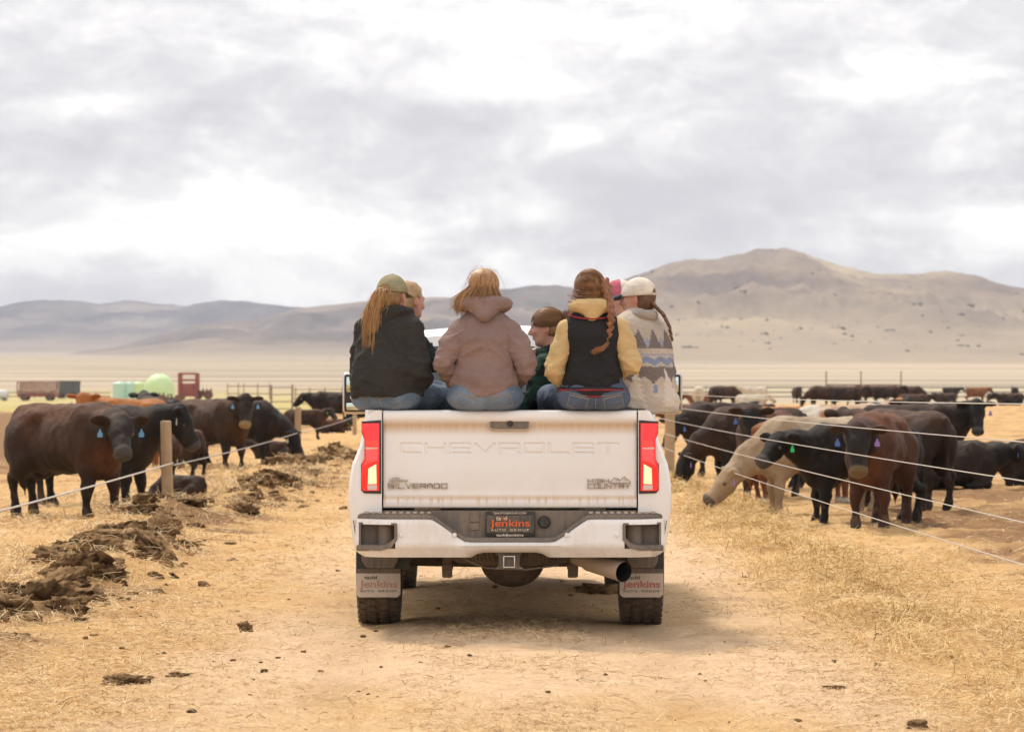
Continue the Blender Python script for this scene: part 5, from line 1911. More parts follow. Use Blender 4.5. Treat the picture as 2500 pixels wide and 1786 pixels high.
def head_sdf():
    """head frame: face to +y, crown at z = .115, chin at -.115"""
    S = Sdf()
    S.ell((0, -0.018, 0.028), (0.076, 0.096, 0.087), k=0.02)
    S.ell((0, 0.022, -0.028), (0.062, 0.072, 0.080), k=0.04)
    S.cone((-0.030, 0.035, -0.082), (0.030, 0.035, -0.082), 0.026, 0.026, k=0.03)
    S.ell((0, 0.066, -0.098), (0.022, 0.018, 0.017), k=0.02)
    for s in (-1, 1):
        S.cone((s * 0.052, 0.0, -0.03), (s * 0.034, 0.045, -0.085), 0.022, 0.020, k=0.03)
        S.ell((s * 0.040, 0.062, -0.022), (0.022, 0.020, 0.022), k=0.02)          # cheek
        S.ell((s * 0.032, 0.088, 0.012), (0.017, 0.014, 0.011), k=0.012, sub=True)  # eye socket
        S.ell((s * 0.032, 0.074, 0.012), (0.013, 0.013, 0.0095), k=0.006)            # lids
        S.cone((s * 0.012, 0.090, 0.030), (s * 0.048, 0.078, 0.030), 0.007, 0.006, k=0.014)   # brow
        S.ell((s * 0.079, -0.012, -0.008), (0.010, 0.020, 0.032), Matrix.Rotation(s * 0.25, 4, 'Z'), k=0.008)     # ear
        S.ell((s * 0.089, -0.006, -0.004), (0.006, 0.010, 0.017), k=0.004, sub=True)
    S.cone((0, 0.088, 0.018), (0, 0.113, -0.026), 0.008, 0.0125, k=0.012)
    S.ell((0, 0.100, -0.032), (0.017, 0.012, 0.009), k=0.010)
    S.ell((0, 0.088, -0.0555), (0.022, 0.010, 0.0055), k=0.006)
    S.ell((0, 0.087, -0.0665), (0.019, 0.010, 0.006), k=0.006)
    return S


HAND_F = [(-0.030, 0.078), (-0.010, 0.088), (0.010, 0.084), (0.029, 0.066)]


def hand_sdf(S, wrist, elbow, s, curl=0.7):
    """palm and five curled fingers continuing the forearm"""
    w, e = Vector(wrist), Vector(elbow)
    f = (w - e).normalized()
    side = f.cross(Vector((0, 0, 1)))
    side = side.normalized() if side.length > .1 else Vector((1, 0, 0))
    dn = side.cross(f).normalized() * -1
    p1 = w + f * 0.085
    S.cone(w, w + f * 0.05, 0.026, 0.030, k=0.02, sc=None)
    for off, ln in HAND_F:
        r0 = w + f * 0.045 + side * off * 0.8
        a = w + f * 0.088 + side * off
        b_ = a + (f * math.cos(curl * 0.6) + dn * math.sin(curl * 0.6)) * ln * 0.45
        c = b_ + (f * math.cos(curl * 1.6) + dn * math.sin(curl * 1.6)) * ln * 0.32
        d = c + (f * math.cos(curl * 2.4) + dn * math.sin(curl * 2.4)) * ln * 0.26
        S.cone(r0, a, 0.014, 0.012, k=0.012)
        S.chain([a, b_, c, d], [0.0105, 0.0095, 0.009, 0.008], k=0.003)
    t0 = w + f * 0.02 - side * s * 0.026
    t1 = t0 + f * 0.035 - side * s * 0.022 + dn * 0.012
    t2 = t1 + f * 0.030 + dn * 0.012
    S.chain([t0, t1, t2], [0.014, 0.0115, 0.0095], k=0.006)


def fold(P, f, amp, seed, sharp=2.0):
    """cloth creases: ridged noise with stretched axes"""
    P = np.asarray(P)
    wv = vnoise(P * 4.0 + seed)[:, None] * 0.5
    n = vnoise(P * np.array(f) + wv + seed)
    r = (1 - np.abs(n)) ** sharp
    return amp * (r - 0.45)


class Person:
    def __init__(self, label, loc, yaw, seed):
        self.root = empty('person', loc, math.radians(yaw))
        tag(self.root, label, 'person', 'passengers sitting in the truck bed')
        self.seed = seed
        # default joints (local: x right, y forward, z up, origin at the seat)
        self.pel = (0, 0.0, 0.10)
        self.neck = (0, 0.02, 0.575)
        self.hc = (0, 0.035, 0.725)
        self.hr = head_rot(0)
        self.sh = [(-0.170, 0.005, 0.515), (0.170, 0.005, 0.515)]
        self.el = [(-0.235, -0.02, 0.275), (0.235, -0.02, 0.275)]
        self.wr = [(-0.14, 0.17, 0.17), (0.14, 0.17, 0.17)]
        self.kn = [(-0.12, 0.44, 0.075), (0.12, 0.44, 0.075)]
        self.an = [(-0.12, 0.46, -0.37), (0.12, 0.46, -0.37)]

    def add(self, name, VQ, mtl, col, smooth=True):
        V, Q = VQ
        c = col if isinstance(col, np.ndarray) and col.ndim == 2 else np.repeat(np.array(col, float)[None], len(V), 0)
        o = link(name, mesh_np(name, V, Q, smooth, c), mtl, self.root)
        return o

    def in_head(self, VQ):
        M = np.array(Matrix.Translation(self.hc) @ self.hr, float)
        V = VQ[0] @ M[:3, :3].T + M[:3, 3]
        return V, VQ[1]

    def body(self, skin=SKIN, ruddy=1.0):
        S = Sdf()
        n, p = Vector(self.neck), Vector(self.pel)
        ch = p.lerp(n, 0.66)
        S.ell(p, (0.165, 0.12, 0.10), k=0.05)
        S.cone(p.lerp(n, 0.15), p.lerp(n, 0.45), 0.105, 0.100, k=0.08, sc=(1.25, 0.95, 1))
        S.ell(ch, (0.145, 0.105, 0.165), k=0.08)
        S.cone(n + Vector((0, -0.005, -0.06)), Vector(self.hc) + Vector((0, -0.02, -0.05)), 0.058, 0.052, k=0.04)
        for i, s in ((0, -1), (1, 1)):
            S.cone(n + Vector((s * .03, 0, -.045)), self.sh[i], 0.05, 0.055, k=0.06)
            S.chain([self.sh[i], self.el[i]], [0.052, 0.038], k=0.04)
            S.chain([self.el[i], self.wr[i]], [0.038, 0.025], k=0.02)
            hand_sdf(S, self.wr[i], self.el[i], s)
            hip = p + Vector((s * 0.085, 0.03, -0.015))
            S.chain([hip, self.kn[i], self.an[i]], [0.085, 0.055, 0.038], k=0.04)
            a = Vector(self.an[i])
            f = (Vector(self.kn[i]) - hip)
            f.z = 0
            f.normalize()
            S.cone(a + Vector((0, 0, -.05)), a + f * 0.15 + Vector((0, 0, -.065)), 0.036, 0.03, k=0.03)
        hd = head_sdf().xform(Matrix.Translation(self.hc) @ self.hr)
        S.add(hd)
        V, Q = S.mesh(0.0085, smooth=1)
        Mi = np.array((Matrix.Translation(self.hc) @ self.hr).inverted(), float)
        h = V @ Mi[:3, :3].T + Mi[:3, 3]
        c = np.repeat(skin[None], len(V), 0)
        blush = np.exp(-(((np.abs(h[:, 0]) - .042) / .022) ** 2 + ((h[:, 2] + .025) / .022) ** 2)) * (h[:, 1] > 0.02)
        lip = np.exp(-((h[:, 0] / .022) ** 2 + ((h[:, 2] + .061) / .009) ** 2)) * (h[:, 1] > 0.07)
        ear = (np.abs(h[:, 0]) > 0.074) & (np.abs(h[:, 2]) < .05) & (np.abs(h[:, 1]) < .05)
        c = c * (1 - 0.35 * ruddy * blush[:, None]) + np.array([0.58, 0.20, 0.15]) * 0.35 * ruddy * blush[:, None]
        c = c * (1 - 0.7 * lip[:, None]) + np.array([0.42, 0.13, 0.11]) * 0.7 * lip[:, None]
        c[ear] = c[ear] * 0.55 + np.array([0.58, 0.22, 0.15]) * 0.45
        brow = np.exp(-(((np.abs(h[:, 0]) - .033) / .02) ** 2 + ((h[:, 2] - .031) / .005) ** 2)) * (h[:, 1] > 0.05)
        c = c * (1 - 0.75 * brow[:, None]) + np.array([0.10, 0.055, 0.03]) * 0.75 * brow[:, None]
        b = self.add('body', (V, Q), M_SKIN, c)
        bm = bmesh.new()
        bmesh.ops.create_icosphere(bm, subdivisions=2, radius=0.0115)
        me = bpy.data.meshes.new('eye')
        bm.to_mesh(me)
        bm.free()
        for f in me.polygons:
            f.use_smooth = True
        me.materials.append(M_EYE)
        for s in (-1, 1):
            e = link('eye', me, None, b)
            e.location = (Matrix.Translation(self.hc) @ self.hr) @ Vector((s * 0.032, 0.0765, 0.012))
        return b

    def torso(self, bulk=1.0, hip=0.200, sleeve=1.0, arms=True, waist=0.155, chest=0.165):
        S = Sdf()
        n, p = Vector(self.neck), Vector(self.pel)
        q = lambda t: p.lerp(n, t)
        k = bulk / 1.25
        sc = (1.25, 0.98, 1)
        S.cone(q(-0.12), q(0.14), hip * k, hip * 0.99 * k, k=0.04, sc=sc)
        S.cone(q(0.14), q(0.40), hip * 0.97 * k, waist * k, k=0.06, sc=sc)
        S.cone(q(0.40), q(0.74), waist * k, chest * k, k=0.08, sc=sc)
        S.cone(q(0.74), q(0.84), chest * k, chest * 0.80 * k, k=0.06, sc=sc)
        S.cone(q(0.84), q(0.99), chest * 0.62 * k, 0.062 * k * 1.25, k=0.08, sc=sc)
        for i, s in ((0, -1), (1, 1)):
            sh = Vector(self.sh[i])
            S.cone(n + Vector((s * 0.05, -0.005, -0.05)), sh + Vector((-s * .035, 0, 0.004)), 0.060 * bulk, 0.064 * bulk, k=0.07)
        if arms:
            S.add(self.arms_only(sleeve))
        return S

    def arms_only(self, sleeve=1.0):
        S = Sdf()
        for i, s in ((0, -1), (1, 1)):
            sh, e, w = Vector(self.sh[i]), Vector(self.el[i]), Vector(self.wr[i])
            S.chain([sh + Vector((-s * .05, 0, 0.005)), sh, sh.lerp(e, .5), e], [0.064 * sleeve, 0.070 * sleeve, 0.068 * sleeve, 0.063 * sleeve], k=0.012)
            S.chain([e, e.lerp(w, .5), w + (w - e).normalized() * .01], [0.063 * sleeve, 0.056 * sleeve, 0.043 * sleeve], k=0.012)
        return S

    def creases(self, amp=0.011, seam=None):
        sd = self.seed

        def post(P):
            ax = np.abs(P[:, 0] - 0.01)
            wv = vnoise(P * 5.0 + sd) * 0.35
            up, vp = P[:, 2] * 0.85 + ax * 0.75 + 0.12 * P[:, 0], ax - P[:, 2] * 0.8
            n1 = vnoise(np.stack([up * 11 + wv, vp * 3.2, P[:, 1] * 4], -1) + sd)
            n2 = vnoise(np.stack([P[:, 2] * 19 + P[:, 0] * 5 + wv, P[:, 0] * 5, P[:, 1] * 5], -1) + sd + 7)
            n3 = vnoise(np.stack([P[:, 2] * 30 - P[:, 0] * 16 + wv, P[:, 0] * 14, P[:, 1] * 14], -1) + sd + 3)
            d = amp * ((1 - np.abs(n1)) ** 4 - 0.25) * sstep(0.60, 0.42, P[:, 2])
            d = d + amp * 0.7 * ((1 - np.abs(n2)) ** 3 - 0.3) * sstep(0.34, 0.20, P[:, 2]) + amp * 0.30 * ((1 - np.abs(n3)) ** 2 - 0.4)
            d = d + amp * 0.5 * fbm(P * 6 + sd, 2)
            el = 0
            for e, s_ in zip(self.el, self.sh):
                r = np.linalg.norm(P - np.array(e), axis=1)
                el = el + np.exp(-(r / 0.11) ** 2)
            d = d + el * fold(P, (13, 13, 22), amp * 0.9, sd + 9, 2.5)
            if seam is not None:
                d = d - 0.004 * np.exp(-((P[:, 2] - seam) / 0.005) ** 2)
            return d
        return post

    def top(self, name, S, hem, colour, amp=0.011, seam=None, h=0.010, upper=None, mtl=None):
        def clip(X, Y, Z):
            c = hem - Z + 0 * X + 0 * Y
            if upper is not None:
                c = np.maximum(c, Z - upper)
            return c
        V, Q = S.mesh(h, clip=clip, smooth=1, post=self.creases(amp, seam))
        col = colour(V) if callable(colour) else self.worn(V, colour)
        return self.add(name, (V, Q), mtl or M_CLOTH, col)

    def worn(self, V, c, a=0.10):
        n = fbm(V * 7 + self.seed, 3)
        return np.array(c)[None] * (1 + a * n[:, None])

    def jeans(self, colour=(0.115, 0.16, 0.225), hip=0.2, fade=(0.24, 0.30, 0.38)):
        S = Sdf()
        p = Vector(self.pel)
        S.ell(p + Vector((0, -0.005, -0.02)), (hip * 1.10, 0.150, 0.105), k=0.04)
        S.cone(p + Vector((0, 0, 0.0)), p + Vector((0, 0, 0.09)), hip * 0.80, hip * 0.76, k=0.05, sc=(1.16, 0.80, 1))
        for s in (-1, 1):
            S.ell(p + Vector((s * 0.095, -0.045, -0.035)), (0.115, 0.112, 0.075), k=0.03)
        for i, s in ((0, -1), (1, 1)):
            hipj = p + Vector((s * 0.095, 0.04, -0.01))
            k, a = Vector(self.kn[i]), Vector(self.an[i])
            S.chain([hipj, hipj.lerp(k, .5), k], [0.100, 0.092, 0.075], k=0.04)
            S.chain([k, k.lerp(a, .4), a], [0.075, 0.070, 0.058], k=0.03)
        sd = self.seed

        def post(P):
            d = fold(P, (11, 11, 11), 0.006, sd + 3) + fold(P, (22, 22, 26), 0.003, sd + 6)
            d = d - 0.004 * np.exp(-((P[:, 0] - p.x) / 0.006) ** 2) * (P[:, 1] < 0.0)
            return d
        V, Q = S.mesh(0.011, clip=lambda X, Y, Z: np.maximum(0.0 - Z - 9 * (Y > 0.10 + 0 * X) * 1.0 + 0 * X, -9) + 0 * X, smooth=1, post=post)
        n = fbm(V * 6 + sd, 3)
        m = np.clip(0.35 + 0.6 * n, 0, 1)[:, None] * 0.7
        c = np.array(colour)[None] * (1 - m) + np.array(fade)[None] * m
        o = self.add('jeans', (V, Q), M_DENIM, c)
        # pocket and yoke stitching following the seat of the jeans
        b = B()
        bvh = None
        from mathutils.bvhtree import BVHTree
        bvh = BVHTree.FromPolygons([tuple(v) for v in V], [tuple(q) for q in Q])

        def on(x, z):
            hit = bvh.ray_cast(Vector((x, -1.0, z)), Vector((0, 1, 0)))
            return (hit[0] + Vector((0, -0.0012, 0))) if hit[0] is not None else None

        def run(pts):
            pp = []
            for (x0, z0), (x1, z1) in zip(pts, pts[1:]):
                for t in np.linspace(0, 1, 7):
                    q = on(x0 + (x1 - x0) * t, z0 + (z1 - z0) * t)
                    if q is not None:
                        pp.append(q)
            if len(pp) > 2:
                b.tube(pp, 0.0017, 4, cap=False)
        run([(-0.19, 0.115), (-0.09, 0.088), (p.x, 0.080), (0.09, 0.088), (0.19, 0.115)])
        run([(p.x, 0.10), (p.x, 0.012)])
        for s in (-1, 1):
            run([(s * 0.045, 0.068), (s * 0.16, 0.095), (s * 0.175, 0.03), (s * 0.13, 0.010)])
            run([(s * 0.045, 0.068), (s * 0.060, 0.012)])
            run([(s * 0.045, 0.062), (s * 0.16, 0.089)])
        b.build('stitching', M_STITCH, o)
        # boots
        for i, s in ((0, -1), (1, 1)):
            hipj = p + Vector((s * 0.09, 0.03, 0))
            a = Vector(self.an[i])
            f = Vector(self.kn[i]) - hipj
            f.z = 0
            f.normalize()
            T = Sdf()
            T.cone(a + Vector((0, 0, 0.02)), a + Vector((0, 0, -.06)), 0.052, 0.046, k=0.03)
            T.cone(a + Vector((0, 0, -.062)) - f * 0.02, a + f * 0.16 + Vector((0, 0, -.070)), 0.044, 0.036, k=0.04)
            zf = a.z - 0.10
            V2, Q2 = T.mesh(0.014, clip=lambda X, Y, Z: zf - Z + 0 * X + 0 * Y, smooth=1)
            link('boot', mesh_np('boot', V2, Q2), M_BOOT, self.root)
        return o

    def hair_cap(self, colour, streak, grow=0.012, face_y=0.035, low=-0.075, extra=None, ears=True):
        """hair lying on the skull, combed towards the back"""
        S = Sdf()
        S.ell((0, -0.020, 0.030), (0.078 + grow, 0.098 + grow, 0.088 + grow), k=0.02)
        S.ell((0, -0.045, -0.035), (0.068 + grow, 0.062 + grow, 0.075), k=0.03)
        if extra:
            extra(S)
        if ears:
            for s_ in (-1, 1):
                S.ell((s_ * 0.095, 0.000, -0.012), (0.035, 0.030, 0.036), k=0.01, sub=True)
        sd = self.seed

        def post(P):
            return 0.0035 * vnoise(np.stack([P[:, 0] * 55, P[:, 1] * 12, P[:, 2] * 12], -1) + sd) + 0.003 * vnoise(P * 30 + sd)

        def clip(X, Y, Z):
            face = (Y - face_y) + 0.55 * np.minimum(-(Z - 0.055), 0.0) - 0.0 * X
            face = np.where(Z > 0.055, face, Y - face_y + 0.10 * np.clip(0.055 - Z, 0, 0.2) / 0.1 * 0.35)
            return np.maximum(face + 0 * X, (low - Z) + 0 * X + 0 * Y)
        V, Q = S.mesh(0.0065, clip=clip, smooth=1, post=post)
        n = vnoise(np.stack([V[:, 0] * 90, V[:, 1] * 14, V[:, 2] * 22], -1) + sd) * 0.6 + vnoise(V * 25) * 0.4
        m = np.clip(0.5 + 0.6 * n, 0, 1)[:, None]
        c = np.array(colour)[None] * (1 - m) + np.array(streak)[None] * m
        return self.add('hair', self.in_head((V, Q)), M_HAIR, c)

    def strands(self, name, guides, n, r0, r1, spread0, spread1, colour, streak, seed, parent=None, wave=0.0, local=True, thick=0.0017, hug=None):
        """bundle of tapering strands following guide polylines (head frame when local)"""
        g = np.random.default_rng(seed)
        parts, cols = [], []
        for k in range(n):
            gi = guides[k % len(guides)]
            gp = np.array(gi, float)
            m = len(gp)
            L = 1.02 - 0.42 * g.uniform() ** 1.6
            ts = np.linspace(0, (m - 1) * min(L, 1.0), 11)
            i = np.clip(ts.astype(int), 0, m - 2)
            f = (ts - i)[:, None]
            # Catmull-Rom through the guide
            p0, p1, p2, p3 = gp[np.clip(i - 1, 0, m - 1)], gp[i], gp[i + 1], gp[np.clip(i + 2, 0, m - 1)]
            pts = 0.5 * ((2 * p1) + (-p0 + p2) * f + (2 * p0 - 5 * p1 + 4 * p2 - p3) * f ** 2 + (-p0 + 3 * p1 - 3 * p2 + p3) * f ** 3)
            t = np.linspace(0, 1, 11)[:, None]
            off0 = g.normal(size=3) * spread0
            off1 = off0 * 0.6 + g.normal(size=3) * spread1
            pts = pts + off0 * (1 - t) + off1 * t + wave * np.sin(t * g.uniform(6, 11) + g.uniform(0, 6)) * g.normal(size=3) * 0.5
            if hug is not None:
                q = (pts - np.array([0, -0.020, 0.030])) / (np.array([0.078, 0.098, 0.088]) + hug)
                ln = np.linalg.norm(q, axis=1, keepdims=True)
                lim = np.clip(ln, 1.0 + 0.03 * g.uniform(), 1.05)
                hold = sstep(-0.05, 0.0, pts[:, 2:3])
                pts = pts * (1 - hold) + ((q / ln * lim) * (np.array([0.078, 0.098, 0.088]) + hug) + np.array([0, -0.020, 0.030])) * hold
            rr = thick * g.uniform(0.7, 1.3) * (1 - 0.8 * t[:, 0] ** 2)
            V, Q = tube_np([tuple(p) for p in pts], list(rr), 4, cap=False)
            mcol = g.uniform(0, 1)
            parts.append((V, np.array(Q)))
            cols.append(np.repeat((np.array(colour) * (1 - mcol) + np.array(streak) * mcol)[None], len(V), 0))
        V, Q = join_np(parts)
        VQ = self.in_head((V, Q)) if local else (V, Q)
        o = self.add(name, VQ, M_HAIR, np.concatenate(cols))
        o['kind'] = 'stuff'
        return o

    def braid(self, path, r0, r1, colour, streak, local=True, n=12, tuft=0.05):
        path = [np.array(p, float) for p in path]
        L = np.cumsum([0] + [np.linalg.norm(b - a) for a, b in zip(path, path[1:])])

        def along(t):
            d = t * L[-1]
            i = min(np.searchsorted(L, d, 'right') - 1, len(path) - 2)
            f = (d - L[i]) / (L[i + 1] - L[i])
            return path[i] + (path[i + 1] - path[i]) * f, (path[i + 1] - path[i]) / (L[i + 1] - L[i])
        S = Sdf()
        for k in range(n * 2):
            t = (k + 0.5) / (n * 2)
            p, d = along(t)
            r = r0 + (r1 - r0) * t
            sd_ = np.cross(d, [0, 1, 0])
            sd_ = sd_ / (np.linalg.norm(sd_) + 1e-9)
            s = 1 if k % 2 else -1
            R = Matrix.Rotation(s * 0.65, 3, Vector((0, 1, 0)))
            dl = np.array(R @ Vector(d))
            a, b_ = p + sd_ * s * r * 0.42 - dl * r * 0.55, p + sd_ * s * r * 0.42 + dl * r * 0.55
            S.cone(a, b_, r * 0.55, r * 0.62, k=0.004)
        V, Q = S.mesh(0.0055, smooth=1)
        m = np.clip(0.5 + 0.6 * vnoise(V * np.array([110, 60, 50])), 0, 1)[:, None]
        c = np.array(colour)[None] * (1 - m) + np.array(streak)[None] * m
        return self.add('braid', self.in_head((V, Q)) if local else (V, Q), M_HAIR, c)

    def cap(self, crown, brim, hole=True, yaw_seams=True, front=None, tiltb=0.0):
        S = Sdf()
        S.ell((0, -0.016, 0.038), (0.090, 0.110, 0.094), k=0.02)
        S.ell((0, -0.010, 0.020), (0.091, 0.111, 0.050), k=0.03)
        if hole:
            S.ell((0, -0.120, 0.022), (0.036, 0.05, 0.032), k=0.006, sub=True)

        def clip(X, Y, Z):
            return (0.012 - 0.10 * (Y + 0.0) * 0 - Z) + 0 * X + 0 * Y
        V, Q = S.mesh(0.0065, clip=clip, smooth=1, post=lambda P: -0.0022 * sum(
            np.exp(-((np.arctan2(P[:, 0], P[:, 1] + 0.016) - a) / 0.05) ** 2) for a in np.linspace(-math.pi, math.pi, 7)))
        if front is not None:
            c = np.where((V[:, 1] > -0.025)[:, None], np.array(front)[None], np.array(crown)[None])
            c = c * (1 + 0.06 * fbm(V * 18 + self.seed, 3)[:, None])
        else:
            c = np.array(crown)[None] * (1 + 0.10 * fbm(V * 18 + self.seed, 3)[:, None])
        cp = self.add('cap', self.in_head((V, Q)), M_CLOTH, c)
        T = Sdf()
        T.ell((0, 0.118, 0.018), (0.078, 0.078, 0.013), Matrix.Rotation(math.radians(-10 + tiltb), 4, 'X'), k=0.01)
        T.ell((0, 0.05, 0.000), (0.079, 0.075, 0.05), k=0.01, sub=True)

        def bend(VQ):
            V_, Q_ = VQ
            V_ = V_.copy()
            V_[:, 2] -= 1.6 * V_[:, 0] ** 2
            return V_, Q_
        o = self.add('brim', self.in_head(bend(T.mesh(0.0065, smooth=1))), M_CLOTH, brim)
        o.parent = cp
        bm = B()
        bm.lathe([(0.0, 0.008), (0.004, 0.006), (0.005, 0.001)], 'z', 10)
        bo = bm.build('button', M_CLOTH, cp)
        paint(bo.data, np.repeat(np.array(crown)[None], len(bo.data.vertices), 0))
        bo.location = (Matrix.Translation(self.hc) @ self.hr) @ Vector((0, -0.016, 0.131))
        if hole:
            st = B()
            st.tube([(math.sin(a) * 0.092, -0.016 - math.cos(a) * 0.112, 0.018) for a in np.linspace(-0.5, 0.5, 9)], 0.008, 6)
            so = st.build('strap', M_CLOTH, cp)
            V3 = mesh_verts(so.data)
            Mh = np.array(Matrix.Translation(self.hc) @ self.hr, float)
            so.data.vertices.foreach_set('co', (V3 @ Mh[:3, :3].T + Mh[:3, 3]).astype(np.float32).ravel())
            paint(so.data, np.repeat(np.array(crown)[None] * 0.85, len(so.data.vertices), 0))
        return cp

    def hood(self, colour, w=0.165, back=0.10, drop=0.10, z0=0.60, rise=0.03, amp=0.006, tilt=0.0, fat=0.030):
        """thrown-back hood: a collar round the neck whose bag hangs to a point behind"""
        S = Sdf()
        n = Vector(self.neck)
        ring = []
        for a in np.linspace(0, 2 * math.pi, 21)[:-1]:
            x, y = w * 0.86 * math.sin(a), 0.10 * math.cos(a)
            z = z0 + rise * math.cos(a + math.pi) * 0.5 + tilt * x
            ring.append((n.x + x, n.y + y - 0.015, z))
        ring.append(ring[0])
        S.chain(ring, [fat] * len(ring), k=0.02)
        base = (n.x, n.y - back, z0 - drop + 0.028)
        for a in np.linspace(-1.25, 1.25, 9):
            x, y = w * 0.86 * math.sin(a), -0.10 * math.cos(a)
            S.cone((n.x + x, n.y + y - 0.012, z0 + rise * 0.3 + tilt * x), base, fat * 0.95, fat * 0.85, k=0.03)
        for s in (-1, 1):
            S.cone((n.x + s * w * 0.80, n.y, z0), (n.x + s * 0.05, n.y + 0.02, z0 - drop * 0.7), fat, fat * 0.9, k=0.04)
        sd = self.seed
        V, Q = S.mesh(0.009, smooth=1, post=lambda P: fold(P, (8, 8, 15), amp, sd + 2, 3) - 0.0035 * np.exp(-((P[:, 0] - n.x) / 0.005) ** 2))
        col = colour(V) if callable(colour) else self.worn(V, colour)
        return self.add('hood', (V, Q), M_CLOTH, col)

    def band(self, S, z0, z1, colour, grow=0.004, name='trim'):
        V, Q = S.mesh(0.009, grow=grow, clip=lambda X, Y, Z: np.maximum(z0 - Z, Z - z1) + 0 * X + 0 * Y, smooth=0, post=self.creases(0.006))
        return self.add(name, (V, Q), M_CLOTH, colour)


M_STITCH = mat('stitching_thread', (0.34, 0.27, 0.19), 0.8)
TX = -0.0125
SEAT = 1.396
SEATED_Y = 20.06

# ---- 1: black hoodie, olive cap, ponytail
p = Person('person in black hoodie and olive cap with long ponytail, on the left bed corner', (TX - 0.770, 20.17, SEAT), -30, 1.3)
p.neck = (0.02, 0.035, 0.575)
p.hc = (0.000, 0.070, 0.715)
p.hr = head_rot(6, -4, 0)
p.sh = [(-0.160, 0.01, 0.500), (0.175, 0.01, 0.490)]
p.el = [(-0.215, 0.03, 0.265), (0.240, -0.015, 0.235)]
p.wr = [(-0.10, 0.20, 0.18), (0.13, 0.19, 0.12)]
p.kn = [(-0.08, 0.44, 0.07), (0.16, 0.42, 0.07)]
p.an = [(-0.08, 0.44, -0.37), (0.16, 0.42, -0.37)]
p.body()
p.jeans(hip=0.210)
S = p.torso(1.06, 0.225, 1.14, waist=0.20, chest=0.185)
p.top('hoodie', S, 0.080, (0.040, 0.037, 0.034), 0.020, 0.125)
p.hood((0.040, 0.037, 0.034), 0.135, 0.115, 0.12, 0.600, 0.03)
p.hair_cap((0.22, 0.11, 0.045), (0.42, 0.24, 0.10), 0.006, 0.03)
p.cap((0.30, 0.27, 0.165), (0.27, 0.24, 0.15), True)
HC1, HS1 = (0.33, 0.16, 0.055), (0.62, 0.38, 0.165)
g0 = [(0, -0.105, 0.0), (-0.015, -0.155, 0.005), (-0.035, -0.175, -0.06), (-0.050, -0.180, -0.16), (-0.055, -0.180, -0.27), (-0.045, -0.180, -0.41)]
g1 = [(0, -0.105, 0.0), (-0.02, -0.155, 0.0), (-0.060, -0.175, -0.06), (-0.095, -0.180, -0.15), (-0.110, -0.180, -0.25), (-0.105, -0.18, -0.36)]
g2 = [(0, -0.105, 0.0), (0.01, -0.155, 0.0), (0.010, -0.175, -0.06), (-0.01, -0.180, -0.15), (-0.020, -0.180, -0.28), (-0.025, -0.180, -0.42)]
g3 = [(0, -0.105, 0.0), (0.035, -0.150, 0.0), (0.045, -0.160, -0.05), (0.030, -0.165, -0.12)]
g4 = [(0, -0.105, 0.0), (-0.03, -0.155, 0.0), (-0.085, -0.165, -0.08), (-0.135, -0.165, -0.14), (-0.16, -0.165, -0.19)]
for gg in (g0, g1, g2, g4):
    for i_ in range(2, len(gg)):
        gg[i_] = (gg[i_][0] * 0.72 - 0.008, gg[i_][1], gg[i_][2])
p.strands('ponytail', [g0, g0, g0, g1, g2, g2, g2, g3, g0, g1, g2, g0, g2, g0, g4], 1100, 0, 0, 0.010, 0.012, HC1, HS1, 11, wave=0.010)

# ---- 2: mauve work jacket, strawberry-blonde hair
p = Person('person in mauve-brown hooded jacket with loose strawberry-blonde hair, sitting on the tailgate', (TX - 0.155, SEATED_Y, SEAT), -2, 2.6)
p.neck = (0.0, 0.0, 0.575)
p.hc = (0.0, 0.02, 0.745)
p.hr = head_rot(-22, -4, 0)
p.el = [(-0.262, -0.060, 0.290), (0.264, -0.060, 0.285)]
p.wr = [(-0.200, 0.10, 0.170), (0.205, 0.10, 0.160)]
p.sh = [(-0.155, -0.005, 0.490), (0.155, -0.005, 0.490)]
p.body()
p.jeans(hip=0.215)
MAUVE = (0.262, 0.182, 0.165)
S = p.torso(1.0, 0.194, 0.98, waist=0.148, chest=0.162)
p.top('jacket', S, 0.088, MAUVE, 0.018, 0.135)
p.hood(MAUVE, 0.158, 0.125, 0.100, 0.655, 0.03, 0.004)
HA, HB = (0.20, 0.085, 0.032), (0.60, 0.355, 0.165)


def ex2(S):
    S.ell((-0.02, -0.06, -0.06), (0.075, 0.06, 0.10), k=0.04)


p.hair_cap(HA, HB, 0.005, 0.045, -0.13, ex2)
gs = []
for a in np.linspace(-2.2, 1.6, 14):
    x, y = math.sin(a) * 0.09, -0.02 - math.cos(a) * 0.105
    lean = -0.03 - 0.03 * (a < 0)
    gs.append([(x * 0.35, -0.02 + (y + .02) * 0.3, 0.128), (x * 0.85, y * 0.9, 0.085), (x * 1.1, y * 1.06, 0.02), (x * 1.18 + lean * .5, y * 1.1, -0.05), (x * 1.2 + lean, y * 1.05 - .005, -0.105 + 0.02 * math.sin(a * 7)), (x * 1.05 + lean, y * 1.12, -0.13)])
for x in (-0.05, -0.025, 0.0, 0.025, 0.05):
    gs.append([(x, 0.075, 0.085), (x * 1.2, 0.02, 0.125), (x * 1.4, -0.06, 0.11), (x * 1.5, -0.11, 0.05), (x * 1.6 - .02, -0.125, -0.04), (x * 1.6 - .04, -0.125, -0.11)])
p.strands('loose_hair', gs, 1700, 0, 0, 0.022, 0.013, HA, HB, 12, wave=0.014, hug=0.009)
p.strands('flyaway_hair', gs, 45, 0, 0, 0.012, 0.022, HA, HB, 32, wave=0.02, thick=0.0008)

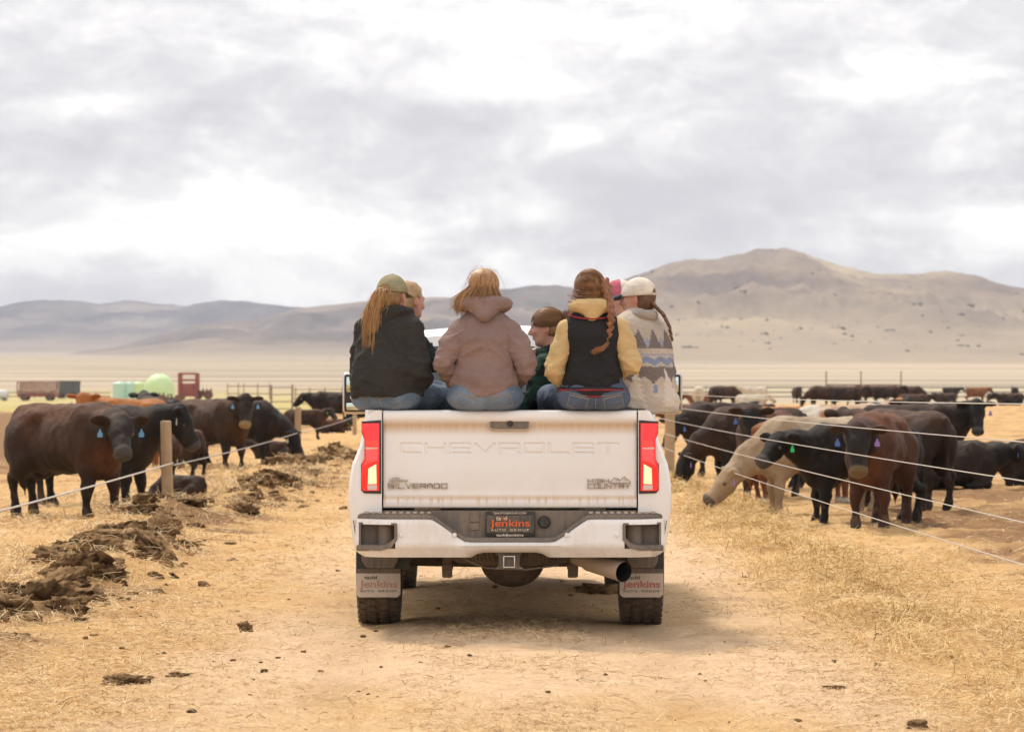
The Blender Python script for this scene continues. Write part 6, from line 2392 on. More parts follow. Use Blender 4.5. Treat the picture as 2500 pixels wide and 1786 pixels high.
# ---- 3: bun, dark green camouflage jacket, seen in profile
p = Person('person in dark green camouflage jacket with brown bun, seated low in the bed', (TX + 0.350, 20.78, 1.185), 68, 3.7)
p.neck = (0.0, 0.075, 0.565)
p.hc = (0.0, 0.125, 0.735)
p.hr = head_rot(14, -6, 0)
p.sh = [(-0.165, 0.06, 0.495), (0.165, 0.06, 0.495)]
p.el = [(-0.22, 0.12, 0.255), (0.22, 0.12, 0.255)]
p.wr = [(-0.08, 0.30, 0.17), (0.10, 0.30, 0.17)]
p.kn = [(-0.10, 0.42, 0.14), (0.10, 0.42, 0.14)]
p.an = [(-0.10, 0.46, -0.16), (0.10, 0.46, -0.16)]
p.body()
p.jeans((0.16, 0.185, 0.205), 0.19, (0.30, 0.32, 0.33))


def camo(V):
    a = fbm(V * 13 + 4.0, 4)
    b_ = fbm(V * 22 + 9.0, 3)
    c = np.repeat(np.array([0.012, 0.016, 0.014])[None], len(V), 0)
    c[a > 0.12] = (0.018, 0.046, 0.034)
    c[b_ > 0.40] = (0.036, 0.075, 0.056)
    c[(a < -0.42)] = (0.006, 0.007, 0.007)
    return c


S = p.torso(1.02, 0.20, 1.06, waist=0.17, chest=0.165)
p.top('jacket', S, 0.02, camo, 0.012)
p.hood(camo, 0.105, 0.085, 0.07, 0.570, 0.02, 0.004)
HA, HB = (0.115, 0.050, 0.020), (0.30, 0.155, 0.062)


def ex3(S):
    S.ell((0, -0.145, 0.045), (0.048, 0.042, 0.050), k=0.02)


p.hair_cap(HA, HB, 0.010, 0.045, -0.06, ex3)
gs = [[(s * 0.055, 0.070, 0.075), (s * 0.085, 0.03, 0.055), (s * 0.092, -0.05, 0.045), (s * 0.055, -0.12, 0.045), (0, -0.165, 0.045)] for s in (-1, 1)]
gs += [[(s * 0.02, 0.080, 0.095), (s * 0.055, 0.03, 0.115), (s * 0.06, -0.06, 0.095), (s * 0.03, -0.13, 0.055)] for s in (-1, 1)]
p.strands('loose_hair', gs, 500, 0, 0, 0.024, 0.012, HA, HB, 13, wave=0.004, thick=0.0015, hug=0.012)
gb = [[(0.04 * math.cos(a + k), -0.150 + 0.02 * math.sin(k), 0.045 + 0.042 * math.sin(a + k)) for a in np.linspace(0, 4.5, 6)] for k in range(5)]
p.strands('hair_bun', gb, 220, 0, 0, 0.008, 0.010, HA, HB, 14)

# ---- 4: black vest over tan fleece, long braid
p = Person('person in black vest over tan fleece sleeves with long brown braid, on the tailgate', (TX + 0.520, SEATED_Y, SEAT), 4, 4.1)
p.neck = (-0.02, 0.0, 0.575)
p.hc = (-0.030, 0.02, 0.742)
p.hr = head_rot(22, 2, 0)
p.sh = [(-0.165, -0.005, 0.492), (0.150, -0.005, 0.500)]
p.el = [(-0.245, -0.035, 0.265), (0.225, -0.035, 0.290)]
p.wr = [(-0.185, 0.12, 0.165), (0.145, 0.12, 0.225)]
p.kn = [(-0.24, 0.40, 0.075), (0.10, 0.44, 0.075)]
p.an = [(-0.24, 0.42, -0.37), (0.10, 0.46, -0.37)]
p.body()
p.jeans((0.075, 0.10, 0.155), 0.205, (0.16, 0.20, 0.27))
FLEECE = (0.60, 0.425, 0.21)
p.top('fleece_sleeves', p.arms_only(1.02), 0.03, FLEECE, 0.016)
S = p.torso(1.0, 0.168, 1.0, arms=False, waist=0.150, chest=0.160)
p.top('vest', S, 0.125, (0.024, 0.024, 0.026), 0.016)
S2 = p.torso(1.0, 0.200, 1.0, arms=False)
p.top('sweater_hem', S2, 0.078, (0.034, 0.027, 0.027), 0.006, upper=0.140)
p.band(S2, 0.076, 0.088, (0.26, 0.035, 0.045), 0.006)
p.band(S2, 0.116, 0.127, (0.30, 0.045, 0.06), 0.008)


def collar_col(V):
    c = np.repeat(np.array(FLEECE)[None], len(V), 0)
    return c * (1 + 0.06 * fbm(V * 14, 3)[:, None])


p.hood(collar_col, 0.112, 0.100, 0.075, 0.640, 0.02, 0.006, fat=0.032)
b = B()
n = p.neck
b.tube([(n[0] + 0.135 * math.sin(a), n[1] - 0.012 - 0.118 * math.cos(a), 0.592 - 0.030 * math.cos(a)) for a in np.linspace(-1.6, 1.6, 17)], 0.006, 6)
tr = b.build('collar_trim', M_CLOTH, p.root)
paint(tr.data, np.repeat(np.array([[0.26, 0.035, 0.045]]), len(tr.data.vertices), 0))
HA, HB = (0.115, 0.046, 0.018), (0.34, 0.16, 0.062)
p.hair_cap(HA, HB, 0.011, 0.050, -0.075)
p.braid([(0.045, -0.095, 0.075), (0.062, -0.128, 0.01), (0.066, -0.150, -0.06), (0.066, -0.190, -0.14), (0.060, -0.185, -0.24), (0.045, -0.175, -0.330)], 0.036, 0.017, (0.13, 0.048, 0.020), (0.33, 0.135, 0.055), n=10)
p.strands('braid_tip', [[(0.045, -0.175, -0.325), (0.01, -0.182, -0.355), (-0.025, -0.186, -0.365), (-0.055, -0.186, -0.385)]], 150, 0, 0, 0.005, 0.010, (0.22, 0.085, 0.03), (0.46, 0.22, 0.09), 15)
gs = [[(s * 0.02, 0.085, 0.10), (s * 0.06, 0.03, 0.122), (0.03 + s * 0.03, -0.06, 0.11), (0.05, -0.11, 0.05)] for s in (-1, 1)]
gs += [[(s * 0.07, 0.065, 0.06), (s * 0.094, 0.02, 0.05), (s * 0.085, -0.06, 0.03), (0.055, -0.125, 0.02)] for s in (-1, 1)]
gs += [[(-0.075, 0.05, 0.0), (-0.09, 0.0, -0.02), (-0.07, -0.075, -0.03), (0.05, -0.125, -0.03)]]
p.strands('loose_hair', gs, 900, 0, 0, 0.030, 0.014, HA, HB, 16, thick=0.0015, hug=0.012)

# ---- 5: patterned cardigan, white cap with navy brim, braid
p = Person('person in pale patterned cardigan and white cap with navy brim on the right bed rail', (TX + 0.800, 20.42, SEAT), 38, 5.9)
p.neck = (0.03, 0.02, 0.575)
p.hc = (0.050, 0.050, 0.705)
p.hr = head_rot(30, -3, 0)
p.sh = [(-0.165, 0.015, 0.495), (0.170, 0.0, 0.490)]
p.el = [(-0.215, 0.05, 0.235), (0.235, 0.0, 0.235)]
p.wr = [(-0.10, 0.22, 0.13), (0.15, 0.19, 0.12)]
p.body()
p.jeans((0.03, 0.032, 0.04), 0.19, (0.06, 0.06, 0.07))


def cardigan(V):
    base = np.array([0.50, 0.430, 0.365])
    c = np.repeat(base[None], len(V), 0) * (1 + 0.10 * fbm(V * 9, 3)[:, None])
    u = np.arctan2(V[:, 0], -(V[:, 1] + 0.02)) * 0.17          # distance round the back
    z = V[:, 2]

    def tri(x):
        return 1 - np.abs((x % 1.0) * 2 - 1)

    def step(x, k):
        return np.floor(x * k) / k
    dark, blue, lilac, light = np.array([0.185, 0.155, 0.145]), np.array([0.23, 0.265, 0.38]), np.array([0.33, 0.34, 0.43]), np.array([0.62, 0.55, 0.47])
    t1 = step(tri(u / 0.15 + 0.30), 7)
    up = 0.39 + 0.13 * t1
    m = (z > 0.385) & (z < up)
    c[m] = dark
    m = (z > 0.385) & (z < 0.385 + 0.075 * step(tri(u / 0.15 + 0.80), 6)) & ~m
    c[m] = lilac
    t2 = step(tri(u / 0.12), 5)
    m = (z > 0.275 + 0.025 * t2) & (z < 0.335 - 0.02 * step(tri(u / 0.12 + 0.5), 5))
    c[m] = blue
    m = (z > 0.335 + 0.01 * t2) & (z < 0.350)
    c[m] = lilac
    t3 = step(tri(u / 0.22 + 0.15), 8)
    m = (z > 0.165 + 0.05 * step(tri(u / 0.12 + .2), 5)) & (z < 0.268)
    c[m] = dark
    hgt = (z - 0.02) / 0.25
    tree = (np.abs(((u / 0.22 + 0.1) % 1.0) - 0.5) < 0.30 * np.clip(1 - hgt, 0, 1) * (0.7 + 0.5 * tri(z / 0.035))) & (z > 0.02) & (z < 0.27)
    c[tree] = light
    m = (z > 0.105) & (z < 0.155) & (np.abs(((u / 0.11 + 0.6) % 1.0) - 0.5) < 0.10 + 0.08 * tri(z / 0.025))
    c[m & ~tree] = blue
    arm = np.abs(V[:, 0] - 0.02) > 0.205
    return c


S = p.torso(1.06, 0.225, 1.16, waist=0.19, chest=0.175)
S.cone((0.05, -0.07, 0.14), (0.09, -0.13, 0.03), 0.13, 0.12, k=0.06, sc=(1.2, 0.8, 1))
p.top('cardigan', S, -0.02, cardigan, 0.010, h=0.0085)
p.hood(lambda V: np.repeat(np.array([[0.36, 0.31, 0.27]]), len(V), 0), 0.085, 0.06, 0.05, 0.585, 0.02, 0.004, fat=0.024)
HA, HB = (0.075, 0.034, 0.018), (0.19, 0.095, 0.045)
p.hair_cap(HA, HB, 0.006, 0.025, -0.085)
p.cap((0.70, 0.62, 0.53), (0.060, 0.075, 0.125), True, tiltb=-6)
p.braid([(-0.01, -0.095, -0.02), (-0.025, -0.130, -0.065), (-0.045, -0.185, -0.115), (-0.055, -0.225, -0.19), (-0.055, -0.240, -0.285)], 0.024, 0.015, HA, (0.20, 0.085, 0.04), n=9)

# ---- 6: behind the first: fair hair, dark sleeve
p = Person('person with short fair hair and dark sleeve, half hidden behind the ponytail and olive cap', (TX - 0.755, 20.95, SEAT), -62, 6.3)
p.neck = (0.03, 0.05, 0.56)
p.hc = (0.035, 0.10, 0.700)
p.hr = head_rot(12, -8, 0)
p.el = [(-0.20, 0.16, 0.30), (0.235, 0.16, 0.30)]
p.wr = [(-0.06, 0.32, 0.30), (0.17, 0.36, 0.32)]
p.body(SKIN * np.array([1.0, 0.92, 0.9]))
p.jeans((0.075, 0.105, 0.16), 0.2)
p.top('jacket', p.torso(1.02, 0.205, 1.05), 0.06, (0.022, 0.024, 0.025), 0.012)
p.hair_cap((0.27, 0.15, 0.06), (0.48, 0.31, 0.15), 0.009, 0.03, -0.07)

# ---- 7: pink and white cap behind the cardigan
p = Person('person in pink and white cap, mostly hidden behind the white cap', (TX + 0.790, 21.12, SEAT), 52, 7.7)
p.neck = (0.0, 0.055, 0.56)
p.hc = (0.0, 0.110, 0.715)
p.hr = head_rot(42, -2, 0)
p.body()
p.jeans((0.05, 0.06, 0.09), 0.19)
p.top('jacket', p.torso(1.0, 0.19, 1.0), 0.06, (0.26, 0.24, 0.25), 0.01)
p.hair_cap((0.20, 0.09, 0.035), (0.40, 0.22, 0.09), 0.006, 0.03)
p.cap((0.66, 0.60, 0.55), (0.40, 0.10, 0.13), True, front=(0.50, 0.125, 0.17))
b = B()
b.tube([(-0.025 + 0.05 * t, 0.096 + 0.002 * math.sin(6 * t), 0.062 + 0.010 * math.sin(t * 5.5)) for t in np.linspace(0, 1, 8)], 0.004, 5)
em = b.build('cap_emblem', mat('emblem_thread', (0.22, 0.02, 0.04), 0.8), p.root)
em.matrix_local = Matrix.Translation(p.hc) @ p.hr

# ---- 8: white hat and navy jacket behind the bun
p = Person('person in navy jacket and white cap, almost hidden behind the bun', (TX + 0.400, 21.40, 1.060), 74, 8.8)
p.neck = (0.0, 0.075, 0.565)
p.hc = (0.0, 0.135, 0.735)
p.hr = head_rot(6, -14, 0)
p.el = [(-0.22, 0.14, 0.26), (0.22, 0.14, 0.26)]
p.wr = [(-0.08, 0.31, 0.2), (0.10, 0.31, 0.2)]
p.kn = [(-0.10, 0.42, 0.12), (0.10, 0.42, 0.12)]
p.an = [(-0.10, 0.46, -0.14), (0.10, 0.46, -0.14)]
p.body(SKIN * np.array([1.0, 0.9, 0.85]))
p.jeans((0.05, 0.06, 0.09), 0.19)
p.top('jacket', p.torso(1.05, 0.2, 1.05), 0.03, (0.016, 0.022, 0.045), 0.012)
p.hood((0.40, 0.03, 0.035), 0.105, 0.03, 0.02, 0.575, 0.02, 0.004)
p.hair_cap((0.16, 0.08, 0.035), (0.3, 0.17, 0.08), 0.006, 0.03)
p.cap((0.74, 0.70, 0.64), (0.72, 0.68, 0.62), True)
# ================================================================== fences, straw, manure, distant farm things
M_POST = mat('post_wood', (0.40, 0.28, 0.165), 0.85, noise=(7, 0.35, 6), bump=(60, 0.5, 0.01))
M_WIRE = mat('fence_wire', (0.56, 0.52, 0.46), 0.5)
M_WIRE_D = mat('dark_fence_wire', (0.36, 0.33, 0.30), 0.55)
M_RUST = mat('rusty_pipe', (0.17, 0.085, 0.055), 0.8, noise=(5, 0.4, 5))


def post_mesh(h, r, seed):
    g = np.random.default_rng(seed)
    pts, rad = [], []
    for t in np.linspace(0, 1, 9):
        pts.append((0.006 * math.sin(3 * t + seed), 0.006 * math.cos(2 * t + seed), -0.15 + (h + 0.15) * t))
        rad.append(r * (1.03 - 0.06 * t))
    pts += [(pts[-1][0], pts[-1][1], h + 0.010), (pts[-1][0], pts[-1][1], h + 0.016)]
    rad += [r * 0.9, r * 0.66]
    V, Q = tube_np(pts, rad, 20)
    V = V + (g.normal(size=V.shape) * 0.0012)
    tri = [q[:3] if q[2] == q[3] else None for q in Q]
    b = B()
    vs = [b.bm.verts.new(v) for v in V]
    for q in Q:
        b.bm.faces.new([vs[i] for i in (q[:3] if q[2] == q[3] else q)])
    return b


def sag(a, b, n, dip):
    a, b = Vector(a), Vector(b)
    return [a.lerp(b, t) - Vector((0, 0, dip * 4 * t * (1 - t))) for t in np.linspace(0, 1, n)]


# left fence: wooden posts, one strand
lf = empty('wire_fence', (-4.04, 37.8, 0))
tag(lf, 'wooden post fence with one strand along the left of the road', 'fence')
PL = [(-3.75, 10.5), (-4.04, 37.8), (-4.33, 65.3), (-5.05, 103.6)]
tops = []
for i, (x, y) in enumerate(PL):
    z = gz1(x, y)
    hgt = 1.135 - z
    o = post_mesh(hgt, 0.066, i + 1).build('post', M_POST, lf)
    o.location = Vector((x, y, z)) - lf.location
    if i == 1:
        o.rotation_euler = (0, math.radians(-0.8), 0.4)
for i in range(3):
    (x0, y0), (x1, y1) = PL[i], PL[i + 1]
    b = B()
    b.tube([p - lf.location for p in sag((x0 + .066, y0, 0.63), (x1 + .066, y1, 0.655), 16, 0.03)], 0.0085, 6)
    b.build('wire', M_WIRE if i == 0 else M_WIRE_D, lf)

# right fence: post in view, five strands
rf = empty('wire_fence', (2.60, 53.2, 0))
tag(rf, 'five-strand wire fence with wooden posts along the right of the road', 'fence')
PR = [(3.04, 13.0), (2.60, 53.2), (2.18, 88.0), (1.75, 125.0)]
for i, (x, y) in enumerate(PR):
    o = post_mesh(1.50, 0.085, i + 11).build('post', M_POST, rf)
    o.location = Vector((x, y, gz1(x, y))) - rf.location
for hz in (0.545, 0.785, 1.02, 1.24, 1.455):
    for i in range(3):
        (x0, y0), (x1, y1) = PR[i], PR[i + 1]
        b = B()
        b.tube([p - rf.location for p in sag((x0 - .085, y0, hz), (x1 - .085, y1, hz), 28, 0.035 if i == 0 else 0.02)], 0.0038 if i == 0 else 0.006, 6)
        b.build('wire', M_WIRE, rf)


# ---- straw litter: far too many to count
def straw_mesh(X, Y, ln, wd, lift, seed, tilt=0.25, zoff=0.004, bend=0.3, old=0.24):
    g = np.random.default_rng(seed)
    n = len(X)
    Z = gz(X, Y) + zoff + lift
    a = g.uniform(0, 2 * math.pi, n)
    el = g.normal(0, tilt, n)
    d = np.stack([np.cos(a) * np.cos(el), np.sin(a) * np.cos(el), np.sin(el)], -1)
    s = np.stack([-np.sin(a), np.cos(a), g.normal(0, 0.5, n)], -1)
    s /= np.linalg.norm(s, axis=1, keepdims=True)
    c = np.stack([X, Y, Z], -1)
    kink = (s * g.normal(0, bend, (n, 1)) + np.array([0, 0, 1.0]) * g.uniform(0, 0.35, (n, 1))) * (ln[:, None] * 0.25)
    p0, p1, p2 = c - d * ln[:, None] / 2, c + kink, c + d * ln[:, None] / 2
    w = s * (wd[:, None] / 2)
    V = np.stack([p0 - w, p0 + w, p1 - w, p1 + w, p2 - w * 0.6, p2 + w * 0.6], 1).reshape(-1, 3)
    i = np.arange(n)[:, None] * 6
    Q = np.concatenate([i + np.array([0, 1, 3, 2]), i + np.array([2, 3, 5, 4])])
    t = g.uniform(0, 1, n)
    dark = (g.uniform(0, 1, n) < old)
    col = np.array([0.60, 0.41, 0.20])[None] * (1 - t[:, None]) + np.array([0.80, 0.63, 0.38])[None] * t[:, None]
    col[dark] = np.array([0.30, 0.175, 0.08])[None] * (0.7 + 0.6 * t[dark][:, None])
    return V, Q, np.repeat(col, 6, 0)


def lay_straw():
    g = np.random.default_rng(21)
    M_STRAW = mat('straw', vcol=True, rough=0.75, spec=0.25)
    # over the road and verges; thinner with distance
    V_, Q_, C_ = [], [], []
    n0 = 0

    def put(V, Q, C):
        nonlocal n0
        V_.append(V)
        Q_.append(Q + n0)
        C_.append(C)
        n0 += len(V)
    for y0, y1, num, lmul in ((10.5, 15, 62000, 1.0), (15, 21, 52000, 1.25), (21, 30, 38000, 1.7), (30, 48, 30000, 2.6), (48, 80, 14000, 4.0)):
        yy = g.uniform(y0, y1, num)
        xx = g.uniform(-1, 1, num) * (0.163 * yy + 0.7)
        keep = fbm(xyz(xx * 1.1, yy * 0.8, 3.0), 3) + g.normal(0, 0.35, num) > -0.35
        trk = np.exp(-((np.abs(xx) - 0.86) / 0.28) ** 2)
        keep &= g.uniform(0, 1, num) > 0.55 * trk
        keep &= g.uniform(0, 1, num) > 0.62 * sstep(2.1, 1.2, np.abs(xx + 0.1)) * sstep(0.30, 0.60, np.abs(xx))
        keep &= ~((xx > 4.4) & (g.uniform(0, 1, num) < 0.6))
        xx, yy = xx[keep], yy[keep]
        ln = g.lognormal(math.log(0.042), 0.5, len(xx)).clip(0.012, 0.16) * lmul ** 0.6
        wd = g.uniform(0.0014, 0.0036, len(xx)) * lmul ** 0.8
        put(*straw_mesh(xx, yy, ln, wd, g.exponential(0.004, len(xx)), int(y0)))
    o = link('straw', mesh_np('straw', np.concatenate(V_), np.concatenate(Q_), False, np.concatenate(C_)), M_STRAW)
    tag(o, 'loose straw scattered over the road and pens', 'straw', kind='stuff')
    # windrow of hay along the right fence and tufts of it
    V_, Q_, C_ = [], [], []
    n0 = 0
    num = 70000
    yy = 11 + 45 * g.uniform(0, 1, num) ** 1.5
    cr = ROW_X + 0.12 * np.sin(yy * 0.5) - 0.011 * (yy - 20)
    xx = cr + g.normal(0.06, 0.33, num)
    cl = fbm(xyz(xx * 2.2, yy * 1.5, 6.0), 3)
    keep = cl + g.normal(0, 0.25, num) > -0.05
    xx, yy, cl = xx[keep], yy[keep], cl[keep]
    dist = yy / 14
    ln = g.uniform(0.05, 0.19, len(xx)) * dist ** 0.4
    wd = g.uniform(0.0016, 0.0036, len(xx)) * dist ** 0.7
    V, Q, C = straw_mesh(xx, yy, ln, wd, g.uniform(0, 1, len(xx)) * 0.11 * np.clip(cl + 0.35, 0, 1), 77, tilt=0.45, bend=0.8, old=0.10)
    put(V, Q, C * np.array([1.02, 0.99, 0.86]))
    # the strewn hay the left-hand cattle stand in
    num = 26000
    yy = g.uniform(20, 62, num)
    xx = -4.4 + g.normal(0, 0.9, num) - 0.004 * yy
    cl = fbm(xyz(xx * 1.6, yy * 1.1, 16.0), 3)
    keep = cl + g.normal(0, 0.3, num) > 0.0
    xx, yy, cl = xx[keep], yy[keep], cl[keep]
    dist = yy / 14
    V, Q, C = straw_mesh(xx, yy, g.uniform(0.06, 0.2, len(xx)) * dist ** .4, g.uniform(0.002, 0.004, len(xx)) * dist ** .8, g.uniform(0, 1, len(xx)) * 0.08 * np.clip(cl + .3, 0, 1), 78, tilt=0.4, bend=0.7)
    put(V, Q, C)
    # wisps lodged in the manure ridge
    num = 7000
    yy = 14 + 55 * g.uniform(0, 1, num) ** 1.4
    xx = RIDGE_X + 0.25 * np.sin(yy * 0.31) - 0.012 * np.maximum(yy - 40, 0) + 0.12 + g.normal(0, 0.36, num)
    dist = yy / 14
    V, Q, C = straw_mesh(xx, yy, g.uniform(0.04, 0.15, num) * dist ** .4, g.uniform(0.0018, 0.0036, num) * dist ** .8, g.uniform(0, 1, num) ** 2 * 0.09, 79, tilt=0.5, bend=0.7)
    put(V, Q, C)
    o = link('hay', mesh_np('hay', np.concatenate(V_), np.concatenate(Q_), False, np.concatenate(C_)), M_STRAW)
    tag(o, 'windrow of loose hay raked up along the fences', 'hay', kind='stuff')


lay_straw()


# ---- manure: broken ridge of slabs and clods along the left fence, plus single pats on the road
M_DUNG = mat('dry_manure', vcol=True, rough=0.95, spec=0.1, noise=(16, 0.35, 6), bump=(38, 1.0, 0.06))


def clod(seed, sx, sy, sz, res=None):
    """irregular clod: noisy flattened ellipsoid with a broken, fibrous top"""
    g = np.random.default_rng(seed)
    n, m = (22, 14) if res is None else res
    th = np.linspace(0, 2 * math.pi, n, endpoint=False)
    ph = np.linspace(-math.pi / 2, math.pi / 2, m)
    T, Pp = np.meshgrid(th, ph, indexing='xy')
    d = np.stack([np.cos(Pp) * np.cos(T), np.cos(Pp) * np.sin(T), np.sin(Pp)], -1)
    r = 1 + 0.42 * fbm(d * 1.5 + seed * 3.7, 3) + 0.22 * fbm(d * 5 + seed, 3, 0.7) + 0.13 * fbm(d * 13 + seed, 2, 0.7)
    P = d * r[..., None]
    P[..., 2] = np.sign(P[..., 2]) * np.abs(P[..., 2]) ** 0.75
    P = P * np.array([sx, sy, sz])
    i = np.arange(n * m).reshape(m, n)
    Q = np.stack([i[:-1], np.roll(i[:-1], -1, 1), np.roll(i[1:], -1, 1), i[1:]], -1).reshape(-1, 4)
    V = P.reshape(-1, 3)
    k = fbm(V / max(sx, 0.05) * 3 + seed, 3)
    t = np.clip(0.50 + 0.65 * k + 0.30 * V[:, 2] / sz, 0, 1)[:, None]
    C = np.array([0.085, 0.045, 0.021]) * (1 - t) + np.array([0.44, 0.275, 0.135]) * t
    return V, Q, C


def manure():
    g = np.random.default_rng(5)
    Vs, Qs, Cs, n0 = [], [], [], 0
    for k in range(1300):
        big = k < 250
        y = 16.5 + 58 * g.uniform() ** 1.5 if big else 13 + 65 * g.uniform() ** 1.4
        cx = RIDGE_X + 0.25 * math.sin(y * 0.31) - 0.012 * max(y - 40, 0)
        x = cx + g.normal(0, 0.22 if big else 0.42) + 0.12
        if float(fbm(np.array([[y * 0.55, 1.0, 0.0]]), 2)[0]) < g.uniform(-1.1, 0.0):
            continue
        s = g.uniform(0.05, 0.175) * (1.2 if y < 32 else 1) if big else g.uniform(0.010, 0.06)
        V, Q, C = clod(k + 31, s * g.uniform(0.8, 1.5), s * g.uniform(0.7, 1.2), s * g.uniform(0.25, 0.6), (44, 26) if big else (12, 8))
        a, b_ = g.uniform(0, 6.28), g.normal(0, 0.42)
        R = np.array(Matrix.Rotation(a, 3, 'Z') @ Matrix.Rotation(b_, 3, 'X'))
        V = V @ R.T + np.array([x, y, gz1(x, y) + s * 0.10])
        Vs.append(V)
        Qs.append(Q + n0)
        Cs.append(C)
        n0 += len(V)
    # crumbs over the road
    for k in range(420):
        y = 10.5 + 26 * g.uniform() ** 1.5
        x = g.uniform(-1, 1) * (0.163 * y + .4)
        s = 0.004 + 0.014 * g.uniform() ** 2 * (2.2 if g.uniform() < 0.05 else 1)
        if x > 0 and g.uniform() < 0.45:
            continue
        V, Q, C = clod(k % 40 + 400, s * 1.3, s, s * 0.7, (7, 5))
        Vs.append(V + np.array([x, y, gz1(x, y) + s * 0.3]))
        Qs.append(Q + n0)
        Cs.append(C * 0.95)
        n0 += len(V)
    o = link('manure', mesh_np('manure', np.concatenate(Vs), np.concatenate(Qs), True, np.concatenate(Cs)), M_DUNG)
    tag(o, 'broken ridge of dry brown manure along the left fence', 'manure', kind='stuff')


manure()
for i, (xd, yd, sx, sy, sz, lab) in enumerate((
        (270, 1517, 0.105, 0.075, 0.035, 'oval brown dung pat lying in the straw at the lower left'),
        (1328, 1313, 0.150, 0.085, 0.055, 'dark crumbled dung pat on the shaded ground under the truck'),
        (396, 1507, 0.050, 0.040, 0.018, 'small dung pat to the right of the oval one at the lower left'),
        (545, 1402, 0.040, 0.040, 0.045, 'small upright lump of dung on the straw left of the truck'),
        (2035, 1664 * 0.996, 0.045, 0.035, 0.030, 'small dark clod on the road at the lower right'),
        (1850, 1640 * 0.93, 0.05, 0.03, 0.012, 'flat brown scrap on the straw right of the road'))):
    x, y = foot(xd, min(yd, 1610))
    V, Q, C = clod(900 + i, sx, sy, sz, (34, 20))
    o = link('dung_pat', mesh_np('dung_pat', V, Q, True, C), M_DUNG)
    o.location = (x, y, gz1(x, y) + sz * 0.3)
    tag(o, lab, 'dung pat', 'dung pats on the road')


# ---- distant farm things on the left
def ground_pt(xd, yd):
    x, y = foot(xd, yd)
    return Vector((x, y, float(ground_z(np.array([x]), np.array([y]))[0])))


M_TANK_G = mat('green_poly_tank', (0.58, 0.74, 0.40), 0.5, noise=(0.8, 0.12, 3))
M_TANK_T = mat('teal_poly_tank', (0.48, 0.69, 0.57), 0.5, noise=(0.8, 0.12, 3))
M_TANK_W = mat('white_tank', (0.66, 0.66, 0.66), 0.5, noise=(0.8, 0.1, 3))
M_TANKCAP = mat('tank_lid', (0.60, 0.72, 0.45), 0.5)
M_REDMETAL = mat('red_steel', (0.30, 0.085, 0.075), 0.7, noise=(1.2, 0.35, 4))
M_GREYMETAL = mat('grey_steel', (0.15, 0.15, 0.155), 0.7, noise=(1.0, 0.3, 4))
M_STAKE = mat('weathered_stake', (0.40, 0.25, 0.21), 0.85, noise=(1.5, 0.3, 4))
M_HAYBALE = mat('baled_hay', (0.42, 0.31, 0.20), 0.95, noise=(3, 0.4, 5), bump=(8, 0.8, 0.1))


def scale_at(p):
    return p.y / F * D      # metres per photo (2273 px view) pixel


p = ground_pt(354, 890)
u = scale_at(p)
tk = empty('storage_tank', p)
tag(tk, 'big round light green storage tank with a domed top', 'tank', 'farm things beyond the left pen')
r = 33.5 * u
prof = [(0, r * 0.96)] + [(z * u, r) for z in (2, 10, 20, 27)] + [((27 + 34 * math.sin(a)) * u, r * math.cos(a)) for a in np.linspace(0.12, 1.45, 12)]
b = B()
b.lathe(prof, 'z', 40)
b.build('shell', M_TANK_G, tk)
b = B()
b.lathe([(60 * u, 5 * u), (63 * u, 5 * u), (63.5 * u, 0.5 * u)], 'z', 20)
b.build('lid', M_TANKCAP, tk)
for k in range(8):
    a = k * math.pi / 4
    b = B()
    b.tube([(math.cos(a) * r * 1.005 * math.cos(e), math.sin(a) * r * 1.005 * math.cos(e), (27 + 34 * math.sin(e)) * u) for e in np.linspace(0, 1.4, 8)], 0.5 * u, 5)
    b.build('rib', M_TANK_G, tk)
for xd, m, w, lab in ((267, M_TANK_T, 17, 'teal storage tank at the left of the row'), (290, M_TANK_T, 14, 'second teal storage tank in the row'), (308, M_TANK_G, 15, 'small light green storage tank against the big domed one')):
    p = ground_pt(xd, 887)
    u = scale_at(p)
    tk = empty('storage_tank', p)
    tag(tk, lab, 'tank', 'farm things beyond the left pen')
    b = B()
    b.lathe([(0, w * u), (24 * u, w * u), (36 * u, w * u), (38.5 * u, w * .85 * u), (40 * u, w * 0.35 * u)], 'z', 28)
    b.build('shell', m, tk)
    b = B()
    b.lathe([(39 * u, 4 * u), (42 * u, 4 * u)], 'z', 14)
    b.build('lid', M_TANKCAP, tk)
p = ground_pt(4, 889)
u = scale_at(p)
tk = empty('fuel_tank', p)
tag(tk, 'white horizontal tank at the left edge of the photo', 'tank', 'farm things beyond the left pen')
b = B()
b.lathe([(-22 * u, 3 * u), (-20 * u, 8 * u), (-16 * u, 10.5 * u), (10 * u, 10.5 * u), (14 * u, 8 * u), (16 * u, 2 * u)], 'x', 24, (0, 0, 14 * u))
b.build('shell', M_TANK_W, tk)
for s in (-12, 6):
    b = B()
    b.box((s * u - .2, -0.5, 0), (s * u + .2, 0.5, 6 * u))
    b.build('cradle', M_GREYMETAL, tk)


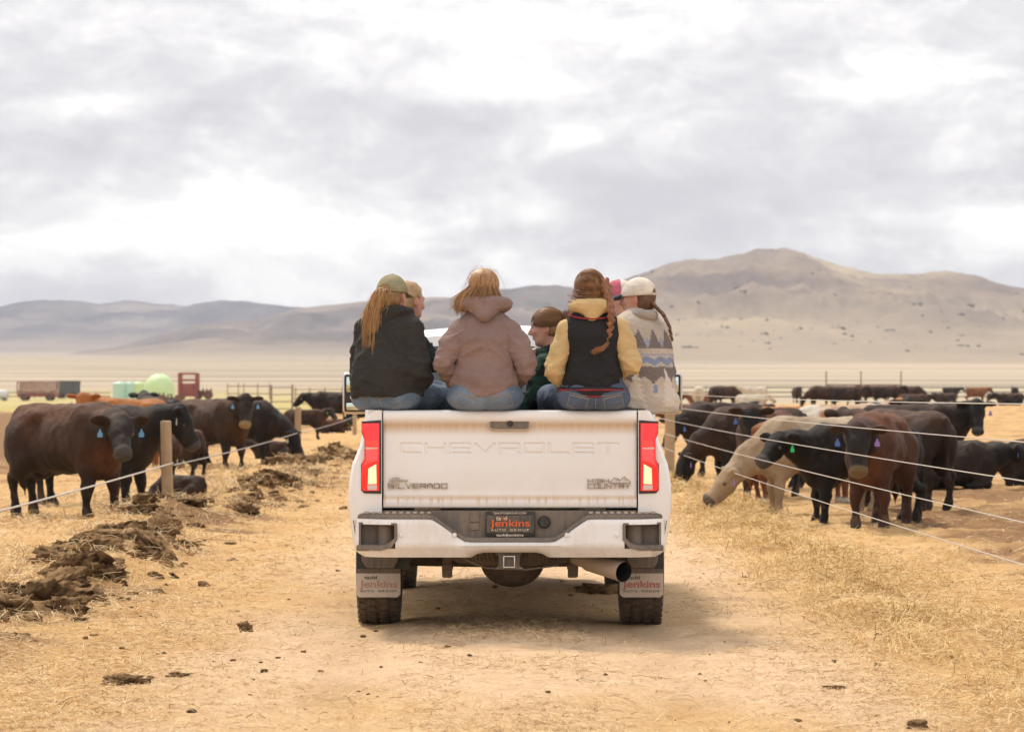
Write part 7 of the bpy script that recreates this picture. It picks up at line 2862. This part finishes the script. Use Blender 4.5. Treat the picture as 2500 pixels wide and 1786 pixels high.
def hay_wagon(xd, yd, wpx, hpx, m, lab, load):
    p = ground_pt(xd, yd)
    u = scale_at(p)
    o = empty('feeder_wagon', p)
    tag(o, lab, 'wagon', 'farm things beyond the left pen')
    w, hh, d = wpx * u, hpx * u, 2.4
    ms = M_STAKE if load else m
    b = B()
    b.box((-w / 2, -d / 2, 0.5 * u + .4), (w / 2, d / 2, hh * 0.34))
    b.build('trough', m, o)
    n = 15
    for k in range(n):
        x = -w / 2 + w * k / (n - 1)
        for sy in (-1, 1):
            b = B()
            b.tube([(x, sy * d / 2, hh * 0.33), (x + 0.05, sy * d / 2 * 1.1, hh * 0.98)], 0.10, 5)
            b.build('stake', ms, o)
    b = B()
    for sy in (-1, 1):
        b.tube([(-w / 2, sy * d / 2 * 1.1, hh * 0.96), (w / 2, sy * d / 2 * 1.1, hh * 0.96)], 0.07, 5)
    b.build('top_rail', ms, o)
    if load:
        g = np.random.default_rng(int(xd))
        for k in range(5):
            V, Q, C = clod(700 + k, w / 7.5, d * 0.42, hh * 0.15)
            l = link('hay_load', mesh_np('hay_load', V, Q), M_HAYBALE, o)
            l.location = (-w / 2 + w * (k + 0.5) / 5, 0, hh * 0.40)
    for s in (-0.33, 0.33):
        for sy in (-1, 1):
            b = B()
            b.lathe([(-.12, .12), (-.12, .38), (.12, .38), (.12, .12)], 'y', 18, (s * w, sy * d / 2, 0.4))
            b.build('wheel', M_RUBBER, o)


hay_wagon(84, 889, 84, 44, M_REDMETAL, 'red-brown hay feeder wagon with upright stakes and pale hay', True)
hay_wagon(150, 884, 46, 40, M_GREYMETAL, 'dark grey feeder wagon right of the red-brown one', False)
p = ground_pt(419, 886)
u = scale_at(p)
o = empty('squeeze_chute', p)
tag(o, 'red steel cattle chute standing right of the green tank', 'cattle chute', 'farm things beyond the left pen')
w = 19 * u
for sx in (-1, 1):
    for sy in (-1, 1):
        b = B()
        b.box((sx * w - .14, sy * 1.2 - .14, 0), (sx * w + .14, sy * 1.2 + .14, 58 * u))
        b.build('upright', M_REDMETAL, o)
for z in (57, 43):
    for sy in (-1, 1):
        b = B()
        b.box((-w, sy * 1.2 - .1, z * u - .12), (w, sy * 1.2 + .1, z * u + .12))
        b.build('crossbar', M_REDMETAL, o)
b = B()
b.box((-w * .85, -1.1, 6 * u), (w * .85, 1.1, 36 * u), 0.1)
b.build('panel', M_REDMETAL, o)


def machine(xd, yd, wpx, hpx, seed, lab):
    """low rusty implement: frame, two wheels, tines"""
    p = ground_pt(xd, yd)
    u = scale_at(p)
    o = empty('farm_implement', p)
    tag(o, lab, 'implement', 'farm things beyond the left pen')
    w, h = wpx * u / 2, hpx * u
    b = B()
    b.tube([(-w, 0, h * .35), (w, 0, h * .45)], 0.16, 6)
    b.tube([(-w * .8, 1.0, h * .35), (w * .8, 1.0, h * .45)], 0.16, 6)
    for x in np.linspace(-w * .8, w * .8, 5):
        b.tube([(x, 0, h * .4), (x, 1.0, h * .4)], 0.12, 5)
    b.build('frame', M_RUST, o)
    g = np.random.default_rng(seed)
    for x in np.linspace(-w * .9, w * .9, 7):
        b = B()
        b.tube([(x, 0.4, h * .4), (x + g.normal() * .1, 0.5, h * g.uniform(.75, 1.0))], 0.10, 5)
        b.build('tine', M_RUST, o)
    for s in (-.6, .6):
        b = B()
        b.lathe([(-.15, .15), (-.15, h * .4), (.15, h * .4), (.15, .15)], 'y', 18, (s * w, -0.2, h * .4))
        b.build('wheel', M_RUST, o)


machine(380, 893, 62, 22, 1, 'low rusty implement in front of the green tank')
machine(452, 886, 36, 26, 2, 'rusty implement right of the red chute')


def rail_gate(xd0, xd1, yd, hpx, nrail, lab, posts, m=M_RUST, cat='gate', top_only=False, wp=5):
    p0, p1 = ground_pt(xd0, yd), ground_pt(xd1, yd)
    u = scale_at(p0)
    o = empty('pipe_fence', p0)
    tag(o, lab, cat, 'pipe and pole fences in the distance')
    for xd in posts:
        t = (xd - xd0) / (xd1 - xd0)
        q = p0.lerp(p1, t) - p0
        b = B()
        b.tube([q, q + Vector((0, 0, hpx * u))], wp * u / 2, 8)
        b.build('post', m, o)
    for k in range(nrail):
        z = hpx * u * ((k + 0.6) / nrail if not top_only else 0.56)
        b = B()
        b.tube([Vector((0, 0, z)), p1 - p0 + Vector((0, 0, z))], 1.4 * u, 6)
        b.build('rail', m, o)


M_PALEWOOD = mat('weathered_rail', (0.36, 0.27, 0.20), 0.9, noise=(2, 0.3, 4))
rail_gate(602, 650, 916, 62, 4, 'weathered rail gate between two brown posts beyond the left pen', (602, 649), M_PALEWOOD, wp=5)
rail_gate(654, 790, 902, 42, 4, 'pale rail fence running behind the black cow toward the truck', (656, 688, 722, 760, 788), M_PALEWOOD, 'fence', wp=3)
rail_gate(1834, 2000, 893, 70, 1, 'tall rusty pipe frame with one crossbar over the far herd', (1834, 1911, 2000), M_RUST, 'pipe frame', top_only=True, wp=2.6)
rail_gate(1500, 2320, 886, 30, 3, 'far wire fence behind the right-hand cattle', tuple(range(1500, 2321, 68)), M_GREYMETAL, 'fence', wp=1.4)
rail_gate(505, 600, 884, 34, 2, 'thin pole fence behind the black-brown cow', (505, 529, 541, 572, 598), M_PALEWOOD, 'fence', wp=2.4)
rail_gate(-60, 245, 884, 16, 2, 'low fence in front of the feeder wagons', tuple(range(-60, 246, 34)), M_PALEWOOD, 'fence', wp=2)
